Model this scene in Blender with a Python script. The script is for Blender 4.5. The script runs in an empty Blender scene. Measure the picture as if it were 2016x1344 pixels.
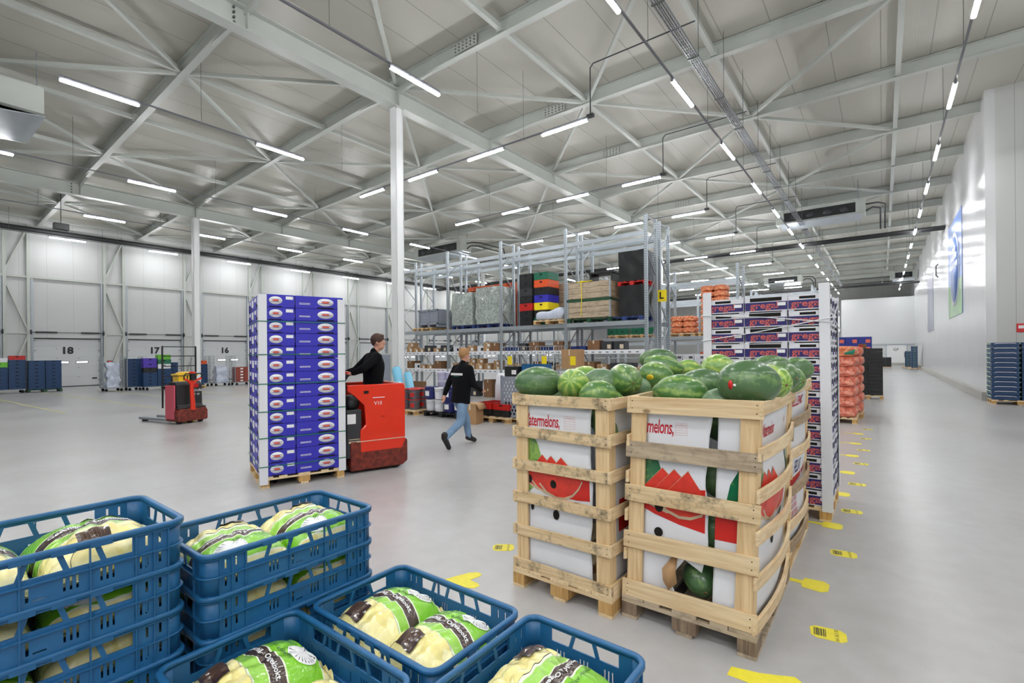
import bpy, bmesh, math, random
from mathutils import Vector, Matrix, noise
random.seed(11)
S = bpy.context.scene
COL = S.collection
PI = math.pi

# ---------------------------------------------------------------- camera
FPX = 950.0
THETA = math.atan(730.0 / FPX)
cam = bpy.data.cameras.new('camera')
cam.sensor_width = 36.0
cam.lens = FPX / 2016.0 * 36.0
cam.shift_y = 23.0 / 2016.0
cam.clip_end = 200
cam.clip_start = 0.05
camo = bpy.data.objects.new('camera', cam)
COL.objects.link(camo)
camo.matrix_world = (Matrix.Translation((0, 0, 1.72)) @ Matrix.Rotation(THETA, 4, 'Z')
                     @ Matrix.Rotation(PI / 2, 4, 'X') @ Matrix.Rotation(math.radians(-0.5), 4, 'Z'))
S.camera = camo

# ---------------------------------------------------------------- world, exposure
w = bpy.data.worlds.new('world')
S.world = w
w.use_nodes = True
w.node_tree.nodes['Background'].inputs[0].default_value = (0.9, 0.95, 1.0, 1)
w.node_tree.nodes['Background'].inputs[1].default_value = 0.6
S.view_settings.view_transform = 'Standard'
S.view_settings.look = 'None'
S.view_settings.exposure = 0.0
S.view_settings.gamma = 1.0
S.view_settings.use_curve_mapping = False
LAMP = 117.0         # radiance of the LED battens

# ---------------------------------------------------------------- helpers
ORD = ['first', 'second', 'third', 'fourth', 'fifth', 'sixth', 'seventh', 'eighth', 'ninth', 'tenth', 'eleventh',
       'twelfth', 'thirteenth', 'fourteenth', 'fifteenth', 'sixteenth', 'seventeenth', 'eighteenth', 'nineteenth',
       'twentieth', 'twenty-first', 'twenty-second', 'twenty-third', 'twenty-fourth', 'twenty-fifth', 'twenty-sixth']


def lin(c):
    def f(v):
        v = v / 255.0
        return v / 12.92 if v <= 0.04045 else ((v + 0.055) / 1.055) ** 2.4
    return (f(c[0]), f(c[1]), f(c[2]), 1.0)


def tag(o, label=None, cat=None, group=None, kind=None):
    if label: o['label'] = label
    if cat: o['category'] = cat
    if group: o['group'] = group
    if kind: o['kind'] = kind
    return o


def thing(name, label, cat, loc=(0, 0, 0), rz=0.0, group=None):
    o = bpy.data.objects.new(name, None)
    o.empty_display_size = 0.1
    COL.objects.link(o)
    o.location = loc
    o.rotation_euler = (0, 0, rz)
    return tag(o, label, cat, group)


KIDS = {}


def children(o):
    return KIDS.get(o.name, [])


def reg(child, parent):
    child.parent = parent
    KIDS.setdefault(parent.name, []).append(child)


def copy_tree(o, parent=None, loc=None, rot=None, label=None, group=None, scale=None):
    c = o.copy()
    COL.objects.link(c)
    if parent is not None:
        reg(c, parent)
    if loc is not None: c.location = loc
    if rot is not None: c.rotation_euler = rot if not isinstance(rot, (int, float)) else (0, 0, rot)
    if scale is not None: c.scale = scale
    if label: c['label'] = label
    if group: c['group'] = group
    for ch in list(children(o)):
        copy_tree(ch, c)
    return c


class MB:
    def __init__(s):
        s.v = []; s.f = []; s.mi = []; s.m = 0; s.T = Matrix.Identity(4); s.flat = []; s.sm = True

    def add(s, vs, fs, T=None, flat=False):
        b = len(s.v)
        M = s.T if T is None else s.T @ T
        s.v += [tuple(M @ Vector(p)) for p in vs]
        for f in fs:
            s.f.append([b + i for i in f]); s.mi.append(s.m); s.flat.append(flat)
        return s

    def box(s, x0, x1, y0, y1, z0, z1, T=None):
        if x0 > x1: x0, x1 = x1, x0
        if y0 > y1: y0, y1 = y1, y0
        if z0 > z1: z0, z1 = z1, z0
        vs = [(x0, y0, z0), (x1, y0, z0), (x1, y1, z0), (x0, y1, z0), (x0, y0, z1), (x1, y0, z1), (x1, y1, z1), (x0, y1, z1)]
        fs = [(0, 3, 2, 1), (4, 5, 6, 7), (0, 1, 5, 4), (1, 2, 6, 5), (2, 3, 7, 6), (3, 0, 4, 7)]
        return s.add(vs, fs, T, True)

    def bar(s, p, q, w, h, up=(0, 0, 1)):
        p = Vector(p); q = Vector(q); d = q - p; L = d.length
        if L < 1e-6: return s
        z = d / L; u = Vector(up)
        if abs(z.dot(u)) > 0.98: u = Vector((1, 0, 0))
        x = u.cross(z).normalized(); y = z.cross(x)
        R = Matrix(((x.x, y.x, z.x, p.x), (x.y, y.y, z.y, p.y), (x.z, y.z, z.z, p.z), (0, 0, 0, 1)))
        return s.box(-w / 2, w / 2, -h / 2, h / 2, 0, L, R)

    def ibeam(s, p, q, w, h, t=0.02, up=(0, 0, 1)):
        p = Vector(p); q = Vector(q); u = Vector(up)
        s.bar(p + u * (h / 2 - t / 2), q + u * (h / 2 - t / 2), w, t, up)
        s.bar(p - u * (h / 2 - t / 2), q - u * (h / 2 - t / 2), w, t, up)
        s.bar(p, q, t * 0.8, h - 2 * t, up)
        return s

    def tube(s, pts, r, n=8, caps=True):
        pts = [Vector(p) for p in pts]
        vs = []; fs = []
        prev = None
        for i, p in enumerate(pts):
            if i == 0: d = pts[1] - p
            elif i == len(pts) - 1: d = p - pts[i - 1]
            else: d = (pts[i + 1] - p).normalized() + (p - pts[i - 1]).normalized()
            d.normalize()
            if prev is None:
                a = Vector((0, 0, 1)) if abs(d.z) < 0.9 else Vector((1, 0, 0))
                x = a.cross(d).normalized()
            else:
                x = (prev - d * prev.dot(d)).normalized()
            prev = x; y = d.cross(x)
            rr = r[i] if isinstance(r, (list, tuple)) else r
            for k in range(n):
                a = 2 * PI * k / n
                vs.append(p + x * math.cos(a) * rr + y * math.sin(a) * rr)
        for i in range(len(pts) - 1):
            for k in range(n):
                k2 = (k + 1) % n
                fs.append((i * n + k, i * n + k2, (i + 1) * n + k2, (i + 1) * n + k))
        s.add([tuple(v) for v in vs], fs)
        if caps:
            m = len(pts) - 1
            s.add([tuple(v) for v in vs[:n]], [tuple(range(n - 1, -1, -1))], None, True)
            s.add([tuple(v) for v in vs[m * n:]], [tuple(range(n))], None, True)
        return s

    def lathe(s, prof, n=20, T=None):
        vs = []; fs = []
        for r, z in prof:
            for k in range(n):
                a = 2 * PI * k / n
                vs.append((r * math.cos(a), r * math.sin(a), z))
        for i in range(len(prof) - 1):
            for k in range(n):
                k2 = (k + 1) % n
                fs.append((i * n + k, i * n + k2, (i + 1) * n + k2, (i + 1) * n + k))
        s.add(vs, fs, T)
        return s

    def ell(s, c, r, nu=16, nv=10, T=None):
        vs = [(c[0], c[1], c[2] - r[2])]; fs = []
        for j in range(1, nv):
            ph = -PI / 2 + PI * j / nv
            for i in range(nu):
                a = 2 * PI * i / nu
                vs.append((c[0] + r[0] * math.cos(ph) * math.cos(a), c[1] + r[1] * math.cos(ph) * math.sin(a), c[2] + r[2] * math.sin(ph)))
        vs.append((c[0], c[1], c[2] + r[2]))
        for i in range(nu):
            fs.append((0, 1 + (i + 1) % nu, 1 + i))
            fs.append((len(vs) - 1, 1 + (nv - 2) * nu + i, 1 + (nv - 2) * nu + (i + 1) % nu))
        for j in range(nv - 2):
            for i in range(nu):
                a = 1 + j * nu + i; b = 1 + j * nu + (i + 1) % nu
                fs.append((a, b, b + nu, a + nu))
        return s.add(vs, fs, T)

    def extr(s, poly, t, T=None):
        n = len(poly)
        vs = [(x, y, -t / 2) for x, y in poly] + [(x, y, t / 2) for x, y in poly]
        fs = [tuple(range(n - 1, -1, -1)), tuple(range(n, 2 * n))]
        for i in range(n):
            j = (i + 1) % n
            fs.append((i, j, n + j, n + i))
        return s.add(vs, fs, T, True)

    def flatpoly(s, poly, T=None, fmap=None, z=0.0, div=0):
        bm = bmesh.new()
        bm.faces.new([bm.verts.new((x, y, 0)) for x, y in poly])
        bmesh.ops.triangulate(bm, faces=bm.faces[:])
        for _ in range(div):
            bmesh.ops.subdivide_edges(bm, edges=bm.edges[:], cuts=1, use_grid_fill=True)
        bm.verts.index_update()
        if fmap: vs = [fmap(v.co.x, v.co.y, z) for v in bm.verts]
        else: vs = [(v.co.x, v.co.y, z) for v in bm.verts]
        fs = [[v.index for v in f.verts] for f in bm.faces]
        bm.free()
        return s.add(vs, fs, T, True)

    def grid(s, nu, nv, fn, T=None):
        vs = [fn(i / nu, j / nv) for j in range(nv + 1) for i in range(nu + 1)]
        fs = [(j * (nu + 1) + i, j * (nu + 1) + i + 1, (j + 1) * (nu + 1) + i + 1, (j + 1) * (nu + 1) + i) for j in range(nv) for i in range(nu)]
        return s.add(vs, fs, T)

    def mesh_in(s, me, T=None, fmap=None, flat=True):
        vs = [fmap(v.co.x, v.co.y, v.co.z) if fmap else tuple(v.co) for v in me.vertices]
        return s.add(vs, [list(p.vertices) for p in me.polygons], T, flat)

    def build(s, name, mats, parent=None, bevel=0.0, smooth=True):
        me = bpy.data.meshes.new(name)
        me.from_pydata(s.v, [], s.f)
        if not isinstance(mats, (list, tuple)): mats = [mats]
        for m in mats: me.materials.append(m)
        me.polygons.foreach_set('material_index', s.mi)
        me.polygons.foreach_set('use_smooth', [smooth and not fl for fl in s.flat])
        me.update()
        o = bpy.data.objects.new(name, me)
        COL.objects.link(o)
        if parent is not None: reg(o, parent)
        if bevel > 0:
            b = o.modifiers.new('bevel', 'BEVEL')
            b.width = bevel; b.segments = 2; b.limit_method = 'ANGLE'
            b.use_clamp_overlap = True
        return o


def struct(o):
    o['kind'] = 'structure'
    return o


_txt = {}


def text_mesh(st, size=1.0, ext=0.0, shear=0.0, align='CENTER', space=1.0, offset=0.0):
    key = (st, size, ext, shear, align, space, offset)
    if key in _txt: return _txt[key]
    c = bpy.data.curves.new('t', 'FONT')
    c.body = st; c.size = size; c.extrude = ext; c.shear = shear; c.align_x = align; c.align_y = 'CENTER'
    c.space_character = space; c.resolution_u = 2; c.offset = offset
    ob = bpy.data.objects.new('t', c)
    me = bpy.data.meshes.new_from_object(ob)
    bpy.data.objects.remove(ob)
    _txt[key] = me
    return me


def panel_mesh(outer, holes, th):
    c = bpy.data.curves.new('p', 'CURVE')
    c.dimensions = '2D'; c.fill_mode = 'BOTH'; c.extrude = th / 2
    for poly in [outer] + holes:
        sp = c.splines.new('POLY'); sp.points.add(len(poly) - 1)
        for i, (x, y) in enumerate(poly): sp.points[i].co = (x, y, 0, 1)
        sp.use_cyclic_u = True
    ob = bpy.data.objects.new('p', c)
    me = bpy.data.meshes.new_from_object(ob)
    bpy.data.objects.remove(ob)
    return me


def RX(a): return Matrix.Rotation(a, 4, 'X')
def RY(a): return Matrix.Rotation(a, 4, 'Y')
def RZ(a): return Matrix.Rotation(a, 4, 'Z')
def TR(x, y, z): return Matrix.Translation((x, y, z))


# frames for putting a flat drawing (x right, y up) on a vertical face
FRONT = RX(PI / 2)                      # faces -Y, x -> +X, y -> +Z
RIGHT = RZ(PI / 2) @ RX(PI / 2)         # faces +X, x -> +Y, y -> +Z
LEFTF = RZ(-PI / 2) @ RX(PI / 2)        # faces -X, x -> -Y
BACKF = RZ(PI) @ RX(PI / 2)             # faces +Y
# ---------------------------------------------------------------- materials
def newmat(name):
    m = bpy.data.materials.new(name); m.use_nodes = True
    nt = m.node_tree
    return m, nt, nt.nodes['Principled BSDF']


def P(name, c, rough=0.5, metal=0.0, var=0.0, scale=5.0, stretch=(1, 1, 1), bump=0.0, bscale=40.0, coat=0.0, spec=0.5,
      alpha=1.0, trans=0.0, detail=4.0, rvar=0.0):
    m, nt, b = newmat(name)
    c = lin(c)
    b.inputs['Base Color'].default_value = c
    b.inputs['Roughness'].default_value = rough
    b.inputs['Metallic'].default_value = metal
    b.inputs['Specular IOR Level'].default_value = spec
    b.inputs['Coat Weight'].default_value = coat
    b.inputs['Coat Roughness'].default_value = 0.08
    b.inputs['Alpha'].default_value = alpha
    b.inputs['Transmission Weight'].default_value = trans
    if var > 0 or bump > 0 or rvar > 0:
        tc = nt.nodes.new('ShaderNodeTexCoord'); mp = nt.nodes.new('ShaderNodeMapping')
        nt.links.new(tc.outputs['Object'], mp.inputs[0]); mp.inputs['Scale'].default_value = stretch
    if var > 0 or rvar > 0:
        n = nt.nodes.new('ShaderNodeTexNoise'); n.inputs['Scale'].default_value = scale; n.inputs['Detail'].default_value = detail
        nt.links.new(mp.outputs[0], n.inputs['Vector'])
        if var > 0:
            r = nt.nodes.new('ShaderNodeValToRGB')
            r.color_ramp.elements[0].position = 0.3; r.color_ramp.elements[1].position = 0.7
            r.color_ramp.elements[0].color = tuple(v * (1 - var) for v in c[:3]) + (1,)
            r.color_ramp.elements[1].color = tuple(min(1, v * (1 + var)) for v in c[:3]) + (1,)
            nt.links.new(n.outputs['Fac'], r.inputs[0]); nt.links.new(r.outputs[0], b.inputs['Base Color'])
        if rvar > 0:
            mr = nt.nodes.new('ShaderNodeMapRange')
            mr.inputs['To Min'].default_value = max(0, rough - rvar); mr.inputs['To Max'].default_value = rough + rvar
            nt.links.new(n.outputs['Fac'], mr.inputs[0]); nt.links.new(mr.outputs[0], b.inputs['Roughness'])
    if bump > 0:
        n2 = nt.nodes.new('ShaderNodeTexNoise'); n2.inputs['Scale'].default_value = bscale; n2.inputs['Detail'].default_value = 3
        nt.links.new(mp.outputs[0], n2.inputs['Vector'])
        bp = nt.nodes.new('ShaderNodeBump'); bp.inputs['Strength'].default_value = bump; bp.inputs['Distance'].default_value = 0.01
        nt.links.new(n2.outputs['Fac'], bp.inputs['Height']); nt.links.new(bp.outputs[0], b.inputs['Normal'])
    return m


def node(nt, t, **kw):
    n = nt.nodes.new(t)
    for k, v in kw.items(): setattr(n, k, v)
    return n


def mathn(nt, op, a, b=None, c=None):
    n = nt.nodes.new('ShaderNodeMath'); n.operation = op
    for i, v in enumerate((a, b, c)):
        if v is None: continue
        if isinstance(v, (int, float)): n.inputs[i].default_value = v
        else: nt.links.new(v, n.inputs[i])
    return n.outputs[0]


def panel_mat(name, c, axis, pitch, rib, rough, joint=0.72, coat=0.0, ribamp=0.35, wav=0.0, spec=0.5, rf=0.02, ramp=0.001):
    """sandwich panels: joints every `pitch` metres along `axis`, fine micro ribs every `rib` metres"""
    m, nt, b = newmat(name)
    cc = lin(c)
    tc = node(nt, 'ShaderNodeTexCoord'); sp = node(nt, 'ShaderNodeSeparateXYZ')
    nt.links.new(tc.outputs['Object'], sp.inputs[0])
    x = sp.outputs[axis]
    fr = mathn(nt, 'FRACT', mathn(nt, 'DIVIDE', x, pitch))
    j = mathn(nt, 'LESS_THAN', fr, rf / pitch)
    mix = node(nt, 'ShaderNodeMix', data_type='RGBA')
    mix.inputs['A'].default_value = cc
    mix.inputs['B'].default_value = tuple(v * joint for v in cc[:3]) + (1,)
    nt.links.new(j, mix.inputs['Factor'])
    no = node(nt, 'ShaderNodeTexNoise'); no.inputs['Scale'].default_value = 0.5
    nt.links.new(tc.outputs['Object'], no.inputs['Vector'])
    mr = node(nt, 'ShaderNodeMapRange'); mr.inputs['To Min'].default_value = 0.95; mr.inputs['To Max'].default_value = 1.04
    nt.links.new(no.outputs['Fac'], mr.inputs[0])
    mul = node(nt, 'ShaderNodeMix', data_type='RGBA', blend_type='MULTIPLY'); mul.inputs['Factor'].default_value = 1
    nt.links.new(mix.outputs['Result'], mul.inputs['A']); nt.links.new(mr.outputs[0], mul.inputs['B'])
    nt.links.new(mul.outputs['Result'], b.inputs['Base Color'])
    b.inputs['Roughness'].default_value = rough
    b.inputs['Coat Weight'].default_value = coat; b.inputs['Coat Roughness'].default_value = 0.2
    b.inputs['Specular IOR Level'].default_value = spec
    rb = mathn(nt, 'SINE', mathn(nt, 'MULTIPLY', x, 2 * PI / rib))
    h = mathn(nt, 'SUBTRACT', mathn(nt, 'MULTIPLY', rb, ramp), mathn(nt, 'MULTIPLY', j, 0.01))
    if wav > 0:
        n2 = node(nt, 'ShaderNodeTexNoise'); n2.inputs['Scale'].default_value = 0.9; n2.inputs['Detail'].default_value = 1
        nt.links.new(tc.outputs['Object'], n2.inputs['Vector'])
        h = mathn(nt, 'ADD', h, mathn(nt, 'MULTIPLY', n2.outputs['Fac'], wav))
    bp = node(nt, 'ShaderNodeBump'); bp.inputs['Strength'].default_value = ribamp; bp.inputs['Distance'].default_value = 1.0
    nt.links.new(h, bp.inputs['Height']); nt.links.new(bp.outputs[0], b.inputs['Normal'])
    return m


def emis_mat(name, c, strength):
    m, nt, b = newmat(name)
    b.inputs['Base Color'].default_value = (0.9, 0.9, 0.9, 1)
    b.inputs['Emission Color'].default_value = tuple(c) + (1,)
    b.inputs['Emission Strength'].default_value = strength
    return m


def floor_mat():
    m, nt, b = newmat('polished_concrete')
    tc = node(nt, 'ShaderNodeTexCoord')
    n1 = node(nt, 'ShaderNodeTexNoise'); n1.inputs['Scale'].default_value = 0.55; n1.inputs['Detail'].default_value = 8; n1.inputs['Roughness'].default_value = 0.62
    mp = node(nt, 'ShaderNodeMapping'); mp.inputs['Scale'].default_value = (1.0, 0.55, 1); mp.inputs['Rotation'].default_value = (0, 0, 0.3)
    n2 = node(nt, 'ShaderNodeTexNoise'); n2.inputs['Scale'].default_value = 5; n2.inputs['Detail'].default_value = 6
    nt.links.new(tc.outputs['Object'], mp.inputs[0]); nt.links.new(mp.outputs[0], n1.inputs['Vector']); nt.links.new(tc.outputs['Object'], n2.inputs['Vector'])
    s = mathn(nt, 'ADD', mathn(nt, 'MULTIPLY', n1.outputs['Fac'], 0.7), mathn(nt, 'MULTIPLY', n2.outputs['Fac'], 0.3))
    r = node(nt, 'ShaderNodeValToRGB')
    r.color_ramp.elements[0].position = 0.33; r.color_ramp.elements[1].position = 0.66
    r.color_ramp.elements[0].color = lin((164, 162, 160)); r.color_ramp.elements[1].color = lin((188, 187, 188))
    nt.links.new(s, r.inputs[0])
    # scattered small dark scuffs
    n3 = node(nt, 'ShaderNodeTexNoise'); n3.inputs['Scale'].default_value = 14; n3.inputs['Detail'].default_value = 4; n3.inputs['Roughness'].default_value = 0.75
    nt.links.new(mp.outputs[0], n3.inputs['Vector'])
    g = node(nt, 'ShaderNodeMapRange'); g.inputs['From Min'].default_value = 0.66; g.inputs['From Max'].default_value = 0.8; g.inputs['To Max'].default_value = 0.45
    nt.links.new(n3.outputs['Fac'], g.inputs[0])
    mx = node(nt, 'ShaderNodeMix', data_type='RGBA'); mx.inputs['B'].default_value = lin((95, 93, 92))
    nt.links.new(g.outputs[0], mx.inputs['Factor']); nt.links.new(r.outputs[0], mx.inputs['A'])
    nt.links.new(mx.outputs['Result'], b.inputs['Base Color'])
    mr = node(nt, 'ShaderNodeMapRange'); mr.inputs['To Min'].default_value = 0.2; mr.inputs['To Max'].default_value = 0.42
    nt.links.new(s, mr.inputs[0]); nt.links.new(mr.outputs[0], b.inputs['Roughness'])
    bp = node(nt, 'ShaderNodeBump'); bp.inputs['Strength'].default_value = 0.12; bp.inputs['Distance'].default_value = 0.004
    nt.links.new(n2.outputs['Fac'], bp.inputs['Height']); nt.links.new(bp.outputs[0], b.inputs['Normal'])
    return m


def wood_mat(name, c1, c2, stain=0.0, axis=0):
    m, nt, b = newmat(name)
    tc = node(nt, 'ShaderNodeTexCoord'); oi = node(nt, 'ShaderNodeObjectInfo')
    ad = node(nt, 'ShaderNodeVectorMath', operation='ADD')
    sc = node(nt, 'ShaderNodeVectorMath', operation='SCALE'); sc.inputs['Scale'].default_value = 13.0
    cb = node(nt, 'ShaderNodeCombineXYZ')
    for i in range(3): nt.links.new(oi.outputs['Random'], cb.inputs[i])
    nt.links.new(cb.outputs[0], sc.inputs[0]); nt.links.new(tc.outputs['Object'], ad.inputs[0]); nt.links.new(sc.outputs[0], ad.inputs[1])
    mp = node(nt, 'ShaderNodeMapping')
    s = [26, 26, 26]; s[axis] = 1.6
    mp.inputs['Scale'].default_value = s
    nt.links.new(ad.outputs[0], mp.inputs[0])
    n = node(nt, 'ShaderNodeTexNoise'); n.inputs['Scale'].default_value = 1.6; n.inputs['Detail'].default_value = 6; n.inputs['Distortion'].default_value = 0.6
    nt.links.new(mp.outputs[0], n.inputs['Vector'])
    r = node(nt, 'ShaderNodeValToRGB')
    r.color_ramp.elements[0].position = 0.3; r.color_ramp.elements[1].position = 0.68
    r.color_ramp.elements[0].color = lin(c1); r.color_ramp.elements[1].color = lin(c2)
    nt.links.new(n.outputs['Fac'], r.inputs[0])
    out = r.outputs[0]
    # knots
    vo = node(nt, 'ShaderNodeTexVoronoi'); vo.inputs['Scale'].default_value = 5.5
    mp2 = node(nt, 'ShaderNodeMapping'); mp2.inputs['Scale'].default_value = [1 if i != axis else 0.55 for i in range(3)]
    nt.links.new(ad.outputs[0], mp2.inputs[0]); nt.links.new(mp2.outputs[0], vo.inputs['Vector'])
    k = node(nt, 'ShaderNodeMapRange'); k.inputs['From Min'].default_value = 0.05; k.inputs['From Max'].default_value = 0.1
    k.inputs['To Min'].default_value = 0.75; k.inputs['To Max'].default_value = 0.0
    nt.links.new(vo.outputs['Distance'], k.inputs[0])
    mx = node(nt, 'ShaderNodeMix', data_type='RGBA'); mx.inputs['B'].default_value = lin((112, 78, 45))
    nt.links.new(k.outputs[0], mx.inputs['Factor']); nt.links.new(out, mx.inputs['A']); out = mx.outputs['Result']
    if stain > 0:
        n3 = node(nt, 'ShaderNodeTexNoise'); n3.inputs['Scale'].default_value = 9; n3.inputs['Detail'].default_value = 6; n3.inputs['Roughness'].default_value = 0.7
        nt.links.new(ad.outputs[0], n3.inputs['Vector'])
        g = node(nt, 'ShaderNodeMapRange'); g.inputs['From Min'].default_value = 0.5; g.inputs['From Max'].default_value = 0.68; g.inputs['To Max'].default_value = stain
        nt.links.new(n3.outputs['Fac'], g.inputs[0])
        m2 = node(nt, 'ShaderNodeMix', data_type='RGBA'); m2.inputs['B'].default_value = lin((78, 70, 60))
        nt.links.new(g.outputs[0], m2.inputs['Factor']); nt.links.new(out, m2.inputs['A']); out = m2.outputs['Result']
    nt.links.new(out, b.inputs['Base Color'])
    b.inputs['Roughness'].default_value = 0.75
    bp = node(nt, 'ShaderNodeBump'); bp.inputs['Strength'].default_value = 0.35; bp.inputs['Distance'].default_value = 0.003
    nt.links.new(n.outputs['Fac'], bp.inputs['Height']); nt.links.new(bp.outputs[0], b.inputs['Normal'])
    return m


def melon_mat(name, dark, light, stripes, amt, mott, seed=0.0, rough=0.28):
    """stripes run from end to end round the long (local x) axis"""
    m, nt, b = newmat(name)
    tc = node(nt, 'ShaderNodeTexCoord'); sp = node(nt, 'ShaderNodeSeparateXYZ')
    nt.links.new(tc.outputs['Object'], sp.inputs[0])
    oi = node(nt, 'ShaderNodeObjectInfo')
    ofs = node(nt, 'ShaderNodeVectorMath', operation='ADD')
    cb = node(nt, 'ShaderNodeCombineXYZ')
    rr = mathn(nt, 'MULTIPLY', oi.outputs['Random'], 37.0)
    for i in range(3): nt.links.new(rr, cb.inputs[i])
    nt.links.new(tc.outputs['Object'], ofs.inputs[0]); nt.links.new(cb.outputs[0], ofs.inputs[1])
    n = node(nt, 'ShaderNodeTexNoise'); n.inputs['Scale'].default_value = 16; n.inputs['Detail'].default_value = 5; n.inputs['Roughness'].default_value = 0.65
    nt.links.new(ofs.outputs[0], n.inputs['Vector'])
    ang = mathn(nt, 'ARCTAN2', sp.outputs['Z'], sp.outputs['Y'])
    a = mathn(nt, 'ADD', mathn(nt, 'MULTIPLY', ang, float(stripes)), mathn(nt, 'MULTIPLY', mathn(nt, 'SUBTRACT', n.outputs['Fac'], 0.5), 7.0))
    sn = mathn(nt, 'SINE', mathn(nt, 'ADD', a, rr))
    n2 = node(nt, 'ShaderNodeTexNoise'); n2.inputs['Scale'].default_value = 48; n2.inputs['Detail'].default_value = 3
    nt.links.new(ofs.outputs[0], n2.inputs['Vector'])
    v = mathn(nt, 'ADD', mathn(nt, 'MULTIPLY', sn, 0.5), mathn(nt, 'MULTIPLY', mathn(nt, 'SUBTRACT', n2.outputs['Fac'], 0.5), mott))
    mr = node(nt, 'ShaderNodeMapRange'); mr.inputs['From Min'].default_value = 1.0 - 2 * amt - 0.35 + 0.0; mr.inputs['From Max'].default_value = 1.0 - amt
    nt.links.new(v, mr.inputs[0])
    mx = node(nt, 'ShaderNodeMix', data_type='RGBA'); mx.inputs['A'].default_value = lin(dark); mx.inputs['B'].default_value = lin(light)
    nt.links.new(mr.outputs[0], mx.inputs['Factor'])
    # broad paler side
    n4 = node(nt, 'ShaderNodeTexNoise'); n4.inputs['Scale'].default_value = 4; n4.inputs['Detail'].default_value = 1
    nt.links.new(ofs.outputs[0], n4.inputs['Vector'])
    f4 = node(nt, 'ShaderNodeMapRange'); f4.inputs['From Min'].default_value = 0.45; f4.inputs['From Max'].default_value = 0.75; f4.inputs['To Max'].default_value = 0.4
    nt.links.new(n4.outputs['Fac'], f4.inputs[0])
    m2 = node(nt, 'ShaderNodeMix', data_type='RGBA'); m2.inputs['B'].default_value = lin((118, 142, 96))
    nt.links.new(f4.outputs[0], m2.inputs['Factor']); nt.links.new(mx.outputs['Result'], m2.inputs['A'])
    nt.links.new(m2.outputs['Result'], b.inputs['Base Color'])
    b.inputs['Roughness'].default_value = rough
    b.inputs['Coat Weight'].default_value = 0.25; b.inputs['Coat Roughness'].default_value = 0.15
    return m


def cell_mat(name, c1, c2, scale, rough=0.45, coat=0.0, edge=(60, 25, 15), bump=1.0, dist=0.02):
    m, nt, b = newmat(name)
    tc = node(nt, 'ShaderNodeTexCoord')
    v = node(nt, 'ShaderNodeTexVoronoi'); v.inputs['Scale'].default_value = scale
    nt.links.new(tc.outputs['Object'], v.inputs['Vector'])
    mx = node(nt, 'ShaderNodeMix', data_type='RGBA'); mx.inputs['A'].default_value = lin(c1); mx.inputs['B'].default_value = lin(c2)
    sp = node(nt, 'ShaderNodeSeparateColor'); nt.links.new(v.outputs['Color'], sp.inputs[0]); nt.links.new(sp.outputs[0], mx.inputs['Factor'])
    n = node(nt, 'ShaderNodeTexNoise'); n.inputs['Scale'].default_value = scale * 9; nt.links.new(tc.outputs['Object'], n.inputs['Vector'])
    m3 = node(nt, 'ShaderNodeMapRange'); m3.inputs['To Min'].default_value = 0.8; m3.inputs['To Max'].default_value = 1.15
    nt.links.new(n.outputs['Fac'], m3.inputs[0])
    mu = node(nt, 'ShaderNodeMix', data_type='RGBA', blend_type='MULTIPLY'); mu.inputs['Factor'].default_value = 1
    nt.links.new(mx.outputs['Result'], mu.inputs['A']); nt.links.new(m3.outputs[0], mu.inputs['B'])
    nt.links.new(mu.outputs['Result'], b.inputs['Base Color'])
    b.inputs['Roughness'].default_value = rough; b.inputs['Coat Weight'].default_value = coat; b.inputs['Coat Roughness'].default_value = 0.12
    bp = node(nt, 'ShaderNodeBump'); bp.inputs['Strength'].default_value = bump; bp.inputs['Distance'].default_value = dist; bp.invert = True
    nt.links.new(v.outputs['Distance'], bp.inputs['Height']); nt.links.new(bp.outputs[0], b.inputs['Normal'])
    return m


def film_mat(name, c, rough=0.15, bscale=18, bump=0.5, var=0.15):
    """crinkled plastic wrap lying tight on something"""
    m = P(name, c, rough=rough, var=var, scale=bscale * 0.6, bump=bump, bscale=bscale, coat=1.0)
    m.node_tree.nodes['Principled BSDF'].inputs['Coat Roughness'].default_value = 0.1
    return m


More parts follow.
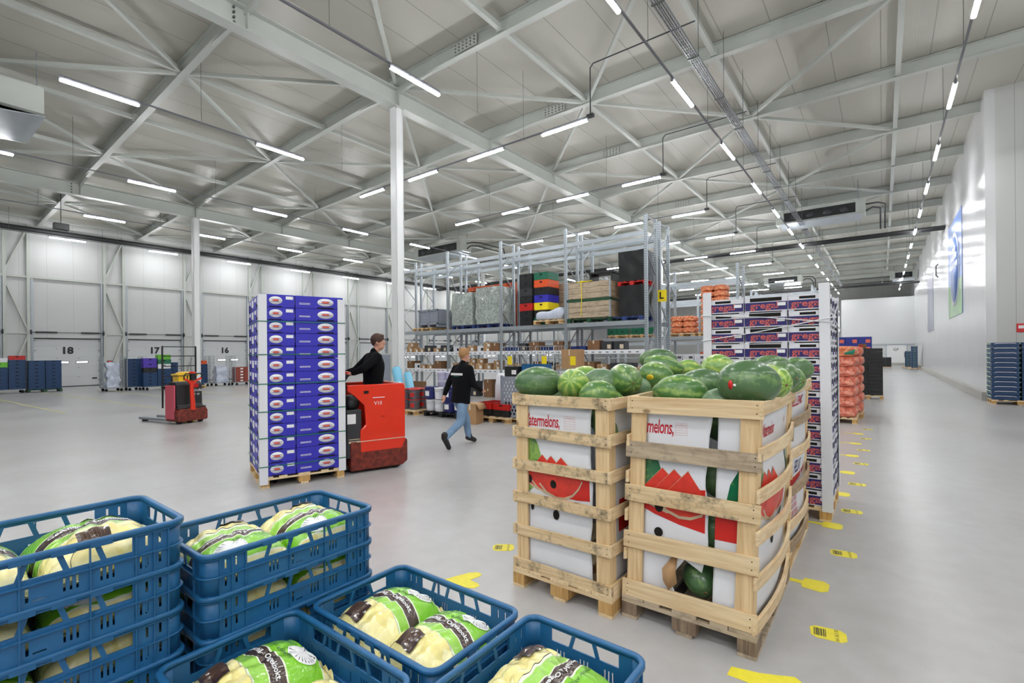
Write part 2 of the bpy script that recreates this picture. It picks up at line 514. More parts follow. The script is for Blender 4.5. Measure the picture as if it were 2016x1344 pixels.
def bag_mat():
    """printed potato bag: clear yellow ends, green band with a brown ribbon, along local x"""
    m, nt, b = newmat('printed_potato_bag')
    tc = node(nt, 'ShaderNodeTexCoord'); sp = node(nt, 'ShaderNodeSeparateXYZ')
    nt.links.new(tc.outputs['Object'], sp.inputs[0])
    n = node(nt, 'ShaderNodeTexNoise'); n.inputs['Scale'].default_value = 6
    nt.links.new(tc.outputs['Object'], n.inputs['Vector'])
    x = mathn(nt, 'ADD', sp.outputs['X'], mathn(nt, 'MULTIPLY', mathn(nt, 'SUBTRACT', n.outputs['Fac'], 0.5), 0.018))
    # long wave so the band curves
    x = mathn(nt, 'ADD', x, mathn(nt, 'MULTIPLY', mathn(nt, 'MULTIPLY', sp.outputs['Y'], sp.outputs['Y']), 0.9))
    t = mathn(nt, 'ADD', mathn(nt, 'MULTIPLY', x, 2.5), 0.5)          # -0.2..0.2 -> 0..1
    vo = node(nt, 'ShaderNodeTexVoronoi'); vo.inputs['Scale'].default_value = 22
    nt.links.new(tc.outputs['Object'], vo.inputs['Vector'])
    sc = node(nt, 'ShaderNodeSeparateColor'); nt.links.new(vo.outputs['Color'], sc.inputs[0])
    po = node(nt, 'ShaderNodeMix', data_type='RGBA'); po.inputs['A'].default_value = lin((236, 220, 134)); po.inputs['B'].default_value = lin((248, 240, 184))
    nt.links.new(sc.outputs[0], po.inputs['Factor'])
    r = node(nt, 'ShaderNodeValToRGB'); r.color_ramp.interpolation = 'CONSTANT'
    white = lin((235, 240, 215)); green = lin((128, 200, 35)); lgreen = lin((150, 208, 72)); brown = lin((58, 36, 27))
    stops = [(0.0, (0, 0, 0, 1)), (0.40, white), (0.415, lgreen), (0.505, white), (0.515, brown), (0.62, white), (0.63, green), (0.86, white), (0.872, (0, 0, 0, 1))]
    els = r.color_ramp.elements
    els[0].position = 0.0; els[0].color = stops[0][1]; els[1].position = stops[1][0]; els[1].color = stops[1][1]
    for p_, c_ in stops[2:]:
        e = els.new(p_); e.color = c_
    nt.links.new(t, r.inputs[0])
    band = mathn(nt, 'MULTIPLY', mathn(nt, 'GREATER_THAN', t, 0.40), mathn(nt, 'LESS_THAN', t, 0.872))
    mx = node(nt, 'ShaderNodeMix', data_type='RGBA')
    nt.links.new(band, mx.inputs['Factor']); nt.links.new(po.outputs['Result'], mx.inputs['A']); nt.links.new(r.outputs[0], mx.inputs['B'])
    nt.links.new(mx.outputs['Result'], b.inputs['Base Color'])
    b.inputs['Roughness'].default_value = 0.35
    b.inputs['Coat Weight'].default_value = 1.0; b.inputs['Coat Roughness'].default_value = 0.06
    n2 = node(nt, 'ShaderNodeTexNoise'); n2.inputs['Scale'].default_value = 26; n2.inputs['Detail'].default_value = 2; n2.inputs['Distortion'].default_value = 1.5
    nt.links.new(tc.outputs['Object'], n2.inputs['Vector'])
    bp = node(nt, 'ShaderNodeBump'); bp.inputs['Strength'].default_value = 0.75; bp.inputs['Distance'].default_value = 0.012
    nt.links.new(n2.outputs['Fac'], bp.inputs['Height']); nt.links.new(bp.outputs[0], b.inputs['Coat Normal']) if 'Coat Normal' in b.inputs else None
    bp2 = node(nt, 'ShaderNodeBump'); bp2.inputs['Strength'].default_value = 0.25; bp2.inputs['Distance'].default_value = 0.01
    nt.links.new(n2.outputs['Fac'], bp2.inputs['Height']); nt.links.new(bp2.outputs[0], b.inputs['Normal'])
    return m


def perf_mat():
    """galvanised upright with two rows of punched holes"""
    m, nt, b = newmat('galvanised_punched')
    tc = node(nt, 'ShaderNodeTexCoord'); sp = node(nt, 'ShaderNodeSeparateXYZ'); nt.links.new(tc.outputs['Object'], sp.inputs[0])
    fz = mathn(nt, 'FRACT', mathn(nt, 'DIVIDE', sp.outputs['Z'], 0.075))
    h = mathn(nt, 'LESS_THAN', fz, 0.42)
    fx = mathn(nt, 'ABSOLUTE', mathn(nt, 'SUBTRACT', mathn(nt, 'ABSOLUTE', sp.outputs['X']), 0.026))
    hx = mathn(nt, 'LESS_THAN', fx, 0.009)
    f = mathn(nt, 'MULTIPLY', h, hx)
    mx = node(nt, 'ShaderNodeMix', data_type='RGBA'); mx.inputs['A'].default_value = lin((176, 184, 190)); mx.inputs['B'].default_value = lin((70, 76, 82))
    nt.links.new(f, mx.inputs['Factor']); nt.links.new(mx.outputs['Result'], b.inputs['Base Color'])
    b.inputs['Metallic'].default_value = 0.55; b.inputs['Roughness'].default_value = 0.38
    return m


MAT = dict(
    floor=floor_mat(),
    ceil=panel_mat('ceiling_panel', (180, 178, 168), 0, 1.15, 0.06, 0.38, joint=0.6, ribamp=0.5, wav=0.002, rf=0.025),
    wall_l=panel_mat('dock_wall_panel', (194, 195, 194), 1, 1.12, 0.1, 0.7, joint=0.8, ribamp=0.3),
    wall_r=panel_mat('gloss_wall_panel', (212, 213, 214), 1, 1.15, 0.09, 0.2, joint=0.82, ribamp=0.9, wav=0.004, spec=0.8, ramp=0.0022),
    wall_x=panel_mat('cross_wall_panel', (196, 197, 194), 0, 1.15, 0.05, 0.35, joint=0.7, ribamp=0.25),
    steel=P('painted_steel', (182, 186, 180), 0.42, var=0.03, scale=2),
    column=P('white_column_paint', (226, 228, 228), 0.35, var=0.02, scale=1),
    rail=P('grey_light_rail', (120, 121, 128), 0.4),
    bolt=P('dark_bolt', (105, 108, 106), 0.5, 0.5),
    led=emis_mat('led_diffuser', (0.97, 0.985, 1.0), LAMP),
    daylight=emis_mat('daylight_pane', (0.92, 0.97, 1.0), 6.0),
    slit=emis_mat('door_window_daylight', (0.95, 0.98, 1.0), 2.5),
    pipe=P('black_insulated_pipe', (38, 38, 40), 0.55),
    curb=P('concrete_curb', (178, 176, 170), 0.8, var=0.08, scale=6, bump=0.2),
    door=panel_mat('dock_door_panel', (196, 198, 200), 2, 0.58, 0.3, 0.4, joint=0.85, ribamp=0.15, rf=0.015),
    black=P('black_plastic', (26, 27, 29), 0.45, var=0.15, scale=8),
    blackgloss=P('black_cover', (34, 35, 37), 0.45),
    white=P('white_print', (236, 236, 236), 0.5),
    ink=P('black_ink', (24, 24, 26), 0.5),
    redink=P('red_ink', (190, 22, 38), 0.5),
    pinkink=P('faded_red_ink', (214, 138, 140), 0.5),
    card_w=P('white_cardboard', (226, 227, 232), 0.42, var=0.03, scale=3, bump=0.15, bscale=5),
    card_b=P('brown_cardboard', (176, 138, 98), 0.75, var=0.06, scale=4),
    card_d=P('dark_brown_cardboard', (128, 92, 62), 0.75, var=0.08, scale=4),
    tape=P('pale_tape', (214, 196, 168), 0.4),
    wood=wood_mat('pale_pallet_wood', (206, 174, 130), (232, 210, 170), 0.0, 0),
    wood_s=wood_mat('stained_pallet_wood', (200, 170, 126), (230, 206, 166), 0.85, 0),
    wood_g=wood_mat('grey_weathered_wood', (160, 142, 120), (196, 178, 152), 0.5, 0),
    wood_y=wood_mat('pale_pallet_wood_lengthwise', (206, 174, 130), (234, 212, 174), 0.1, 1),
    wood_ys=wood_mat('weathered_wood_lengthwise', (142, 120, 94), (182, 158, 128), 0.4, 1),
    wood_v=wood_mat('pale_wood_upright', (204, 170, 124), (232, 206, 162), 0.0, 2),
    block=wood_mat('pallet_block_wood', (170, 128, 72), (208, 168, 108), 0.25, 2),
    block_g=wood_mat('grey_pallet_block', (104, 86, 70), (150, 128, 106), 0.4, 2),
    bluecrate=P('blue_crate_plastic', (32, 94, 142), 0.38, var=0.1, scale=6, bump=0.08, bscale=60),
    tealcrate=P('deep_blue_crate_plastic', (25, 62, 104), 0.45, var=0.1, scale=4),
    greenp=P('green_plastic', (30, 110, 82), 0.45, var=0.08),
    greendark=P('dark_green_paint', (22, 72, 44), 0.5, var=0.15),
    bag=bag_mat(),
    brownlab=P('brown_bag_label', (56, 35, 28), 0.3, coat=1.0, bump=0.4, bscale=20),
    galv=P('galvanised_steel', (182, 190, 196), 0.33, 0.6, var=0.07, scale=3),
    galv_d=P('galvanised_steel_brace', (150, 156, 162), 0.4, 0.6),
    perf=perf_mat(),
    lblwhite=P('shelf_label_strip', (230, 231, 236), 0.45),
    yellow=P('yellow_floor_tape', (236, 222, 60), 0.5, var=0.05, scale=20),
    paleyellow=P('worn_yellow_line', (206, 202, 138), 0.5, var=0.06, scale=6),
    signyellow=P('yellow_sign', (250, 224, 30), 0.45),
    boxblue=P('royal_blue_carton', (52, 48, 178), 0.45, var=0.05, scale=6),
    boxblue2=P('cobalt_carton', (38, 50, 140), 0.5, var=0.05),
    navy=P('navy_print', (44, 36, 104), 0.5),
    orangeink=P('salmon_ink', (226, 108, 84), 0.5),
    tray=P('white_tray_carton', (222, 222, 228), 0.5, var=0.03, scale=6),
    hole=P('dark_opening', (20, 17, 15), 0.9),
    strapgreen=P('green_strap', (20, 112, 86), 0.4),
    strapwhite=P('white_strap', (225, 228, 232), 0.3),
    post=P('white_corner_board', (222, 223, 228), 0.45, bump=0.1, bscale=20),
    red=P('red_truck_paint', (226, 46, 16), 0.32, coat=0.4, var=0.04, scale=3),
    redscuff=P('scuffed_red_paint', (112, 40, 28), 0.55, var=0.6, scale=14),
    pink=P('faded_red_cover', (196, 84, 100), 0.45),
    dgrey=P('dark_grey_housing', (52, 54, 58), 0.45, var=0.1, scale=5),
    rubber=P('black_rubber', (28, 28, 28), 0.7),
    skin=P('skin', (205, 150, 125), 0.5),
    hair_d=P('dark_brown_hair', (72, 48, 36), 0.7, var=0.3, scale=60),
    hair_l=P('sandy_hair', (170, 128, 84), 0.7, var=0.25, scale=60),
    cloth=P('black_sweater', (13, 14, 17), 0.95, spec=0.2, bump=0.4, bscale=30),
    jeans=P('light_blue_denim', (118, 148, 178), 0.8, var=0.12, scale=12, bump=0.3, bscale=40),
    boots=P('dark_work_boot', (34, 31, 33), 0.6),
    onion=cell_mat('net_of_onions', (236, 120, 76), (246, 164, 116), 13.0, 0.4, 0.3, bump=1.0, dist=0.05),
    onion_r=cell_mat('net_of_red_onions', (222, 104, 80), (240, 158, 132), 13.0, 0.4, 0.3, bump=1.0, dist=0.05),
    netgreen=P('green_net_label', (28, 122, 96), 0.45),
    foil=film_mat('silver_stretch_film', (158, 166, 160), 0.22, 22, 0.9, 0.35),
    blackfilm=film_mat('black_stretch_film', (22, 23, 26), 0.3, 9, 0.5, 0.3),
    clearfilm=film_mat('pale_stretch_film', (196, 204, 222), 0.2, 14, 0.6, 0.1),
    greytote=P('grey_plastic_bin', (140, 146, 158), 0.4, var=0.05),
    orangep=P('orange_plastic', (232, 92, 40), 0.45),
    bluepal=P('blue_pallet_plastic', (38, 60, 120), 0.5),
    redp=P('red_plastic', (196, 32, 26), 0.4),
    purple=P('purple_crate', (84, 56, 176), 0.45),
    lilac=P('pale_lilac_tub', (206, 202, 228), 0.35, trans=0.0),
    bucketgrey=P('grey_bucket', (98, 92, 98), 0.45),
    dkblue=P('dark_blue_tub', (32, 38, 106), 0.4),
    aqua=P('pale_blue_film_roll', (128, 202, 232), 0.25, coat=0.5, bump=0.3, bscale=15),
    ygreen=P('bright_green_crate', (110, 190, 50), 0.45),
    yellowbin=P('yellow_bin', (240, 190, 20), 0.4),
    mesh_w=P('zinc_wire', (172, 178, 184), 0.35, 0.7),
    mel_dark=melon_mat('watermelon_dark_green', (72, 106, 66), (116, 148, 90), 5, 0.24, 1.8),
    mel_strip=melon_mat('watermelon_striped', (74, 118, 58), (142, 172, 88), 7, 0.34, 1.4),
    mel_light=melon_mat('watermelon_light_green', (110, 156, 66), (176, 198, 98), 8, 0.45, 1.2),
    mel_dull=melon_mat('watermelon_dull_green', (88, 118, 84), (122, 148, 106), 6, 0.3, 1.4, rough=0.4),
    print_green=melon_mat('printed_melon_rind', (18, 104, 66), (150, 186, 86), 9, 0.4, 0.6),
    pr_red=P('printed_red', (206, 38, 30), 0.4, var=0.06, scale=6),
    pr_slice=P('printed_melon_flesh', (214, 58, 44), 0.4, var=0.12, scale=18),
    pr_rind=P('printed_slice_rind', (196, 176, 146), 0.4, var=0.1, scale=18),
    blueposter=P('poster_blue', (96, 130, 196), 0.3, var=0.25, scale=0.6),
    greenposter=P('poster_green', (112, 160, 96), 0.3, var=0.35, scale=1.2),
    paleposter=P('poster_pale', (214, 220, 236), 0.3),
    greyposter=P('poster_muted', (150, 152, 170), 0.3, var=0.2, scale=0.5),
    signred=P('sign_red', (206, 26, 30), 0.4),
)
# ================================================================ the hall
XL, XR, YN, YF = -37.3, 2.75, -14.0, 78.0
XG1, XG2 = -12.0, -28.0         # the two lines of columns
SLOPE = 0.037


def soffit(x):                   # underside of the rafters
    return 9.95 if x > XG1 else 9.95 + SLOPE * (x - XG1)


def ceilz(x): return soffit(x) + 0.42


m = MB(); m.box(XL - 0.3, 12, YN, YF, -0.3, 0.0)
struct(m.build('floor', MAT['floor']))
m = MB()
m.box(XG1, 12, YN, YF, ceilz(0), ceilz(0) + 0.2)
struct(m.build('ceiling', MAT['ceil']))
m = MB()
vs = [(XL, YN, ceilz(XL)), (XG1, YN, ceilz(XG1)), (XG1, YF, ceilz(XG1)), (XL, YF, ceilz(XL))]
m.add(vs + [(a, b, c + 0.2) for a, b, c in vs], [(0, 1, 2, 3), (7, 6, 5, 4), (0, 4, 5, 1), (1, 5, 6, 2), (2, 6, 7, 3), (3, 7, 4, 0)], None, True)
struct(m.build('ceiling', MAT['ceil']))

# dock wall with door openings
DY = [5.05 + 4.2 * k for k in range(-2, 14)]      # near edge of every dock door
DW, DH = 2.88, 2.75
m = MB()
m.box(XL - 0.2, XL, YN, YF, DH, 9.7)
ys = [YN] + [v for y in DY for v in (y, y + DW)] + [YF]
for i in range(0, len(ys), 2): m.box(XL - 0.2, XL, ys[i], ys[i + 1], 0, DH)
struct(m.build('wall_left', MAT['wall_l']))
m = MB(); m.box(XR, XR + 0.25, 22.5, YF, 0.0, 10.37)
struct(m.build('wall_right', MAT['wall_r']))
m = MB(); m.box(XR + 0.25, 12, 22.5, 22.75, 0.0, 10.37)
struct(m.build('wall_right_corner', MAT['wall_x']))
m = MB(); m.box(11.75, 12, YN, 22.5, 0, 10.37)
struct(m.build('wall_right_near', MAT['wall_l']))
m = MB(); m.box(XL, 12, YF, YF + 0.2, 0, 10.37)
struct(m.build('wall_back', MAT['wall_x']))
m = MB(); m.box(XL, 12, YN - 0.2, YN, 0, 10.37)
struct(m.build('wall_near', MAT['wall_x']))
m = MB(); m.box(-3.55, XR, 68.0, 68.25, 0, 7.55); m.box(-3.8, -3.55, 68.0, YF, 0, 7.55); m.box(-3.8, XR, 68.25, YF, 7.45, 7.55)
struct(m.build('wall_far', MAT['wall_r']))
m = MB(); m.box(XR - 0.14, XR, 22.4, 68, 0, 0.28); m.box(XR, XR + 0.6, 22.36, 22.5, 0, 0.28)
struct(m.build('baseboard_right', MAT['curb'], bevel=0.01))
m = MB(); m.box(-3.55, XR - 0.2, 67.9, 68.0, 0, 0.3)
struct(m.build('baseboard_far', MAT['curb']))
# window in the far back wall
m = MB(); m.box(-6.9, -4.6, YF - 0.06, YF - 0.02, 4.2, 7.0)
wo = struct(m.build('window_1', MAT['daylight']))
m = MB()
for x in (-6.95, -5.75, -4.6): m.box(x, x + 0.08, YF - 0.1, YF, 4.15, 7.05)
for z in (4.12, 6.98): m.box(-6.95, -4.52, YF - 0.1, YF, z, z + 0.08)
m.build('window_frame', MAT['steel'], wo)

# cold store door marked GF in the far wall
m = MB(); m.box(0.35, 2.05, 67.93, 68.0, 0.05, 2.25)
d = struct(m.build('door_1', MAT['white'], bevel=0.01))
m = MB(); m.box(0.25, 0.35, 67.9, 68, 0, 2.35); m.box(2.05, 2.15, 67.9, 68, 0, 2.35); m.box(-1.0, 3.4 - 0.7, 67.86, 68, 2.3, 2.42)
m.build('door_frame', MAT['galv'], d)
m = MB(); m.mesh_in(text_mesh('GF', 0.42, 0.004), TR(1.15, 67.92, 1.75) @ FRONT); m.build('lettering', MAT['ink'], d)
m = MB(); m.box(1.86, 1.92, 67.86, 67.93, 0.9, 1.45); m.build('door_handle', MAT['black'], d)

# dock doors
NUM = {0: None, 1: None, 2: '18', 3: '17', 4: '16'}
for k, y in enumerate(DY):
    m = MB(); m.box(XL - 0.12, XL - 0.05, y, y + DW, 0.02, DH)
    d = struct(m.build('door_%d' % (k + 2), MAT['door']))
    m = MB(); m.box(XL - 0.1, XL - 0.02, y, y + DW, 0.0, 0.05); m.box(XL - 0.06, XL + 0.03, y - 0.02, y + DW + 0.02, DH, DH + 0.06)
    m.build('door_seal', MAT['black'], d)
    for j, yy in enumerate((y + 1.2, y + 2.05)):
        m = MB(); m.box(XL - 0.05, XL - 0.035, yy - 0.28, yy + 0.28, 1.35, 1.49)
        wdw = m.build('window', MAT['black'], d)
        m = MB(); m.box(XL - 0.035, XL - 0.028, yy - 0.25, yy + 0.25, 1.375, 1.465); m.build('pane', MAT['slit'], wdw)
    m = MB(); m.box(XL - 0.05, XL - 0.02, y + 2.5, y + 2.72, 0.42, 0.5); m.build('door_handle', MAT['black'], d)
    m = MB()
    for zz in (0.35, 0.9, 1.5, 2.1, 2.65):
        m.box(XL - 0.05, XL - 0.01, y + 0.0, y + 0.1, zz - 0.02, zz + 0.02); m.box(XL - 0.05, XL - 0.01, y + DW - 0.1, y + DW, zz - 0.02, zz + 0.02)
    for yy in (y + 0.95, y + 1.9):
        for zz in (0.55, 1.1, 1.65, 2.2): m.box(XL - 0.05, XL - 0.035, yy - 0.03, yy + 0.03, zz - 0.015, zz + 0.015)
    m.build('hinge', MAT['rail'], d)
    if NUM.get(k):
        m = MB(); m.mesh_in(text_mesh(NUM[k], 0.54, 0.004, offset=0.022), TR(XL - 0.035, y + 1.4, 2.08) @ RIGHT); m.build('door_number', MAT['ink'], d)
    # spring shaft over the door
    m = MB(); zz = 3.12
    m.tube([(XL + 0.14, y - 0.15, zz), (XL + 0.14, y + DW + 0.15, zz)], 0.018, 6)
    m.tube([(XL + 0.14, y + 0.05, zz), (XL + 0.14, y + 0.95, zz)], 0.05, 8)
    m.tube([(XL + 0.14, y + DW - 0.9, zz), (XL + 0.14, y + DW - 0.05, zz)], 0.05, 8)
    m.lathe([(0.13, -0.03), (0.13, 0.03), (0.03, 0.035)], 10, TR(XL + 0.14, y - 0.12, zz) @ RX(PI / 2))
    m.lathe([(0.13, -0.03), (0.13, 0.03), (0.03, 0.035)], 10, TR(XL + 0.14, y + DW + 0.12, zz) @ RX(PI / 2))
    m.build('spring_shaft', MAT['dgrey'], d)
    m = MB()
    for yy in (y - 0.06, y + DW + 0.06): m.box(XL, XL + 0.09, yy - 0.05, yy + 0.05, 0, 6.1)
    m.build('door_track', MAT['galv_d'], d)

# steel frame on the dock wall: girts, posts and braces
gm = MB()
gm.bar((XL + 0.08, YN, 6.15), (XL + 0.08, YF, 6.15), 0.1, 0.12)
struct(gm.build('trim_1', MAT['steel']))
pm = None
n = 0
for k, y in enumerate(DY):
    for j, yy in enumerate((y - 0.2, y + DW + 0.2)):
        mm = MB(); mm.box(XL, XL + 0.16, yy - 0.07, yy + 0.07, 0, soffit(XL))
        o = mm.build('wall_post', MAT['steel'])
        where = {2: 'the door marked eighteen', 3: 'the door marked seventeen', 4: 'the door marked sixteen'}.get(k)
        if where: lab = 'white steel wall post on the %s side of %s' % (('left', 'right')[j], where)
        elif k < 2: lab = 'white steel wall post at the %s door nearer than eighteen, %s side' % (('second', 'first')[k], ('left', 'right')[j])
        else: lab = 'white steel wall post %s of the %s door beyond sixteen' % (('left', 'right')[j], ORD[k - 5])
        tag(o, lab, 'post', 'steel posts on the dock wall')
        n += 1
    if k + 1 < len(DY) and DY[k + 1] < 50:
        a, b = y + DW + 0.2, DY[k + 1] - 0.2
        for j, (p, q) in enumerate((((a, 0.1), (b, 3.0)), ((b, 3.15), (a, 5.95)), ((a, 6.35), (b, 8.85)))):
            mm = MB(); mm.bar((XL + 0.07, p[0], p[1]), (XL + 0.07, q[0], q[1]), 0.09, 0.13, (1, 0, 0))
            o = mm.build('wall_brace', MAT['steel'])
            where = {1: 'left of door eighteen', 2: 'between doors eighteen and seventeen', 3: 'between doors seventeen and sixteen', 4: 'just right of door sixteen'}.get(k)
            if not where: where = 'in the narrow bay nearest the camera' if k == 0 else 'in the %s narrow bay beyond door sixteen' % ORD[k - 4]
            tag(o, '%s diagonal white brace %s' % (('lowest', 'middle', 'highest')[j], where), 'brace', 'diagonal braces on the dock wall')
        mm = MB(); mm.bar((XL + 0.1, a, 3.05), (XL + 0.1, b, 3.05), 0.07, 0.07)
        struct(mm.build('trim_%d' % (k + 2), MAT['steel']))
# red control box beside door 18
t = thing('door_control_box', 'red and black wall control box right of the door marked eighteen', 'control box', (XL + 0.02, 8.32, 1.1))
mm = MB(); mm.box(0, 0.16, -0.12, 0.12, 0, 0.38); mm.build('housing', MAT['black'], t, bevel=0.01)
mm = MB(); mm.box(0.16, 0.17, -0.1, 0.1, 0.2, 0.36); mm.build('red_panel', MAT['signred'], t)
mm = MB(); mm.box(0.16, 0.175, 0.0, 0.07, 0.04, 0.1); mm.build('button', MAT['white'], t)

# black insulated pipes
def pipe(name, pts, r, label, clamps=()):
    mm = MB(); mm.tube(pts, r, 12); o = mm.build(name, MAT['pipe'])
    tag(o, label, 'pipe')
    if clamps:
        for c in clamps:
            mm = MB(); mm.tube([c, (c[0], c[1], ceilz(c[0]))], 0.012, 5); mm.build('hanger', MAT['galv_d'], o)
    return o


pipe('coolant_pipe', [(-36.95, YN, 8.72), (-36.95, 67, 8.72)], 0.14, 'thick black pipe running along the top of the dock wall', [(-36.95, y, 8.8) for y in range(-10, 60, 6)])
o = pipe('coolant_pipe', [(-36.6, 35.0, 8.35), (XR - 0.02, 35.0, 8.35)], 0.1, 'thick black pipe crossing the hall up to the right wall', [(x, 35.0, 8.4) for x in (-30, -24, -18, -12, -8, -4, -1.2, 1.2)])
mm = MB(); mm.tube([(-36.6, 35.25, 8.28), (XR - 0.02, 35.25, 8.28)], 0.05, 8); mm.build('thin_pipe', MAT['pipe'], o)
o = pipe('coolant_pipe', [(-30, 58.0, 7.95), (XR - 0.02, 58.0, 7.95)], 0.1, 'farther black pipe crossing the hall near the far wall', [(x, 58.0, 8.0) for x in (-12, -8, -4, 0)])

# columns
def column(x, y, label):
    t = thing('steel_column', label, 'column', (x, y, 0), 0, 'white steel columns')
    h = soffit(x) - 0.58
    mm = MB(); mm.ibeam((0, 0, 0.02), (0, 0, h), 0.26, 0.3, 0.02, (0, 1, 0)); mm.box(-0.13, -0.11, -0.14, 0.14, 0.02, h); mm.box(0.11, 0.13, -0.14, 0.14, 0.02, h)
    mm.build('shaft', MAT['column'], t)
    mm = MB(); mm.box(-0.2, 0.2, -0.2, 0.2, 0, 0.02); mm.build('base_plate', MAT['steel'], t)
    mm = MB(); mm.box(-0.18, 0.18, -0.16, 0.16, h, h + 0.03)
    for sx in (-1, 1):
        for sy in (-1, 1): mm.lathe([(0.02, -0.03), (0.02, 0.06)], 8, TR(sx * 0.15, sy * 0.12, h))
    mm.build('cap_plate', MAT['steel'], t)
    return t


column(XG1, 9.8, 'tall white steel column right of the order picker driver')
column(XG2, 9.8, 'thin white steel column farther back behind the red pallet truck')
column(XG1, 32.3, 'far white column deep in the hall behind the racking')
column(XG2, 32.3, 'farthest white column near dock doors, beyond the first thin one')

# girders along the hall
for x, lab in ((XG1, 'deep white steel girder over the column right of the driver'), (XG2, 'white steel girder over the thin column near the dock doors')):
    z = soffit(x)
    t = thing('roof_girder', lab, 'girder', (x, 0, z - 0.28), 0, 'main roof girders')
    mm = MB(); mm.ibeam((0, YN, 0), (0, YF, 0), 0.34, 0.56, 0.03)
    y = 9.8 - 22.5
    while y < YF:
        for yy in (y, y + 4.5, y + 9, y + 13.5, y + 18):
            if yy < YF: mm.box(-0.15, 0.15, yy - 0.012, yy + 0.012, -0.25, 0.25)
        y += 22.5
    mm.m = 1
    for yy in (5.3 - 0.25, 27.8 - 0.25):
        for zz in (-0.18, -0.06, 0.06, 0.18):
            for sx in (-1, 1): mm.box(sx * 0.02, sx * 0.1, yy - 0.06, yy - 0.02, zz - 0.02, zz + 0.02)
    mm.build('beam', [MAT['steel'], MAT['bolt']], t)

# rafters across the hall
RY_ = [9.8 + 4.5 * k for k in range(-5, 15)]
for i, y in enumerate(RY_):
    xe = 11.8 if y < 22.3 else XR
    nm = 'white rafter crossing the hall roof, ' + ('behind the camera, %s back' % ORD[1 - i] if y < -8 else '%s from the near end' % ORD[i])
    t = thing('roof_rafter', nm, 'rafter', (0, y, 0), 0, 'white roof rafters')
    mm = MB()
    mm.ibeam((XG1, 0, 9.95 + 0.2), (xe, 0, 9.95 + 0.2), 0.19, 0.4, 0.022)
    mm.ibeam((XL, 0, soffit(XL) + 0.2), (XG1, 0, 9.95 + 0.2), 0.19, 0.4, 0.022)
    for x in (XG1, XG2):     # haunches beside the girders
        for s in (-1, 1):
            z0 = soffit(x)
            mm.add([(x, -0.05, z0 + 0.05), (x + s * 2.2, -0.05, soffit(x + s * 2.2) + 0.02), (x, -0.05, z0 - 0.14), (x, 0.05, z0 + 0.05), (x + s * 2.2, 0.05, soffit(x + s * 2.2) + 0.02), (x, 0.05, z0 - 0.14)],
                   [(0, 1, 2), (3, 5, 4), (1, 4, 5, 2)] if s > 0 else [(0, 2, 1), (3, 4, 5), (1, 2, 5, 4)], None, True)
    mm.build('beam', MAT['steel'], t)
    if y > 0 and y < 40:
        mm = MB(); mm.box(-9.4, -8.55, -0.106, -0.098, 10.0, 10.3)
        mm.m = 1
        for a in range(6):
            for b in range(3): mm.lathe([(0.022, 0), (0.022, 0.02), (0, 0.02)], 6, TR(-9.33 + a * 0.14, -0.106, 10.06 + b * 0.09) @ RX(PI / 2))
        mm.build('splice_plate', [MAT['steel'], MAT['bolt']], t)

# struts along the hall between rafters
NX = [-36.0, -32.0, -24.0, -20.0, -16.0, -7.75, -3.7, 0.42]
SD = ['first', 'second', 'third', 'fourth', 'fifth', 'sixth', 'seventh', 'eighth']
for i, x in enumerate(NX):
    mm = MB()
    z = soffit(x) + 0.14
    for k in range(len(RY_) - 1):
        if RY_[k] > 60: break
        mm.box(x - 0.065, x + 0.065, RY_[k] + 0.12, RY_[k + 1] - 0.12, z - 0.065, z + 0.065)
        mm.box(x - 0.09, x + 0.09, RY_[k] + 0.02, RY_[k] + 0.14, z - 0.1, z + 0.1)
        mm.box(x - 0.09, x + 0.09, RY_[k + 1] - 0.14, RY_[k + 1] - 0.02, z - 0.1, z + 0.1)
    o = mm.build('roof_strut', MAT['steel'])
    tag(o, 'line of square steel struts between rafters, %s line from the dock wall' % SD[i], 'strut', 'lines of roof struts')
mm = MB(); mm.box(7.0, 7.13, YN, 22.4, 10.02, 10.15)
tag(mm.build('roof_strut', MAT['steel']), 'line of square steel struts over the nearest right bay', 'strut', 'lines of roof struts')

# diagonal roof bracing
XS = [-36.0, -32.0, XG2, -24.0, -20.0, -16.0, XG1, -7.75, -3.7, 0.42]
bn = 0
for k in range(2, 11):
    y0, y1 = RY_[k] + 0.1, RY_[k + 1] - 0.1
    for i in range(len(XS) - 1):
        a, b = XS[i], XS[i + 1]
        if (i + k) % 2: p, q = (a + 0.1, y0), (b - 0.1, y1)
        else: p, q = (b - 0.1, y0), (a + 0.1, y1)
        mm = MB(); z1, z2 = soffit(p[0]) + 0.09, soffit(q[0]) + 0.09
        mm.bar((p[0], p[1], z1), (q[0], q[1], z2), 0.1, 0.1)
        o = mm.build('roof_brace', MAT['steel'])
        tag(o, 'diagonal roof brace, %s bay from the near end, %s from the dock side' % (ORD[k], ORD[i]), 'brace', 'diagonal roof braces')
        bn += 1

# ---------------------------------------------------------------- LED battens
def make_batten():
    t = thing('led_batten', 'x', 'light')
    mm = MB(); mm.box(-0.03, 0.03, -0.75, 0.75, 0.0, 0.055); mm.box(-0.032, 0.032, -0.78, -0.75, -0.04, 0.055); mm.box(-0.032, 0.032, 0.75, 0.78, -0.04, 0.055)
    mm.build('housing', MAT['rail'], t)
    mm = MB()
    prof = [(-0.042, 0.0), (-0.042, -0.028), (-0.026, -0.05), (0.026, -0.05), (0.042, -0.028), (0.042, 0.0)]
    mm.extr(prof, 1.5, RX(PI / 2))
    mm.build('diffuser', MAT['led'], t)
    return t


BP = make_batten(); bused = [False]


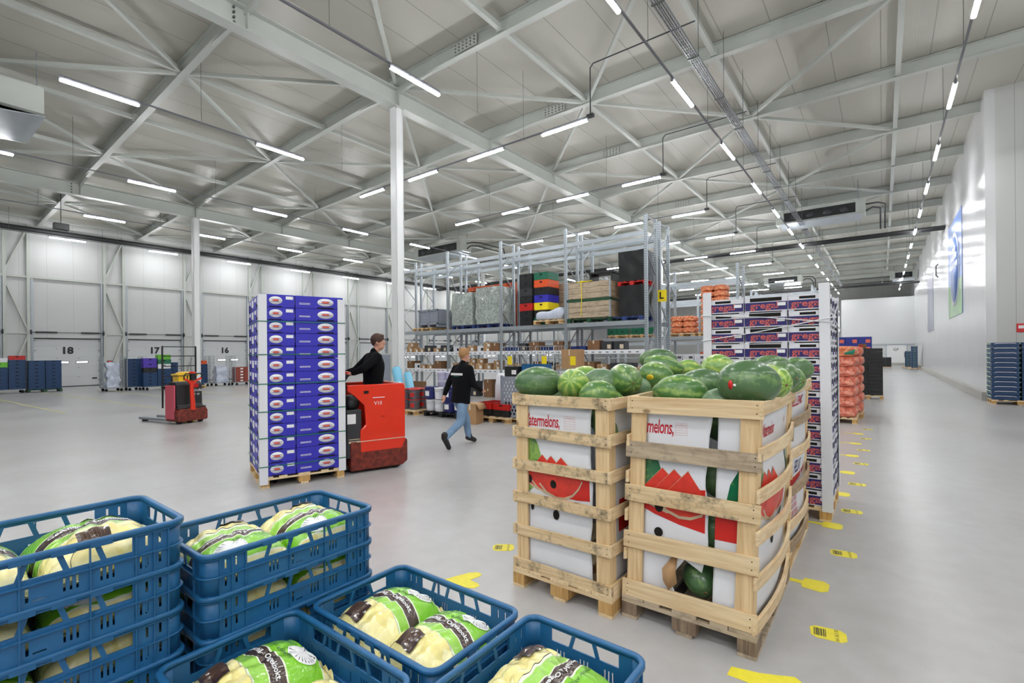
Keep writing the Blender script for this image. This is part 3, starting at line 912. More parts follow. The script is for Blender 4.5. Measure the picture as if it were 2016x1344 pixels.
def batten(x, y, z, alongx, label, group):
    if not bused[0]:
        bused[0] = True; BP.location = (x, y, z); BP.rotation_euler = (0, 0, PI / 2 if alongx else 0); BP['label'] = label; BP['group'] = group
        return BP
    return copy_tree(BP, None, (x, y, z), PI / 2 if alongx else 0, label, group)


ZB = 8.22
def track(p, q, lab, wires):
    mm = MB(); mm.bar(p, q, 0.045, 0.035); o = mm.build('light_track', MAT['rail'])
    tag(o, lab, 'light rail', 'grey rails carrying the lights')
    for w_ in wires:
        mm = MB(); mm.tube([w_, (w_[0], w_[1], ceilz(w_[0]))], 0.006, 4, False); mm.build('suspension_wire', MAT['bolt'], o)


rows = [(-35.65, 1.75, 'beside the dock wall'), (-29.0, 1.9, 'second from the dock wall'), (-22.05, 1.8, 'third from the dock wall'),
        (-3.95, 3.35, 'over the melon crates'), (1.45, 3.3, 'nearest the glossy right wall')]
for (x, y0, nm) in rows:
    k = -2
    ylist = []
    while True:
        y = y0 + 4.47 * k
        if y > 66: break
        if y > (-10 if x > -10 else 0.0): ylist.append(y)
        k += 1
    for i, y in enumerate(ylist):
        batten(x, y, ZB, False, '%s LED batten from the near end, row %s' % (ORD[i], nm), 'LED battens in the row ' + nm)
    track((x, ylist[0] - 0.75, ZB + 0.0722), (x, ylist[-1] + 0.75, ZB + 0.0722), 'long grey rail of the lengthwise light row ' + nm, [(x, y + 2.2, ZB + 0.09) for y in ylist if 0 < y < 45])
for (x, ys, nm) in ((-15.2, (3.29, 7.76), 'short row left of the tall column'), (-8.78, (-10.1, -5.65, -1.18, 3.29, 7.76), 'short row right of the tall column')):
    for i, y in enumerate(ys):
        batten(x, y, ZB, False, '%s LED batten from the near end of the %s' % (ORD[i], nm), 'LED battens in the ' + nm)
    track((x, ys[0] - 0.75, ZB + 0.0722), (x, ys[-1] + 0.75, ZB + 0.0722), 'grey rail of the ' + nm, [(x, y + 2.2, ZB + 0.09) for y in ys])
for r in range(10):
    y = 12.0 + 5.6 * r
    if y > 66: break
    for i, x in enumerate((-7.25, -10.25, -13.25, -16.25)):
        batten(x, y, ZB, True, 'LED batten set across the hall, %s crosswise row, %s from the right' % (ORD[r], ORD[i]), 'LED battens in crosswise row %s' % ORD[r])
    track((-17.0, y, ZB + 0.0722), (-6.35, y, ZB + 0.0722), 'rail of the %s crosswise light row over the racking' % ORD[r], [(-8.7, y, ZB + 0.09), (-14.8, y, ZB + 0.09)])
    if r < 6:
        mm = MB(); mm.tube([(-6.4, y, ZB + 0.1), (-6.4, y, 9.62), (-6.3, y, 9.72), (-3.55, y, 9.72)], 0.018, 6)
        mm.box(-6.5, -6.3, y - 0.05, y + 0.05, ZB + 0.03, ZB + 0.12)
        tag(mm.build('cable_conduit', MAT['dgrey']), 'dark bent conduit feeding the %s crosswise light row' % ORD[r], 'conduit', 'bent light conduits')

# unseen fill battens, added behind and right of the camera to brighten camera-facing sides
for r, y in enumerate((-1.2, -5.6, -10.0)):
    xs_ = [-6.6, -1.6, 3.4, 5.0, 7.2, 9.4]
    for i, x in enumerate(xs_):
        batten(x, y, ZB, True, 'LED batten behind the camera, %s crosswise row back, %s from the left' % (ORD[r], ORD[i]), 'LED battens behind the camera')
    track((-7.4, y, ZB + 0.0722), (10.2, y, ZB + 0.0722), 'grey rail of the %s crosswise light row behind the camera' % ORD[r], [(-5, y, ZB + 0.09), (6.0, y, ZB + 0.09)])
for i in range(4):  # lengthwise row added out of view, more fill from the right
    batten(7.0, 3.0 + 4.47 * i, ZB, False, '%s LED batten of the row in the bay right of the view' % ORD[i], 'LED battens in the bay right of the view')
track((7.0, 2.2, ZB + 0.0722), (7.0, 17.3, ZB + 0.0722), 'grey rail of the light row in the bay right of the view', [(7.0, 5.2, ZB + 0.09), (7.0, 14.2, ZB + 0.09)])

# cable tray
t = thing('cable_tray', 'galvanised wire cable tray hung beside the aisle light row', 'cable tray', (-3.45, 0, 8.55))
mm = MB()
for s in (-1, 1): mm.bar((s * 0.1, -6, 0.03), (s * 0.1, 66, 0.03), 0.012, 0.06)
y = 0.5
while y < 40:
    mm.bar((-0.1, y, 0), (0.1, y, 0), 0.012, 0.008); y += 0.12 if y < 20 else 0.3
mm.build('tray', MAT['galv_d'], t)
mm = MB()
for s in (-0.04, 0.0, 0.05): mm.tube([(s, -6, 0.025), (s, 66, 0.025)], 0.014, 5)
mm.build('cable', MAT['rail'], t)
mm = MB()
for k in range(18):
    yy = 2.5 + k * 2.25
    mm.tube([(0.12, yy, 0), (0.12, yy, 1.75)], 0.008, 5); mm.box(-0.12, 0.14, yy - 0.02, yy + 0.02, -0.03, 0.0)
mm.build('hanger', MAT['bolt'], t)

# ---------------------------------------------------------------- coolers under the roof
def cooler(x, y, z, L, rz, label, pipes=True, flip=False):
    t = thing('ceiling_cooler', label, 'cooler', (x, y, z), rz, 'coolers under the roof')
    mm = MB()
    for s in (-1, 1): mm.box(s * L / 2 - 0.2, s * L / 2 + 0.2, -0.5, 0.5, 0.0, 0.72)
    mm.box(-L / 2, L / 2, -0.48, 0.48, 0.6, 0.74); mm.box(-L / 2, L / 2, -0.48, 0.48, 0.0, 0.1)
    mm.build('casing', MAT['steel'], t, bevel=0.01)
    mm = MB(); mm.box(-L / 2 + 0.2, L / 2 - 0.2, -0.42, 0.42, 0.1, 0.6)
    mm.build('coil', MAT['black'], t)
    nf = max(2, int(L / 0.8))
    for i in range(nf):
        xx = -L / 2 + 0.3 + (L - 0.6) * (i + 0.5) / nf
        mm = MB(); mm.lathe([(0.22, 0), (0.24, -0.06), (0.2, -0.06), (0.2, 0), (0.06, 0.02), (0, 0.02)], 16, TR(xx, -0.42, 0.35) @ RX(PI / 2)); mm.build('fan', MAT['dgrey'], t)
    mm = MB(); mm.add([(-L / 2, -0.55, 0.02), (L / 2, -0.55, 0.02), (L / 2, 0.55, -0.12), (-L / 2, 0.55, -0.12), (-L / 2, -0.55, 0.0), (L / 2, -0.55, 0.0), (L / 2, 0.55, -0.15), (-L / 2, 0.55, -0.15)],
                      [(0, 1, 2, 3), (7, 6, 5, 4), (0, 4, 5, 1), (2, 6, 7, 3), (1, 5, 6, 2), (0, 3, 7, 4)], None, True)
    mm.build('drip_tray', MAT['galv'], t)
    mm = MB()
    for s in (-1, 1):
        for yy in (-0.4, 0.4): mm.tube([(s * (L / 2 - 0.1), yy, 0.7), (s * (L / 2 - 0.1), yy, ceilz(x) - z)], 0.015, 5)
    mm.build('hanger', MAT['galv_d'], t)
    if pipes:
        mm = MB(); e = L / 2 + 0.2
        mm.tube([(e, 0.1, 0.55), (e + 0.5, 0.1, 0.55), (e + 0.8, 0.6, 0.55), (e + 0.8, 3.0, 0.55), (e + 0.8, 3.2, -0.2)], 0.04, 8)
        mm.tube([(e, 0.1, 0.2), (e + 0.3, 0.1, 0.35), (e + 0.6, 0.5, 0.35), (e + 0.6, 3.0, 0.35), (e + 0.6, 3.2, -0.2)], 0.04, 8)
        mm.build('insulated_pipe', MAT['pipe'], t)
    return t


cooler(-2.65, 30.6, 8.65, 3.6, 0, 'white ceiling cooler with black fan opening above the right aisle')
cooler(-24.2, 23.6, 8.5, 4.2, 0, 'ceiling cooler seen above the left end of the racking', True)
cooler(-19.6, 2.2, 8.35, 2.6, PI, 'ceiling cooler cut by the upper left edge of the view', False)
cooler(2.0 - 0.35, 60.5, 8.62, 1.7, 0, 'small far ceiling cooler beside the right wall', False)
cooler(-8.0, 56.0, 8.55, 3.0, 0, 'far ceiling cooler above the stacked purple cartons', True)
t = thing('wall_speaker_box', 'small black box hanging under the roof near the door marked eighteen', 'speaker', (-31.2, 5.2, 8.0))
mm = MB(); mm.box(-0.16, 0.16, -0.28, 0.28, -0.2, 0.12); mm.build('housing', MAT['black'], t, bevel=0.03)
mm = MB(); mm.tube([(0, 0, 0.1), (0, 0, 1.6)], 0.015, 6); mm.build('rod', MAT['dgrey'], t)

# posters on the glossy wall, red sign, hung grille
t = thing('wall_poster', 'large blue and green poster of a round emblem on the glossy right wall', 'poster', (XR - 0.02, 31.0, 0), 0, None)
mm = MB(); mm.box(0, 0.015, -2.7, 2.7, 3.3, 7.9); mm.build('sheet', MAT['blueposter'], t)
mm = MB(); mm.box(-0.006, 0, -2.7, 2.7, 3.3, 4.9); mm.build('meadow', MAT['greenposter'], t)
mm = MB(); mm.lathe([(1.75, 0), (1.75, 0.012), (0, 0.012)], 32, TR(-0.008, 0, 5.5) @ RY(-PI / 2)); mm.build('ring', MAT['paleposter'], t)
mm = MB(); mm.lathe([(1.55, 0), (1.55, 0.012), (0, 0.012)], 32, TR(-0.014, 0, 5.5) @ RY(-PI / 2)); mm.build('disc', MAT['blueposter'], t)
mm = MB()
for zz, ww in ((6.1, 1.0), (5.7, 1.25), (6.45, 0.6)): mm.box(-0.03, -0.026, -ww, ww, zz - 0.13, zz + 0.13)
mm.build('emblem_bar', MAT['paleposter'], t)
t = thing('wall_poster', 'narrow muted poster farther along the glossy right wall', 'poster', (XR - 0.02, 46.0, 0))
mm = MB(); mm.box(0, 0.015, -2.6, 2.6, 3.0, 7.0); mm.build('sheet', MAT['greyposter'], t)
t = thing('fire_hose_sign', 'small red fire hose sign on the wall above the blue crate stacks', 'sign', (3.75, 22.48, 2.4))
mm = MB(); mm.box(-0.29, 0.29, -0.012, 0.012, -0.14, 0.14); mm.build('plate', MAT['signred'], t, bevel=0.004)
mm = MB()
mm.box(-0.25, -0.12, -0.018, -0.013, -0.02, 0.08); mm.box(-0.12, -0.06, -0.018, -0.013, 0.02, 0.05)
mm.lathe([(0.075, 0), (0.075, 0.005), (0.045, 0.005), (0.045, 0)], 16, TR(0.04, -0.013, 0.0) @ RX(PI / 2))
mm.box(0.16, 0.19, -0.018, -0.013, -0.08, 0.09); mm.box(0.12, 0.23, -0.018, -0.013, 0.06, 0.09)
mm.build('pictogram', MAT['white'], t)
t = thing('wall_lamp_bracket', 'small dark bracket fixed high on the glossy wall between the posters', 'bracket', (XR - 0.05, 39.0, 6.1))
mm = MB(); mm.tube([(0, 0, 0), (-0.1, 0, 0.1), (-0.1, 0, 0.7), (0, 0, 0.8)], 0.035, 6); mm.tube([(-0.1, -0.3, 0.5), (-0.1, 0.3, 0.5)], 0.03, 6); mm.build('rod', MAT['dgrey'], t)
# ================================================================ blue crates with potato bags
CH = 0.124      # stacking height


def make_crate(name, mat, L=0.6, W=0.4, H=0.13):
    """stacking crate: long side along local y, origin at the centre of its bottom"""
    mm = MB(); R = 0.035; th = 0.004

    def side(Ls, full, T):
        x0 = -Ls / 2 + R; x1 = Ls / 2 - R
        outer = [(x0, 0.006), (x1, 0.006), (x1, H - 0.004), (x0, H - 0.004)]
        holes = []
        a, b = (x0 + 0.075, x1 - 0.075) if full else (x0 + 0.035, x1 - 0.035)
        nb = 5 if full else 3
        wdt = (b - a) / nb
        zl, zh = 0.072, H - 0.02
        for i in range(nb):
            xa = a + i * wdt + 0.006; xb = a + (i + 1) * wdt - 0.006
            la = lb = 0.0
            if i > 0: la = 0.012 if i <= nb // 2 else -0.012
            if i < nb - 1: lb = 0.012 if i + 1 <= nb // 2 else -0.012
            holes.append([(xa - la / 2, zl), (xb - lb / 2, zl), (xb + lb / 2, zh), (xa + la / 2, zh)])
        for sx in (x0 + 0.02, x0 + 0.05, x1 - 0.05, x1 - 0.02) if full else ():
            holes.append([(sx - 0.003, 0.078), (sx + 0.003, 0.078), (sx + 0.003, 0.105), (sx - 0.003, 0.105)])
            holes.append([(sx - 0.003, 0.025), (sx + 0.003, 0.025), (sx + 0.003, 0.052), (sx - 0.003, 0.052)])
        for g in ((-0.09, 0.05, 0.12, 0.19) if full else (-0.08, 0.0, 0.08)):
            for q in (-0.012, 0.0, 0.012):
                holes.append([(g + q - 0.0024, 0.02), (g + q + 0.0024, 0.02), (g + q + 0.0024, 0.052), (g + q - 0.0024, 0.052)])
        if full:
            holes.append([(-0.03, 0.018), (-0.024, 0.018), (-0.024, 0.05), (-0.03, 0.05)])
            holes.append([(-0.018, 0.018), (0.006, 0.018), (0.006, 0.022), (-0.018, 0.022)])
        mm.mesh_in(panel_mesh(outer, holes, th), T)
        # outside ribs
        for z in (0.06, H - 0.016): mm.box(x0, x1, z - 0.0018, z + 0.0018, 0.0, 0.010, T)
        xs = [a, -0.04, 0.0255 + 0.06, b] if full else [a, b]
        for x in xs: mm.box(x - 0.0016, x + 0.0016, 0.006, H - 0.016, 0.0, 0.008, T)
        if full:
            for x in (x0 + 0.035, x1 - 0.035, x0 + 0.002, x1 - 0.002): mm.box(x - 0.0014, x + 0.0014, 0.006, H - 0.01, 0.0, 0.009, T)
        # bumps on the rim underside
        for i in range(1, nb):
            xx = a + i * wdt
            mm.box(xx - 0.022, xx + 0.022, H - 0.019, H - 0.008, -0.003, 0.0125, T)

    ox, oy = W / 2 - 0.012, L / 2 - 0.012
    side(L - 0.024, True, TR(ox, 0, 0) @ RIGHT); side(L - 0.024, True, TR(-ox, 0, 0) @ LEFTF)
    side(W - 0.024, False, TR(0, -oy, 0) @ FRONT); side(W - 0.024, False, TR(0, oy, 0) @ BACKF)
    # rounded corners with ribs
    for sx, sy, a0 in ((1, 1, 0), (-1, 1, PI / 2), (-1, -1, PI), (1, -1, 1.5 * PI)):
        cx, cy = sx * (ox - R), sy * (oy - R)
        n = 6
        for r0, r1, z0, z1 in ((R - 0.002, R + 0.002, 0.006, H - 0.004), (R, R + 0.010, 0.0582, 0.0618), (R, R + 0.010, H - 0.018, H - 0.014)):
            vs = []; fs = []
            for i in range(n + 1):
                a = a0 + PI / 2 * i / n
                c, s_ = math.cos(a), math.sin(a)
                vs += [(cx + r0 * c, cy + r0 * s_, z0), (cx + r1 * c, cy + r1 * s_, z0), (cx + r1 * c, cy + r1 * s_, z1), (cx + r0 * c, cy + r0 * s_, z1)]
            for i in range(n):
                b_ = i * 4
                for k in range(4): fs.append((b_ + k, b_ + (k + 1) % 4, b_ + 4 + (k + 1) % 4, b_ + 4 + k))
            mm.add(vs, fs)

    def loop(off, z0, z1, wd):
        vs = []; fs = []; pts = []
        for sx, sy, a0 in ((1, 1, 0), (-1, 1, PI / 2), (-1, -1, PI), (1, -1, 1.5 * PI)):
            cx, cy = sx * (ox - R), sy * (oy - R)
            for i in range(7):
                a = a0 + PI / 2 * i / 6
                pts.append((cx, cy, math.cos(a), math.sin(a)))
        for cx, cy, c, s_ in pts:
            a_, b_ = R + off - wd, R + off
            vs += [(cx + a_ * c, cy + a_ * s_, z0), (cx + b_ * c, cy + b_ * s_, z0), (cx + b_ * c, cy + b_ * s_, z1 - 0.003), (cx + (b_ - 0.003) * c, cy + (b_ - 0.003) * s_, z1), (cx + (a_ + 0.003) * c, cy + (a_ + 0.003) * s_, z1), (cx + a_ * c, cy + a_ * s_, z1 - 0.003)]
        n = len(pts)
        for i in range(n):
            j = (i + 1) % n
            for k in range(6): fs.append((i * 6 + k, j * 6 + k, j * 6 + (k + 1) % 6, i * 6 + (k + 1) % 6))
        mm.add(vs, fs)
    loop(0.012, H - 0.014, H, 0.017)
    loop(0.0, 0.0, 0.012, 0.010)
    mm.box(-ox + 0.004, ox - 0.004, -oy + 0.004, oy - 0.004, 0.004, 0.008)
    return mm.build(name, mat)


CR = make_crate('produce_crate', MAT['bluecrate'])
CR['category'] = 'crate'

# ---- the printed bag
BL, BW, BH = 0.318, 0.262, 0.108
rb = random.Random(5)
POT = []
while len(POT) < 34:
    q_ = max(((rb.uniform(-BL / 2, BL / 2), rb.uniform(-BW / 2, BW / 2)) for _ in range(12)), key=lambda c: min([(c[0] - a) ** 2 + (c[1] - b) ** 2 for a, b in POT] + [1]))
    POT.append(q_)


def bag_h(x, y):
    u = min(1, abs(2 * x / BL)); v = min(1, abs(2 * y / BW))
    e = max(0.0, 1 - u ** 3.2) ** 0.5 * max(0.0, 1 - v ** 2.8) ** 0.5
    d = min((x - a) ** 2 + (y - b) ** 2 for a, b in POT)
    bump = max(0.0, 1 - d / 0.0011) ** 0.5 * (0.016 if abs(x - 0.045) > 0.085 else 0.007)
    wr = 0.003 * math.sin(31 * x + 9 * math.sin(17 * y)) * math.sin(23 * y + 2)
    return 0.012 + e * (BH - 0.02 + bump + wr)


def make_bag():
    t = thing('potato_bag', 'x', 'potato bag')
    mm = MB()
    NU, NV = 84, 64
    mm.grid(NU, NV, lambda u, v: ((u - 0.5) * BL, (v - 0.5) * BW, bag_h((u - 0.5) * BL, (v - 0.5) * BW)))
    mm.grid(12, 10, lambda u, v: ((0.5 - u) * BL, (v - 0.5) * BW, 0.012 - 0.011 * min(1, 6 * min(u, 1 - u, v, 1 - v))))
    for s in (-1, 1):   # crimped film ends
        mm.grid(24, 2, lambda u, v: (s * (BL / 2 + 0.013 * v), (u - 0.5) * BW * (1 - 0.25 * v), 0.013 + 0.006 * math.sin(u * 40) * v + 0.012 * v))
    mm.build('filled_bag', MAT['bag'], t)
    f = lambda ox, oy, sc, ang: (lambda x, y, z: (lambda px, py: (px, py, bag_h(px, py) + 0.0022))(ox + sc * (x * math.cos(ang) - y * math.sin(ang)), oy + sc * (x * math.sin(ang) + y * math.cos(ang))))
    A = -PI / 2

    def fm(ox, ang=A, oy=0.0):
        def g(x, y, z):
            px = ox + (x * math.cos(ang) - y * math.sin(ang)); py = oy + (x * math.sin(ang) + y * math.cos(ang))
            px -= 0.9 * py * py
            return (px, py, bag_h(px, py) + 0.003)
        return g
    mm = MB(); mm.mesh_in(text_mesh('Geschild & Ongekookt', 0.0208, 0, 0.1, offset=0.0004), None, fm(0.027)); mm.build('ribbon_lettering', MAT['white'], t)
    mm = MB(); mm.mesh_in(text_mesh('zorg voor aardappelen', 0.017, 0, 0.25), None, fm(0.072, A, 0.02)); mm.build('small_lettering', MAT['greendark'], t)
    # sunburst emblem with a lettered band across
    mm = MB(); ex, ey = 0.108, -0.045
    def em(x, y, z=0.003): return (min(BL / 2, ex + x), ey + y, bag_h(max(-BL / 2, min(BL / 2, ex + x)), ey + y) + z)
    mm.flatpoly([(0.034 * math.cos(a * PI / 12), 0.05 * math.sin(a * PI / 12)) for a in range(24)], None, lambda x, y, z: em(x, y, 0.0026), 0, 3)
    mm.build('emblem', MAT['white'], t)
    mm = MB()
    for a in range(22):
        an = a * PI / 11 + 0.1; c, s_ = math.cos(an), math.sin(an)
        if abs(c) > 0.97: continue
        q = [(0.014 * c, 0.02 * s_), (0.03 * c - 0.0012 * s_, 0.045 * s_ + 0.0012 * c), (0.03 * c + 0.0012 * s_, 0.045 * s_ - 0.0012 * c)]
        mm.flatpoly(q, None, lambda x, y, z: em(x, y, 0.0036))
    mm.build('emblem_ray', MAT['ink'], t)
    # brown card label with lines of print and a curled wire
    mm = MB(); lx, ly = -0.098, 0.03
    def lf(x, y, z=0.006): return (lx + x, ly + y, bag_h(lx + x, ly + y) + z)
    mm.flatpoly([(-0.032, -0.035), (0.028, -0.04), (0.034, 0.03), (-0.026, 0.035)], None, lambda x, y, z: lf(x, y), 0, 3)
    mm.build('brown_label', MAT['brownlab'], t)
    mm = MB()
    for i in range(7):
        y = -0.03 + i * 0.0095
        mm.flatpoly([(-0.022, y * 0.8), (0.026, y * 0.8 - 0.002), (0.026, y * 0.8 - 0.0008), (-0.022, y * 0.8 + 0.0012)], None, lambda x, yy, z: lf(x, yy, 0.0075), 0, 2)
    mm.build('label_print', MAT['card_d'], t)
    mm = MB()
    pts = []
    for i in range(17):
        a = PI * 1.35 * i / 16
        pts.append(lf(-0.03 + 0.028 * math.cos(a) - 0.02, 0.055 + 0.022 * math.sin(a) - 0.02, 0.006))
    mm.tube(pts, 0.0009, 5, False); mm.build('clip_wire', MAT['brownlab'], t)
    return t


BG = make_bag(); bgu = [0]; cru = [0]


def crate(x, y, z, rz, label, group):
    if not cru[0]:
        cru[0] = 1; CR.location = (x, y, z); CR.rotation_euler = (0, 0, rz); CR['label'] = label; CR['group'] = group
        return CR
    return copy_tree(CR, None, (x, y, z), rz, label, group)


def bag(x, y, z, rz, label, group='bags of peeled potatoes', tilt=(0, 0), sc=1.0):
    rot = (tilt[0], tilt[1], rz)
    if not bgu[0]:
        bgu[0] = 1; BG.location = (x, y, z); BG.rotation_euler = rot; BG['label'] = label; BG['group'] = group
        return BG
    return copy_tree(BG, None, (x, y, z), rot, label, group)


# one pallet under the four stacks
def pallet_mb(L, W, mats=('wood', 'block'), H=0.144):
    """EUR type pallet, long side along local y; returns the list of (name, MB, material)"""
    out = []
    for i in range(5):
        w_ = 0.145 if i in (0, 2, 4) else 0.1
        x = -W / 2 + w_ / 2 + (W - w_) * i / 4 if i in (0, 4) else (-W / 2 + W * i / 4)
        mm = MB(); mm.box(x - w_ / 2, x + w_ / 2, -L / 2, L / 2, H - 0.022, H); out.append(('deck_board', mm, MAT[mats[0] + '_y'] if mats[0] == 'wood' else MAT[mats[0]]))
    for y in (-L / 2 + 0.0725, 0, L / 2 - 0.0725):
        mm = MB(); mm.box(-W / 2, W / 2, y - 0.0725, y + 0.0725, H - 0.044, H - 0.0225); out.append(('cross_board', mm, MAT['wood'] if mats[0] == 'wood' else MAT[mats[0]]))
        for x in (-W / 2 + 0.05, 0, W / 2 - 0.05):
            mm = MB(); mm.box(x - (0.05 if x else 0.0725), x + (0.05 if x else 0.0725), y - 0.0725, y + 0.0725, 0.022, H - 0.0445); out.append(('block', mm, MAT[mats[1]]))
    for x in (-W / 2 + 0.05, 0, W / 2 - 0.05):
        mm = MB(); mm.box(x - 0.05, x + 0.05, -L / 2, L / 2, 0, 0.0215); out.append(('bottom_board', mm, MAT[mats[0] + '_y'] if mats[0] == 'wood' else MAT[mats[0]]))
    return out


def pallet(loc, L, W, label, mats=('wood', 'block'), rz=0.0, group='wooden pallets', parts=True, H=0.144):
    if parts:
        t = thing('wooden_pallet' if mats[0].startswith('wood') else 'plastic_pallet', label, 'pallet', loc, rz, group)
        for n_, mm, mt in pallet_mb(L, W, mats, H): mm.build(n_, mt, t, bevel=0.002)
        return t
    allm = MB()
    for n_, mm, mt in pallet_mb(L, W, mats, H): allm.add(mm.v, mm.f, None, True)
    o = allm.build('wooden_pallet' if mats[0].startswith('wood') else 'plastic_pallet', MAT[mats[0]])
    o.location = loc; o.rotation_euler = (0, 0, rz)
    return tag(o, label, 'pallet', group)


pallet((-1.76, 0.53, 0), 1.22, 0.44, 'low pallet board under the two tall crate stacks at the left edge', H=0.14)
pallet((-1.02, 0.85, 0), 0.86, 1.06, 'pallet under the three lower crate stacks in front', H=0.14)
Z0 = 0.141
STK = [  # x, y, rot, layers, name of the stack, layers that hold visible bags
    (-1.765, 0.225, 0, 9, 'stack at the lower left edge', (8, 7, 6, 5)),
    (-1.745, 0.850, 0, 8, 'second stack from the left', (7, 6, 5)),
    (-1.225, 1.055, PI / 2, 6, 'front middle stack with two whole bags', (5,)),
    (-0.705, 0.965, 0, 6, 'right front stack next to the melon crates', (5,)),
    (-1.245, 0.625, PI / 2, 6, 'bottom middle stack cut by the lower edge', (5,)),
]
for (x, y, rz, nl, nm, vis) in STK:
    for k in range(nl):
        top = nl - 1 - k
        lab = 'open blue crate topmost of the %s' % nm if top == 0 else 'blue crate, %s from the top of the %s' % (ORD[top], nm)
        crate(x + (0.002 * math.sin(k * 5)), y, Z0 + k * CH, rz, lab, 'blue crates in the ' + nm)
zt = lambda nl: Z0 + (nl - 1) * CH + 0.0085
# top bags
bag(-1.765, 0.36, zt(9), PI + 0.06, 'potato bag lying at the right end of the left edge top crate')
bag(-1.765, 0.09, zt(9), PI - 0.04, 'potato bag in the left edge top crate, cut by the picture edge')
bag(-1.745, 0.985, zt(8) + 0.004, 0.05, 'potato bag at the far end of the second stack top crate', sc=1)
bag(-1.745, 0.715, zt(8) + 0.004, -0.05, 'potato bag at the near end of the second stack top crate')
bag(-1.365, 1.055, zt(6), PI / 2 + 0.03, 'left one of two potato bags in the front middle crate')
bag(-1.095, 1.05, zt(6), PI / 2 - 0.03, 'right one of two potato bags in the front middle crate')
bag(-0.70, 1.07, zt(6) + 0.01, -0.05, 'large potato bag in the right front crate with the brown label at its left')
bag(-0.70, 0.81, zt(6) + 0.01, 0.05, 'nearer potato bag in the right front crate, cut by the lower edge')
bag(-1.385, 0.625, zt(6), PI / 2 - 0.04, 'potato bag in the bottom middle crate with its white emblem in view')
bag(-1.11, 0.60, zt(6), PI * 1.5 + 0.03, 'potato bag at the lower edge with only its label end in view')
for si in (0, 1):
    x, y, rz, nl, nm, vis = STK[si]
    for j, k in enumerate(vis[1:]):
        for q in (0, 1):
            bag(x, y + (0.135 if q else -0.135), Z0 + k * CH + 0.0085, (0.02 if (j + q) % 2 else PI - 0.02), 'potato bag behind the slots, %s crate down, %s end, %s' % (ORD[j + 1], ('near', 'far')[q], nm), 'bags inside the lower crates of the ' + nm)
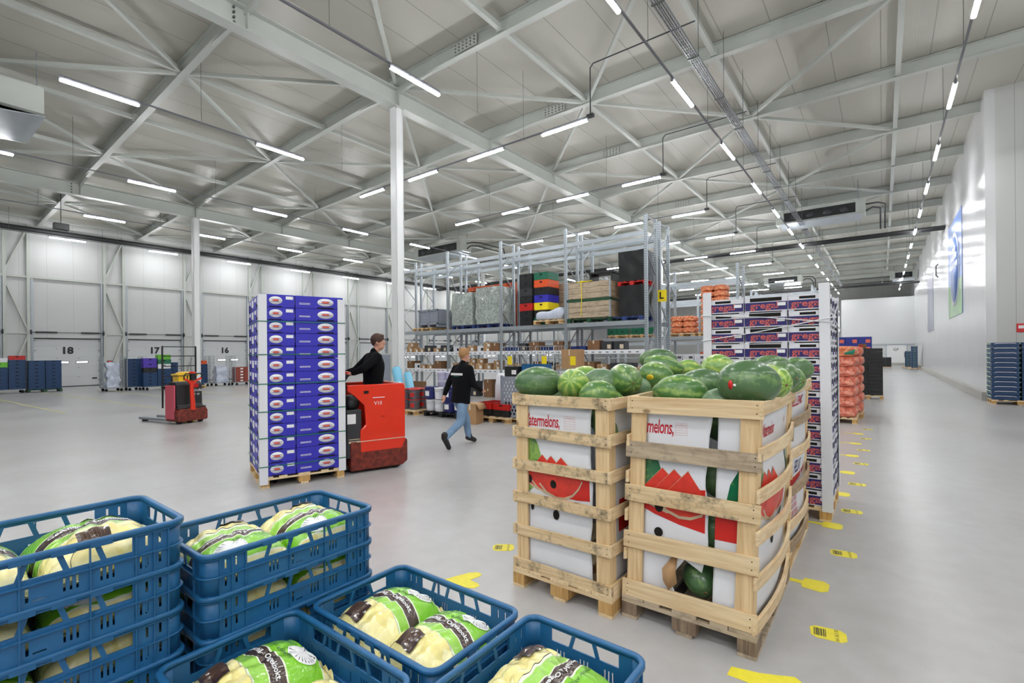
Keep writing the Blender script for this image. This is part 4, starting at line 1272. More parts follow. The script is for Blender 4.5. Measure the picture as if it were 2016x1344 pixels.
# ================================================================ slatted crates of watermelons
def slat_crate(x0, y0, W, L, fz, sz, label, slatm, sidem, lean=0.0, bow=0.05, pal=('wood', 'block'), palname='', seed=1, rzs=0.0, hfz=0.075, hsz=0.075, art=True, mirror=False):
    """x0,y0: near left corner. fz / sz: centres of the front and side slats above the floor"""
    rnd = random.Random(seed)
    t = thing('slatted_melon_crate', label, 'crate', (x0, y0, 0), rzs, 'slatted melon crates')
    H = max(fz[0] + hfz / 2, sz[0] + hsz / 2)
    zb = 0.146

    def LN(x, y, z):      # the boards lean outwards a little with height
        k = max(0, (z - 0.14)) / 1.3
        return (x + lean * k, y, z)

    def bow_fn(tt, z): return bow * math.sin(PI * tt) * (0.6 + 0.4 * math.sin(PI * min(1, z / H)))

    def board(nm, p0, p1, z, h, th, mat, axis, out, bw=0.0):
        mm = MB(); n = 12 if bw else 2
        jz0, jz1 = rnd.uniform(-0.008, 0.008), rnd.uniform(-0.008, 0.008)
        vs = []; fs = []
        for i in range(n + 1):
            u = i / n
            zc = z + jz0 * (1 - u) + jz1 * u
            for (o_, zz) in ((0, zc - h / 2), (th, zc - h / 2), (th, zc + h / 2), (0, zc + h / 2)):
                off = out * (o_ + (bow_fn(u, z) * bw))
                if axis == 'x': p = (p0[0] + (p1[0] - p0[0]) * u, p0[1] + off, zz)
                else: p = (p0[0] + off, p0[1] + (p1[1] - p0[1]) * u, zz)
                vs.append(LN(*p))
        for i in range(n):
            for k in range(4):
                a = i * 4 + k; b = i * 4 + (k + 1) % 4
                fs.append((a, b, b + 4, a + 4))
        fs.append((3, 2, 1, 0)); m4 = n * 4; fs.append((m4, m4 + 1, m4 + 2, m4 + 3))
        mm.add(vs, fs, None, True)
        # nail heads
        mm.m = 1
        for u in (0.045, 0.955):
            for dz in (-0.2, 0.25):
                zc = z + jz0 * (1 - u) + jz1 * u + dz * h
                if axis == 'x': c = LN(p0[0] + (p1[0] - p0[0]) * u, p0[1] + out * (th + 0.0005), zc); T = TR(*c) @ (FRONT if out < 0 else BACKF)
                else: c = LN(p0[0] + out * (th + 0.0005), p0[1] + (p1[1] - p0[1]) * u, zc); T = TR(*c) @ (RIGHT if out > 0 else LEFTF)
                mm.lathe([(0.004, 0.0), (0.0, 0.0006)], 6, T)
        return mm.build(nm, [mat, MAT['hole']], t, bevel=0.0015)

    # corner posts: two boards each
    def post(x, y, sx, sy):
        mm = MB(); w_ = 0.098
        for (a0, a1, b0, b1) in ((x, x + sx * w_, y, y + sy * 0.02), (x, x + sx * 0.02, y + sy * 0.02, y + sy * w_)):
            lo = LN(0, 0, zb)[0]; hi = LN(0, 0, H - 0.004)[0]
            vs = [(a0 + lo, b0, zb), (a1 + lo, b0, zb), (a1 + lo, b1, zb), (a0 + lo, b1, zb), (a0 + hi, b0, H - 0.004), (a1 + hi, b0, H - 0.004), (a1 + hi, b1, H - 0.004), (a0 + hi, b1, H - 0.004)]
            mm.add(vs, [(0, 3, 2, 1), (4, 5, 6, 7), (0, 1, 5, 4), (1, 2, 6, 5), (2, 3, 7, 6), (3, 0, 4, 7)], None, True)
        mm.build('corner_post', MAT['wood_v'], t, bevel=0.002)
    e = 0.024
    post(e, e, 1, 1); post(W - e, e, -1, 1); post(e, L - e, 1, -1); post(W - e, L - e, -1, -1)
    for i, z in enumerate(fz):
        board('slat', (0, e), (W, e), z, hfz, 0.019, slatm[i % len(slatm)], 'x', -1)
        board('slat', (0, L - e), (W, L - e), z, hfz, 0.019, slatm[i % len(slatm)], 'x', 1)
    for i, z in enumerate(sz):
        board('slat', (W - e, 0.0), (W - e, L), z, hsz, 0.019, sidem[i % len(sidem)], 'y', 1, 1.0 if 0 < i else 0.5)
        board('slat', (e, 0.0), (e, L), z, hsz, 0.019, sidem[(i + 1) % len(sidem)], 'y', -1, 0.35)
    # cardboard lining: four gently bulged sheets with a split in the front
    zt = H - 0.075
    inn = 0.05

    def fsheet(x, z, o=0.0):
        b = 0.014 * math.sin(PI * (x - 0.1) / (W - 0.2)) * math.sin(4 * PI * (z - zb) / (zt - zb)) if 0.1 < x < W - 0.1 else 0
        return LN(x, inn + 0.002 - b * 0.6 - o, z)

    def rsheet(y, z, o=0.0):
        u = max(0, min(1, y / L))
        b = bow * 0.9 * math.sin(PI * u) * (0.6 + 0.4 * math.sin(PI * min(1, z / H))) + 0.012 * math.sin(PI * u) * math.sin(11 * (z - zb))
        return LN(W - inn + b + o, y, z)
    return t, H, zb, zt, inn, LN, fsheet, rsheet


def sheet(t, fn, a0, a1, z0, z1, nm='cardboard_lining', nu=16, nv=18, edge=None):
    mm = MB()
    def g(u, v):
        z = z0 + (z1 - z0) * v; a = a0 + (a1 - a0) * u
        if edge: a = edge(a, z, u)
        return fn(a, z)
    mm.grid(nu, nv, g)
    o = mm.build(nm, MAT['card_w'], t)
    s = o.modifiers.new('thick', 'SOLIDIFY'); s.thickness = 0.005; s.offset = 0
    return o


def art_on(t, fn, xo, zo, sc, flip=1, xmax=0.62, fb=0.0):
    """printed picture: striped melon, red field with three slices, drawn in sheet coordinates"""
    def put(nm, poly, mat, off, div=3):
        mm = MB()
        mm.flatpoly([(min(x, xmax), y) for x, y in poly], None, lambda x, y, z: fn(xo + x * sc * flip, zo + y * sc, off), 0, div)
        mm.build(nm, mat, t)
    put('printed_melon', [(-0.02, 0.28), (0.05, 0.29), (0.10, 0.22), (0.145, 0.10), (0.12, -0.02), (0.04, -0.12), (-0.02, -0.16)], MAT['print_green'], 0.0035)
    put('printed_red_field', [(0.0, -0.02), (0.2, 0.02), (0.62, 0.05), (0.62, -0.125 - fb), (0.42, -0.135 - fb * 0.9), (0.25, -0.13 - fb * 0.7), (0.1, -0.10 - fb * 0.6), (0.0, -0.08 - fb * 0.4)], MAT['pr_red'], 0.004)
    for i, ax in enumerate((0.14, 0.215, 0.30)):
        o_ = 0.0046 + i * 0.0012; k = (0.86, 0.93, 1.0)[i]
        arc = [(0.17, 0.0), (0.14, -0.06), (0.09, -0.115), (0.02, -0.15), (-0.05, -0.155), (-0.13, -0.125), (-0.19, -0.065)]
        rind = [(0.0, 0.152)] + arc
        put('printed_slice_rind', [(ax + a_ * k, b_ * k + (1 - k) * 0.15) for a_, b_ in rind], MAT['pr_rind'], o_)
        fl = [(0.0, 0.147)] + [(a_ * 0.955, b_ * 0.9 + 0.004) for a_, b_ in arc]
        put('printed_slice', [(ax + a_ * k, b_ * k + (1 - k) * 0.15) for a_, b_ in fl], MAT['pr_slice'], o_ + 0.0006)


def hole_on(t, fn, x, z, rx, rz_, nm='vent_hole'):
    mm = MB(); mm.flatpoly([(x + rx * math.cos(a * PI / 9), z + rz_ * math.sin(a * PI / 9)) for a in range(18)], None, lambda a, b, c: fn(a, b, 0.0085), 0, 1)
    mm.build(nm, MAT['hole'], t)


def words_on(t, fn, s, size, x, z, mat, shear=0.15, off=0.004, align='LEFT', nm='lettering', sx=0.48):
    mm = MB(); mm.mesh_in(text_mesh(s, size, 0, shear, align, 0.92, 0.0018), None, lambda a, b, c: fn(x + a * sx, z + b, off)); mm.build(nm, mat, t)


def size_table(t, fn, x, z, w_, h_):
    mm = MB()
    for i in range(6):
        zz = z + h_ * i / 5 if i < 5 else z + h_
        mm.flatpoly([(x, zz), (x + w_, zz), (x + w_, zz + 0.0014), (x, zz + 0.0014)], None, lambda a, b, c: fn(a, b, 0.004), 0, 1)
    for xx in (x, x + w_): mm.flatpoly([(xx, z), (xx + 0.0014, z), (xx + 0.0014, z + h_), (xx, z + h_)], None, lambda a, b, c: fn(a, b, 0.004), 0, 1)
    mm.mesh_in(text_mesh('CLASS: II', 0.014, 0), None, lambda a, b, c: fn(x + w_ / 2 + a, z + h_ - 0.012 + b, 0.004))
    mm.build('printed_table', MAT['pinkink'], t)


def wave_edge(x_edge, amp, ph):
    return lambda a, z, u: a + (amp * math.sin(9 * z + ph) + amp * 0.5 * math.sin(23 * z + ph)) * max(0, (u - 0.8) * 5)


W_, L_ = 0.8, 1.2
# --- left crate
pallet((-1.79, 3.44, 0), 1.2, 0.8, 'pale pallet under the left melon crate', ('wood', 'block'))
tA, H, zb, zt, inn, LN, fs_, rs_ = slat_crate(-2.19, 2.84, W_, L_, [1.383, 1.143, 0.908, 0.662, 0.42, 0.172], [1.383, 1.143, 0.908, 0.662, 0.42, 0.172],
    'left slatted melon crate with six dark stained front slats', [MAT['wood_s']] * 6, [MAT['wood_y']], lean=0.0, bow=0.02, seed=3)
sheet(tA, fs_, 0.1, 0.635, zb, zt, edge=wave_edge(0.6, 0.008, 1))
sheet(tA, fs_, 0.02, 0.10, zb, zt); 
sheet(tA, rs_, 0.03, 1.17, zb, zt)
sheet(tA, lambda y, z, o=0: LN(inn, y, z), 0.03, 1.17, zb, zt); sheet(tA, lambda x, z, o=0: LN(x, L_ - inn, z), 0.05, 0.75, zb, zt)
art_on(tA, fs_, 0.1, 0.84, 1.0, xmax=0.52)
words_on(tA, fs_, 'Watermelons,', 0.125, 0.06, 1.228, MAT['redink'], 0.12)
size_table(tA, fs_, 0.42, 1.19, 0.085, 0.085)
for (hx, hz, a, b) in ((0.15, 0.6, 0.013, 0.027), (0.35, 0.573, 0.026, 0.034), (0.335, 0.79, 0.026, 0.03), (0.13, 0.80, 0.02, 0.03)): hole_on(tA, fs_, hx, hz, a, b)
words_on(tA, rs_, 'Greek Watermelons', 0.1, 0.56, 1.24, MAT['redink'], 0.12)
mm = MB(); mm.flatpoly([(0.55, 1.0), (0.66, 0.95), (0.72, 0.8), (0.66, 0.62), (0.55, 0.55), (0.48, 0.75)], None, lambda a, b, c: rs_(a, b, 0.004), 0, 3); mm.build('printed_melon', MAT['print_green'], tA)
mm = MB(); mm.flatpoly([(0.2, 0.72), (1.1, 0.72), (1.1, 0.5), (0.2, 0.5)], None, lambda a, b, c: rs_(a, b, 0.0045), 0, 3); mm.build('printed_red_field', MAT['pr_red'], tA)

# --- front right crate
pallet((-0.965, 3.53, 0), 1.2, 0.8, 'dark grey pallet under the front right melon crate', ('wood_g', 'block_g'))
tB, H, zb, zt, inn, LN, fs_, rs_ = slat_crate(-1.365, 2.93, W_, L_, [1.386, 1.103, 0.812, 0.516, 0.202], [1.402, 1.152, 0.915, 0.672, 0.418, 0.168],
    'front right slatted melon crate with a torn hole low in its cardboard', [MAT['wood'], MAT['wood_g'], MAT['wood_s'], MAT['wood'], MAT['wood']], [MAT['wood_y']], lean=0.05, bow=0.055, seed=8, hfz=0.104)
sheet(tB, fs_, 0.115, 0.505, 0.47, zt, edge=wave_edge(0.5, 0.010, 2))
sheet(tB, fs_, 0.115, 0.33, zb, 0.47, edge=lambda a, z, u: a + (0.05 * math.cos((z - 0.30) * 14) - 0.03) * max(0, (u - 0.6) * 2.5) * -1)
sheet(tB, fs_, 0.552, 0.76, zb, zt)
sheet(tB, rs_, 0.03, 1.17, zb, zt, nu=24)
sheet(tB, lambda y, z, o=0: LN(inn, y, z), 0.03, 1.17, zb, zt); sheet(tB, lambda x, z, o=0: LN(x, L_ - inn, z), 0.05, 0.75, zb, zt)
art_on(tB, fs_, 0.09, 0.845, 1.0, xmax=0.405, fb=0.09)
mm = MB(); mm.flatpoly([(0.552, 0.80), (0.76, 0.80), (0.76, 0.615), (0.552, 0.61)], None, lambda a, b, c: fs_(a, b, 0.004), 0, 2); mm.build('printed_red_field', MAT['pr_red'], tB)
mm = MB(); mm.flatpoly([(0.64, 0.74), (0.76, 0.72), (0.76, 1.06), (0.68, 1.05), (0.63, 0.95), (0.61, 0.84)], None, lambda a, b, c: fs_(a, b, 0.004), 0, 3); mm.build('printed_melon', MAT['print_green'], tB)
words_on(tB, fs_, 'melons,', 0.125, 0.118, 1.245, MAT['redink'], 0.12)
size_table(tB, fs_, 0.30, 1.205, 0.07, 0.075)
hole_on(tB, fs_, 0.215, 0.75, 0.028, 0.04); hole_on(tB, fs_, 0.215, 0.583, 0.028, 0.03)
# torn flaps
mm = MB(); mm.add([fs_(0.30, 0.44, 0.0), fs_(0.34, 0.462, 0.004), fs_(0.335, 0.36, 0.012), fs_(0.345, 0.30, 0.01), fs_(0.30, 0.25, 0.03), fs_(0.27, 0.31, 0.05), fs_(0.262, 0.38, 0.05)], [(0, 1, 2, 6), (2, 3, 5, 6), (3, 4, 5)]); o = mm.build('torn_flap', MAT['card_b'], tB)
o.modifiers.new('s', 'SOLIDIFY').thickness = 0.004
mm = MB(); mm.add([fs_(0.335, 0.47, 0.003), fs_(0.50, 0.475, 0.003), fs_(0.49, 0.40, 0.014)], [(0, 2, 1)]); o = mm.build('torn_flap', MAT['card_w'], tB)
o.modifiers.new('s', 'SOLIDIFY').thickness = 0.004
words_on(tB, rs_, 'k. Watermelons', 0.115, 0.10, 1.25, MAT['redink'], 0.12)
words_on(tB, rs_, 'k.  wat', 0.07, 0.78, 1.26, MAT['pinkink'], 0.1)
art_on(tB, rs_, 0.06, 0.86, 1.05)
mm = MB(); mm.flatpoly([(0.84, 1.12), (0.98, 1.13), (1.02, 1.0), (0.96, 0.88), (0.86, 0.9), (0.82, 1.0)], None, lambda a, b, c: rs_(a, b, 0.006), 0, 3); mm.build('printed_melon', MAT['print_green'], tB)
for (hx, hz) in ((0.05, 0.52), (0.45, 0.56), (0.62, 0.68), (1.0, 0.58)): hole_on(tB, rs_, hx, hz, 0.028, 0.04)

# --- crates behind
pallet((-0.985, 4.87, 0), 1.2, 0.8, 'pallet under the rear right melon crate')
tC, H, zb, zt, inn, LN, fs2, rs2 = slat_crate(-1.385, 4.27, W_, L_, [1.38, 1.10, 0.81, 0.51, 0.2], [1.42, 1.16, 0.9, 0.62, 0.34, 0.17],
    'rear right melon crate whose side shows purple print', [MAT['wood']], [MAT['wood_y'], MAT['wood_ys']], lean=0.04, bow=0.05, seed=12)
for fn_, a, b in ((fs2, 0.1, 0.7), (rs2, 0.03, 1.17), (lambda y, z, o=0: (inn, y, z), 0.03, 1.17), (lambda x, z, o=0: (x, L_ - inn, z), 0.05, 0.75)): sheet(tC, fn_, a, b, zb, zt)
words_on(tC, rs2, 'HELLENIC', 0.11, 0.12, 1.30, MAT['redink'], 0.05, sx=1.1)
words_on(tC, rs2, 'HELLAS', 0.15, 0.25, 0.76, MAT['navy'], 0.0)
for i in range(5): words_on(tC, rs2, 'PRODUCT OF GREECE', 0.05, 0.2, 0.54 - i * 0.05, MAT['pinkink'], 0.0)
mm = MB(); mm.flatpoly([(0.1, 0.68), (0.9, 0.70), (0.9, 0.66), (0.1, 0.6)], None, lambda a, b, c: rs2(a, b, 0.004), 0, 2); mm.build('printed_red_field', MAT['pr_red'], tC)
pallet((-1.83, 4.74, 0), 1.2, 0.8, 'pallet under the rear left melon crate')
tD, H, zb, zt, inn, LN, fs3, rs3 = slat_crate(-2.23, 4.14, W_, L_, [1.38, 1.10, 0.81, 0.51, 0.2], [1.38, 1.13, 0.9, 0.65, 0.42, 0.2],
    'rear left melon crate mostly hidden behind the two front ones', [MAT['wood']], [MAT['wood_y']], bow=0.02, seed=14)
for fn_, a, b in ((fs3, 0.1, 0.7), (rs3, 0.03, 1.17), (lambda y, z, o=0: (inn, y, z), 0.03, 1.17), (lambda x, z, o=0: (x, L_ - inn, z), 0.05, 0.75)): sheet(tD, fn_, a, b, zb, zt)

# ---- watermelons
def make_melon(mat, seed):
    mm = MB(); r = random.Random(seed)
    nu, nv = 40, 26
    vs = []
    mm.ell((0, 0, 0), (1, 1, 1), nu, nv, RY(PI / 2))
    out = []
    for x, y, z in mm.v:
        k = 1 + 0.02 * math.sin(8 * math.atan2(z, y)) * (1 - abs(x)) + 0.02 * noise.noise(Vector((x * 1.6 + seed, y * 1.6, z * 1.6)))
        e = 1 - 0.0 * abs(x)
        dimple = 0.03 * math.exp(-((1 - abs(x)) / 0.02) ** 2) if abs(x) > 0.93 else 0
        out.append(((x - math.copysign(dimple, x)) * (1 + 0.02 * noise.noise(Vector((seed, x, 0)))), y * k, z * k))
    mm.v = out
    me = mm.build('watermelon', MAT[mat])
    return me


def melon(loc, r, rot, mat, label, stem=True):
    """r = (half length, half thickness)"""
    melon.n += 1
    o = make_melon(mat, melon.n)
    # bake the size into the mesh so that the pattern keeps its scale
    for v in o.data.vertices: v.co = Vector((v.co.x * r[0], v.co.y * r[1], v.co.z * r[1]))
    o.location = loc; o.rotation_euler = rot
    tag(o, label, 'watermelon', 'watermelons')
    mm = MB(); mm.lathe([(0.009, 0), (0.006, 0.003), (0.0, 0.004)], 10, TR(r[0] * 0.985, 0, 0) @ RY(PI / 2))
    mm.build('blossom_scar', MAT['card_d'], o)
    return o


melon.n = 0
ML = [
    ((-2.07, 3.02, 1.495), (0.185, 0.122), (0, 0, 0.72), 'mel_dark', 'large dark green watermelon at the left corner of the left crate'),
    ((-1.775, 3.04, 1.485), (0.15, 0.116), (0.3, 0.3, 1.9), 'mel_light', 'light yellowish watermelon second from the left in the left crate'),
    ((-1.86, 3.36, 1.50), (0.14, 0.115), (0, 0, 0.6), 'mel_light', 'pale watermelon behind the yellowish one, left crate'),
    ((-1.545, 2.975, 1.425), (0.135, 0.105), (0, 0.0, 0.75), 'mel_strip', 'watermelon low at the front rim of the left crate'),
    ((-1.655, 3.24, 1.485), (0.14, 0.118), (0.2, 0.1, 0.5), 'mel_dull', 'dull grey green watermelon in the middle of the left crate'),
    ((-1.51, 3.32, 1.52), (0.17, 0.115), (0, 0.12, -0.75), 'mel_strip', 'striped watermelon with its star shaped end turned to the camera'),
    ((-1.54, 3.15, 1.37), (0.10, 0.085), (0, 0, 0.6), 'mel_strip', 'watermelon just showing over the right rim of the left crate'),
    ((-1.44, 3.76, 1.53), (0.14, 0.112), (0.4, 0.2, 0.3), 'mel_strip', 'watermelon with a yellow orange patch at its lower left'),
    ((-1.50, 4.10, 1.595), (0.175, 0.092), (0, 0.25, 0.45), 'mel_strip', 'long watermelon lying second highest at the back of the pile'),
    ((-1.68, 4.44, 1.65), (0.18, 0.1), (0, 0.0, 0.65), 'mel_dark', 'highest watermelon at the back left of the pile'),
    ((-1.50, 3.50, 1.44), (0.12, 0.095), (0, 0, 0.2), 'mel_dull', 'small dull watermelon below the yellow patched one'),
    ((-1.46, 4.62, 1.56), (0.12, 0.085), (0, 0, 0.65), 'mel_light', 'light green watermelon between the high pile and the blue printed boxes'),
    ((-1.03, 3.13, 1.455), (0.165, 0.118), (0, 0.1, 0.45), 'mel_strip', 'striped watermelon at the left front rim of the right crate'),
    ((-0.96, 3.38, 1.485), (0.165, 0.118), (0, 0.1, 0.6), 'mel_dark', 'dark watermelon behind the striped one in the right crate'),
    ((-0.99, 3.86, 1.58), (0.135, 0.118), (0.5, 0.3, 0.9), 'mel_light', 'round pale watermelon at the back of the right crate'),
    ((-0.635, 3.13, 1.53), (0.18, 0.138), (0, 0.05, 0.55), 'mel_dark', 'biggest dark watermelon with a red sticker in the right crate'),
    ((-0.565, 3.43, 1.525), (0.14, 0.108), (0, 0.1, -0.75), 'mel_light', 'yellow green watermelon right of the red stickered one'),
    ((-0.56, 3.70, 1.545), (0.14, 0.105), (0, 0.05, -0.6), 'mel_dark', 'dark watermelon behind the yellow green one at the right rim'),
    ((-0.55, 3.96, 1.515), (0.13, 0.1), (0, 0.1, -0.5), 'mel_strip', 'rightmost watermelon near the rim corner of the right crate'),
    ((-0.75, 4.52, 1.585), (0.165, 0.1), (0, 0, 0.6), 'mel_dark', 'long dark watermelon in front of the blue printed boxes'),
    ((-0.57, 4.64, 1.565), (0.13, 0.1), (0, 0, 0.5), 'mel_dark', 'farthest right watermelon in front of the blue printed boxes'),
    ((-0.80, 3.12, 1.40), (0.11, 0.095), (0, 0, 0.6), 'mel_dull', 'pale watermelon low between the striped and the stickered one'),
    ((-1.20, 3.42, 1.42), (0.14, 0.1), (0, 0, 0.2), 'mel_strip', 'half hidden watermelon at the inner left side of the right crate'),
    ((-1.20, 3.72, 1.44), (0.14, 0.1), (0, 0, 0.9), 'mel_light', 'half hidden pale watermelon farther back in the right crate'),
    ((-1.80, 3.66, 1.42), (0.16, 0.11), (0, 0, 0.4), 'mel_strip', 'hidden striped watermelon in the back half of the left crate'),
    ((-2.03, 3.42, 1.36), (0.14, 0.11), (0, 0, 0.4), 'mel_dull', 'watermelon sunk at the left side of the left crate'),
    ((-0.72, 4.05 - 0.1, 1.41), (0.14, 0.1), (0, 0, 0.7), 'mel_strip', 'watermelon at the back rim of the right crate'),
    ((-1.10, 4.50, 1.44), (0.14, 0.11), (0, 0, 0.7), 'mel_strip', 'watermelon in the rear right crate left of the long dark one'),
    ((-1.85, 4.62, 1.44), (0.15, 0.11), (0, 0, 0.9), 'mel_strip', 'watermelon behind the highest one in the rear left crate'),
    ((-0.915, 3.115, 0.305), (0.125, 0.105), (0, 0.35, -1.05), 'mel_dark', 'watermelon showing through the torn hole in the cardboard'),
    ((-0.83, 3.125, 0.62), (0.12, 0.1), (0, 1.2, 0.2), 'mel_dark', 'watermelon behind the split in the red printed cardboard'),
    ((-1.25, 3.13, 1.24), (0.14, 0.09), (0, 1.2, 0.0), 'mel_dark', 'watermelon behind the left post under the top slat, right crate'),
    ((-1.50, 2.99, 1.2), (0.14, 0.08), (0, 1.3, 0.0), 'mel_dark', 'watermelon behind the right post under the top slat, left crate'),
    ((-0.83, 3.13, 0.95), (0.13, 0.085), (0, 1.4, 0.0), 'mel_dark', 'watermelon deep behind the dark split, right crate'),
]
for a in ML:
    mo = melon(*a[:4], a[4])
    if 'red sticker' in a[4]:
        for (px_, py_, pz_, ry, rz2, mt, nm) in ((-0.1328, -0.0926, -0.0098, 0.013, 0.026, 'signred', 'red_sticker'), (-0.1147, -0.1058, -0.011, 0.008, 0.008, 'white', 'white_sticker')):
            nn = Vector((px_ / 0.18 ** 2, py_ / 0.138 ** 2, pz_ / 0.138 ** 2)).normalized()
            T_ = Vector((px_, py_, pz_)) ; q_ = nn.to_track_quat('Z', 'Y').to_matrix().to_4x4()
            mm = MB(); mm.lathe([(0, 0.0018), (1, 0.0012), (1, -0.003)], 18, Matrix.Translation(T_ + nn * 0.001) @ q_ @ Matrix.Diagonal((ry, rz2, 1, 1))); mm.build(nm, MAT[mt], mo)
    if 'yellow orange patch' in a[4]:
        nn = Vector((-0.03, -0.107, 0.02)).normalized()
        mm = MB(); mm.ell((-0.029, -0.098, 0.0235), (0.034, 0.012, 0.026), 16, 10); mm.build('ground_spot', P('yellow_ground_spot', (222, 186, 40), 0.4, var=0.25, scale=20), mo)
# dark filler under the visible melons so that nothing looks hollow: more melons of the load
for (cx, cy, nm) in ((-1.79, 3.44, 'left'), (-0.965, 3.53, 'front right'), (-0.985, 4.87, 'rear right'), (-1.83, 4.74, 'rear left')):
    i = 0
    for (dx, dy) in ((-0.15, -0.35), (0.15, -0.12), (-0.14, 0.12), (0.14, 0.36)):
        i += 1
        melon((cx + dx, cy + dy, 1.24), (0.17, 0.13), (0, 0, 0.3 * i), 'mel_dark', 'watermelon of the layer below, %s from the front, %s crate' % (ORD[i - 1], nm))
# stickers
for (loc, rot, sc, mat, nm) in (((-0.635, 3.13, 1.53), None, 1, 'signred', 'red'),):
    pass
# ================================================================ generic stacking crate, cartons
def simple_crate(name, mat, L, W, H, handle=None, slots=True, origin='c'):
    """L along local x (the face with the handle looks to -y), W along y"""
    mm = MB(); t = 0.012
    mm.box(-L / 2, L / 2, -W / 2, -W / 2 + t, 0.008, H - 0.012); mm.box(-L / 2, L / 2, W / 2 - t, W / 2, 0.008, H - 0.012)
    mm.box(-L / 2, -L / 2 + t, -W / 2, W / 2, 0.008, H - 0.012); mm.box(L / 2 - t, L / 2, -W / 2, W / 2, 0.008, H - 0.012)
    mm.box(-L / 2 + 0.01, L / 2 - 0.01, -W / 2 + 0.01, W / 2 - 0.01, 0, 0.012)
    e = 0.008
    for a, b, c, d in ((-L / 2 - e, L / 2 + e, -W / 2 - e, -W / 2 + t), (-L / 2 - e, L / 2 + e, W / 2 - t, W / 2 + e), (-L / 2 - e, -L / 2 + t, -W / 2, W / 2), (L / 2 - t, L / 2 + e, -W / 2, W / 2)):
        mm.box(a, b, c, d, H - 0.022, H - 0.002)
        mm.box(a + 0.003 * (a > 0), b, c, d, H * 0.45, H * 0.45 + 0.006)
    if slots:
        n = 5
        for i in range(n + 1):
            x = -L / 2 + L * i / n
            mm.box(x - 0.004, x + 0.004, -W / 2 - e * 0.8, W / 2 + e * 0.8, 0.01, H - 0.02)
    mm.m = 1
    if handle == 'hole':
        for s in (-1, 1): mm.box(-0.055, 0.055, s * (W / 2 + 0.0085) - 0.001, s * (W / 2 + 0.0085) + 0.001, H * 0.62, H * 0.8)
    mats = [mat, MAT['hole']]
    o = mm.build(name, mats)
    return o


class Proto:
    """first use moves the prototype itself, later uses copy it with its parts"""
    def __init__(s, root): s.root = root; s.used = False

    def put(s, loc, rz, label, group, scale=None):
        rot = rz if not isinstance(rz, (int, float)) else (0, 0, rz)
        if not s.used:
            s.used = True; o = s.root; o.location = loc; o.rotation_euler = rot
            if scale: o.scale = scale
            tag(o, label, None, group); return o
        return copy_tree(s.root, None, loc, rot, label, group, scale)


# ---- white and navy tray cartons
def tray_carton(W, D, H, big):
    t = thing('tray_carton', 'x', 'carton')
    mm = MB()
    w = 0.006
    mm.box(0, W, 0, w, 0, H - 0.012); mm.box(0, W, D - w, D, 0, H - 0.012); mm.box(0, w, 0, D, 0, H - 0.03); mm.box(W - w, W, 0, D, 0, H - 0.03); mm.box(0, W, 0, D, 0, 0.005)
    for x in (0, W - 0.05): mm.box(x, x + 0.05, 0, 0.012, H - 0.02, H); mm.box(x, x + 0.05, D - 0.012, D, H - 0.02, H)
    mm.build('carton_body', MAT['tray'], t)
    mm = MB(); mm.box(0.004, W - 0.004, -0.002, 0, 0.012, 0.1); mm.build('navy_band', MAT['navy'], t)
    T = TR(W * 0.46, -0.0032, 0.062) @ FRONT @ Matrix.Diagonal((0.98, 0.82, 1, 1))
    mm = MB(); mm.mesh_in(text_mesh('gregal', 0.118, 0, 0, space=1.0, offset=0.0018), T); mm.build('lettering_outline', MAT['orangeink'], t)
    mm = MB(); mm.mesh_in(text_mesh('gregal', 0.118, 0, 0, space=1.0, offset=-0.0034), TR(0, -0.0012, 0) @ T); mm.build('lettering', MAT['navy'], t)
    mm = MB()
    if big: mm.box(W * 0.12, W * 0.86, -0.0025, -0.0005, 0.108, 0.148)
    else: mm.box(W * 0.28, W * 0.68, -0.0025, -0.0005, 0.112, 0.138)
    mm.build('hand_hole', MAT['hole'], t)
    mm = MB(); mm.box(W * 0.76, W * 0.95, -0.004, -0.003, 0.055, 0.09); mm.build('price_label', MAT['white'], t)
    mm = MB()
    for s, x in ((1, W + 0.001), (-1, -0.001)):
        mm.box(x - 0.001, x + 0.001, 0.02, D * 0.55, 0.03, 0.10)
    mm.build('side_print', MAT['navy'], t)
    mm = MB()
    for x in (W + 0.0015, -0.0015): mm.box(x - 0.001, x + 0.001, D * 0.62, D * 0.9, 0.06, 0.115)
    mm.build('side_hole', MAT['hole'], t)
    return t


GX = [-1.62, -1.20, -0.78]; GW = [0.415, 0.415, 0.36]
GN = ['left', 'middle', 'right']
gp = [Proto(tray_carton(0.413, 0.33, 0.166, False)), Proto(tray_carton(0.413, 0.33, 0.166, True)), Proto(tray_carton(0.358, 0.33, 0.166, False))]
pallet((-1.02, 6.25, 0), 1.0, 1.2, 'pallet under the tall stack of white and navy tray cartons', group='wooden pallets')
NG = 13
for k in range(NG):
    z = 0.146 + k * 0.1665
    hh = 'top' if k == NG - 1 else ('%s from the top' % ORD[NG - 1 - k])
    for c in range(3):
        j = 0.006 * math.sin(k * 3.1 + c * 2)
        gp[c].put((GX[c] + j * 0.6, 5.76 + j, z), 0.0, 'white and navy tray carton, %s front column, %s' % (GN[c], hh), 'tray cartons on the tall pallet')
        if c != 1:
            for r in (1, 2):
                gp[c].put((GX[c] + j * 0.6, 5.76 + r * 0.335 + j, z), 0.0, 'white and navy tray carton, %s column, %s row back, %s' % (GN[c], ORD[r], hh), 'tray cartons on the tall pallet')
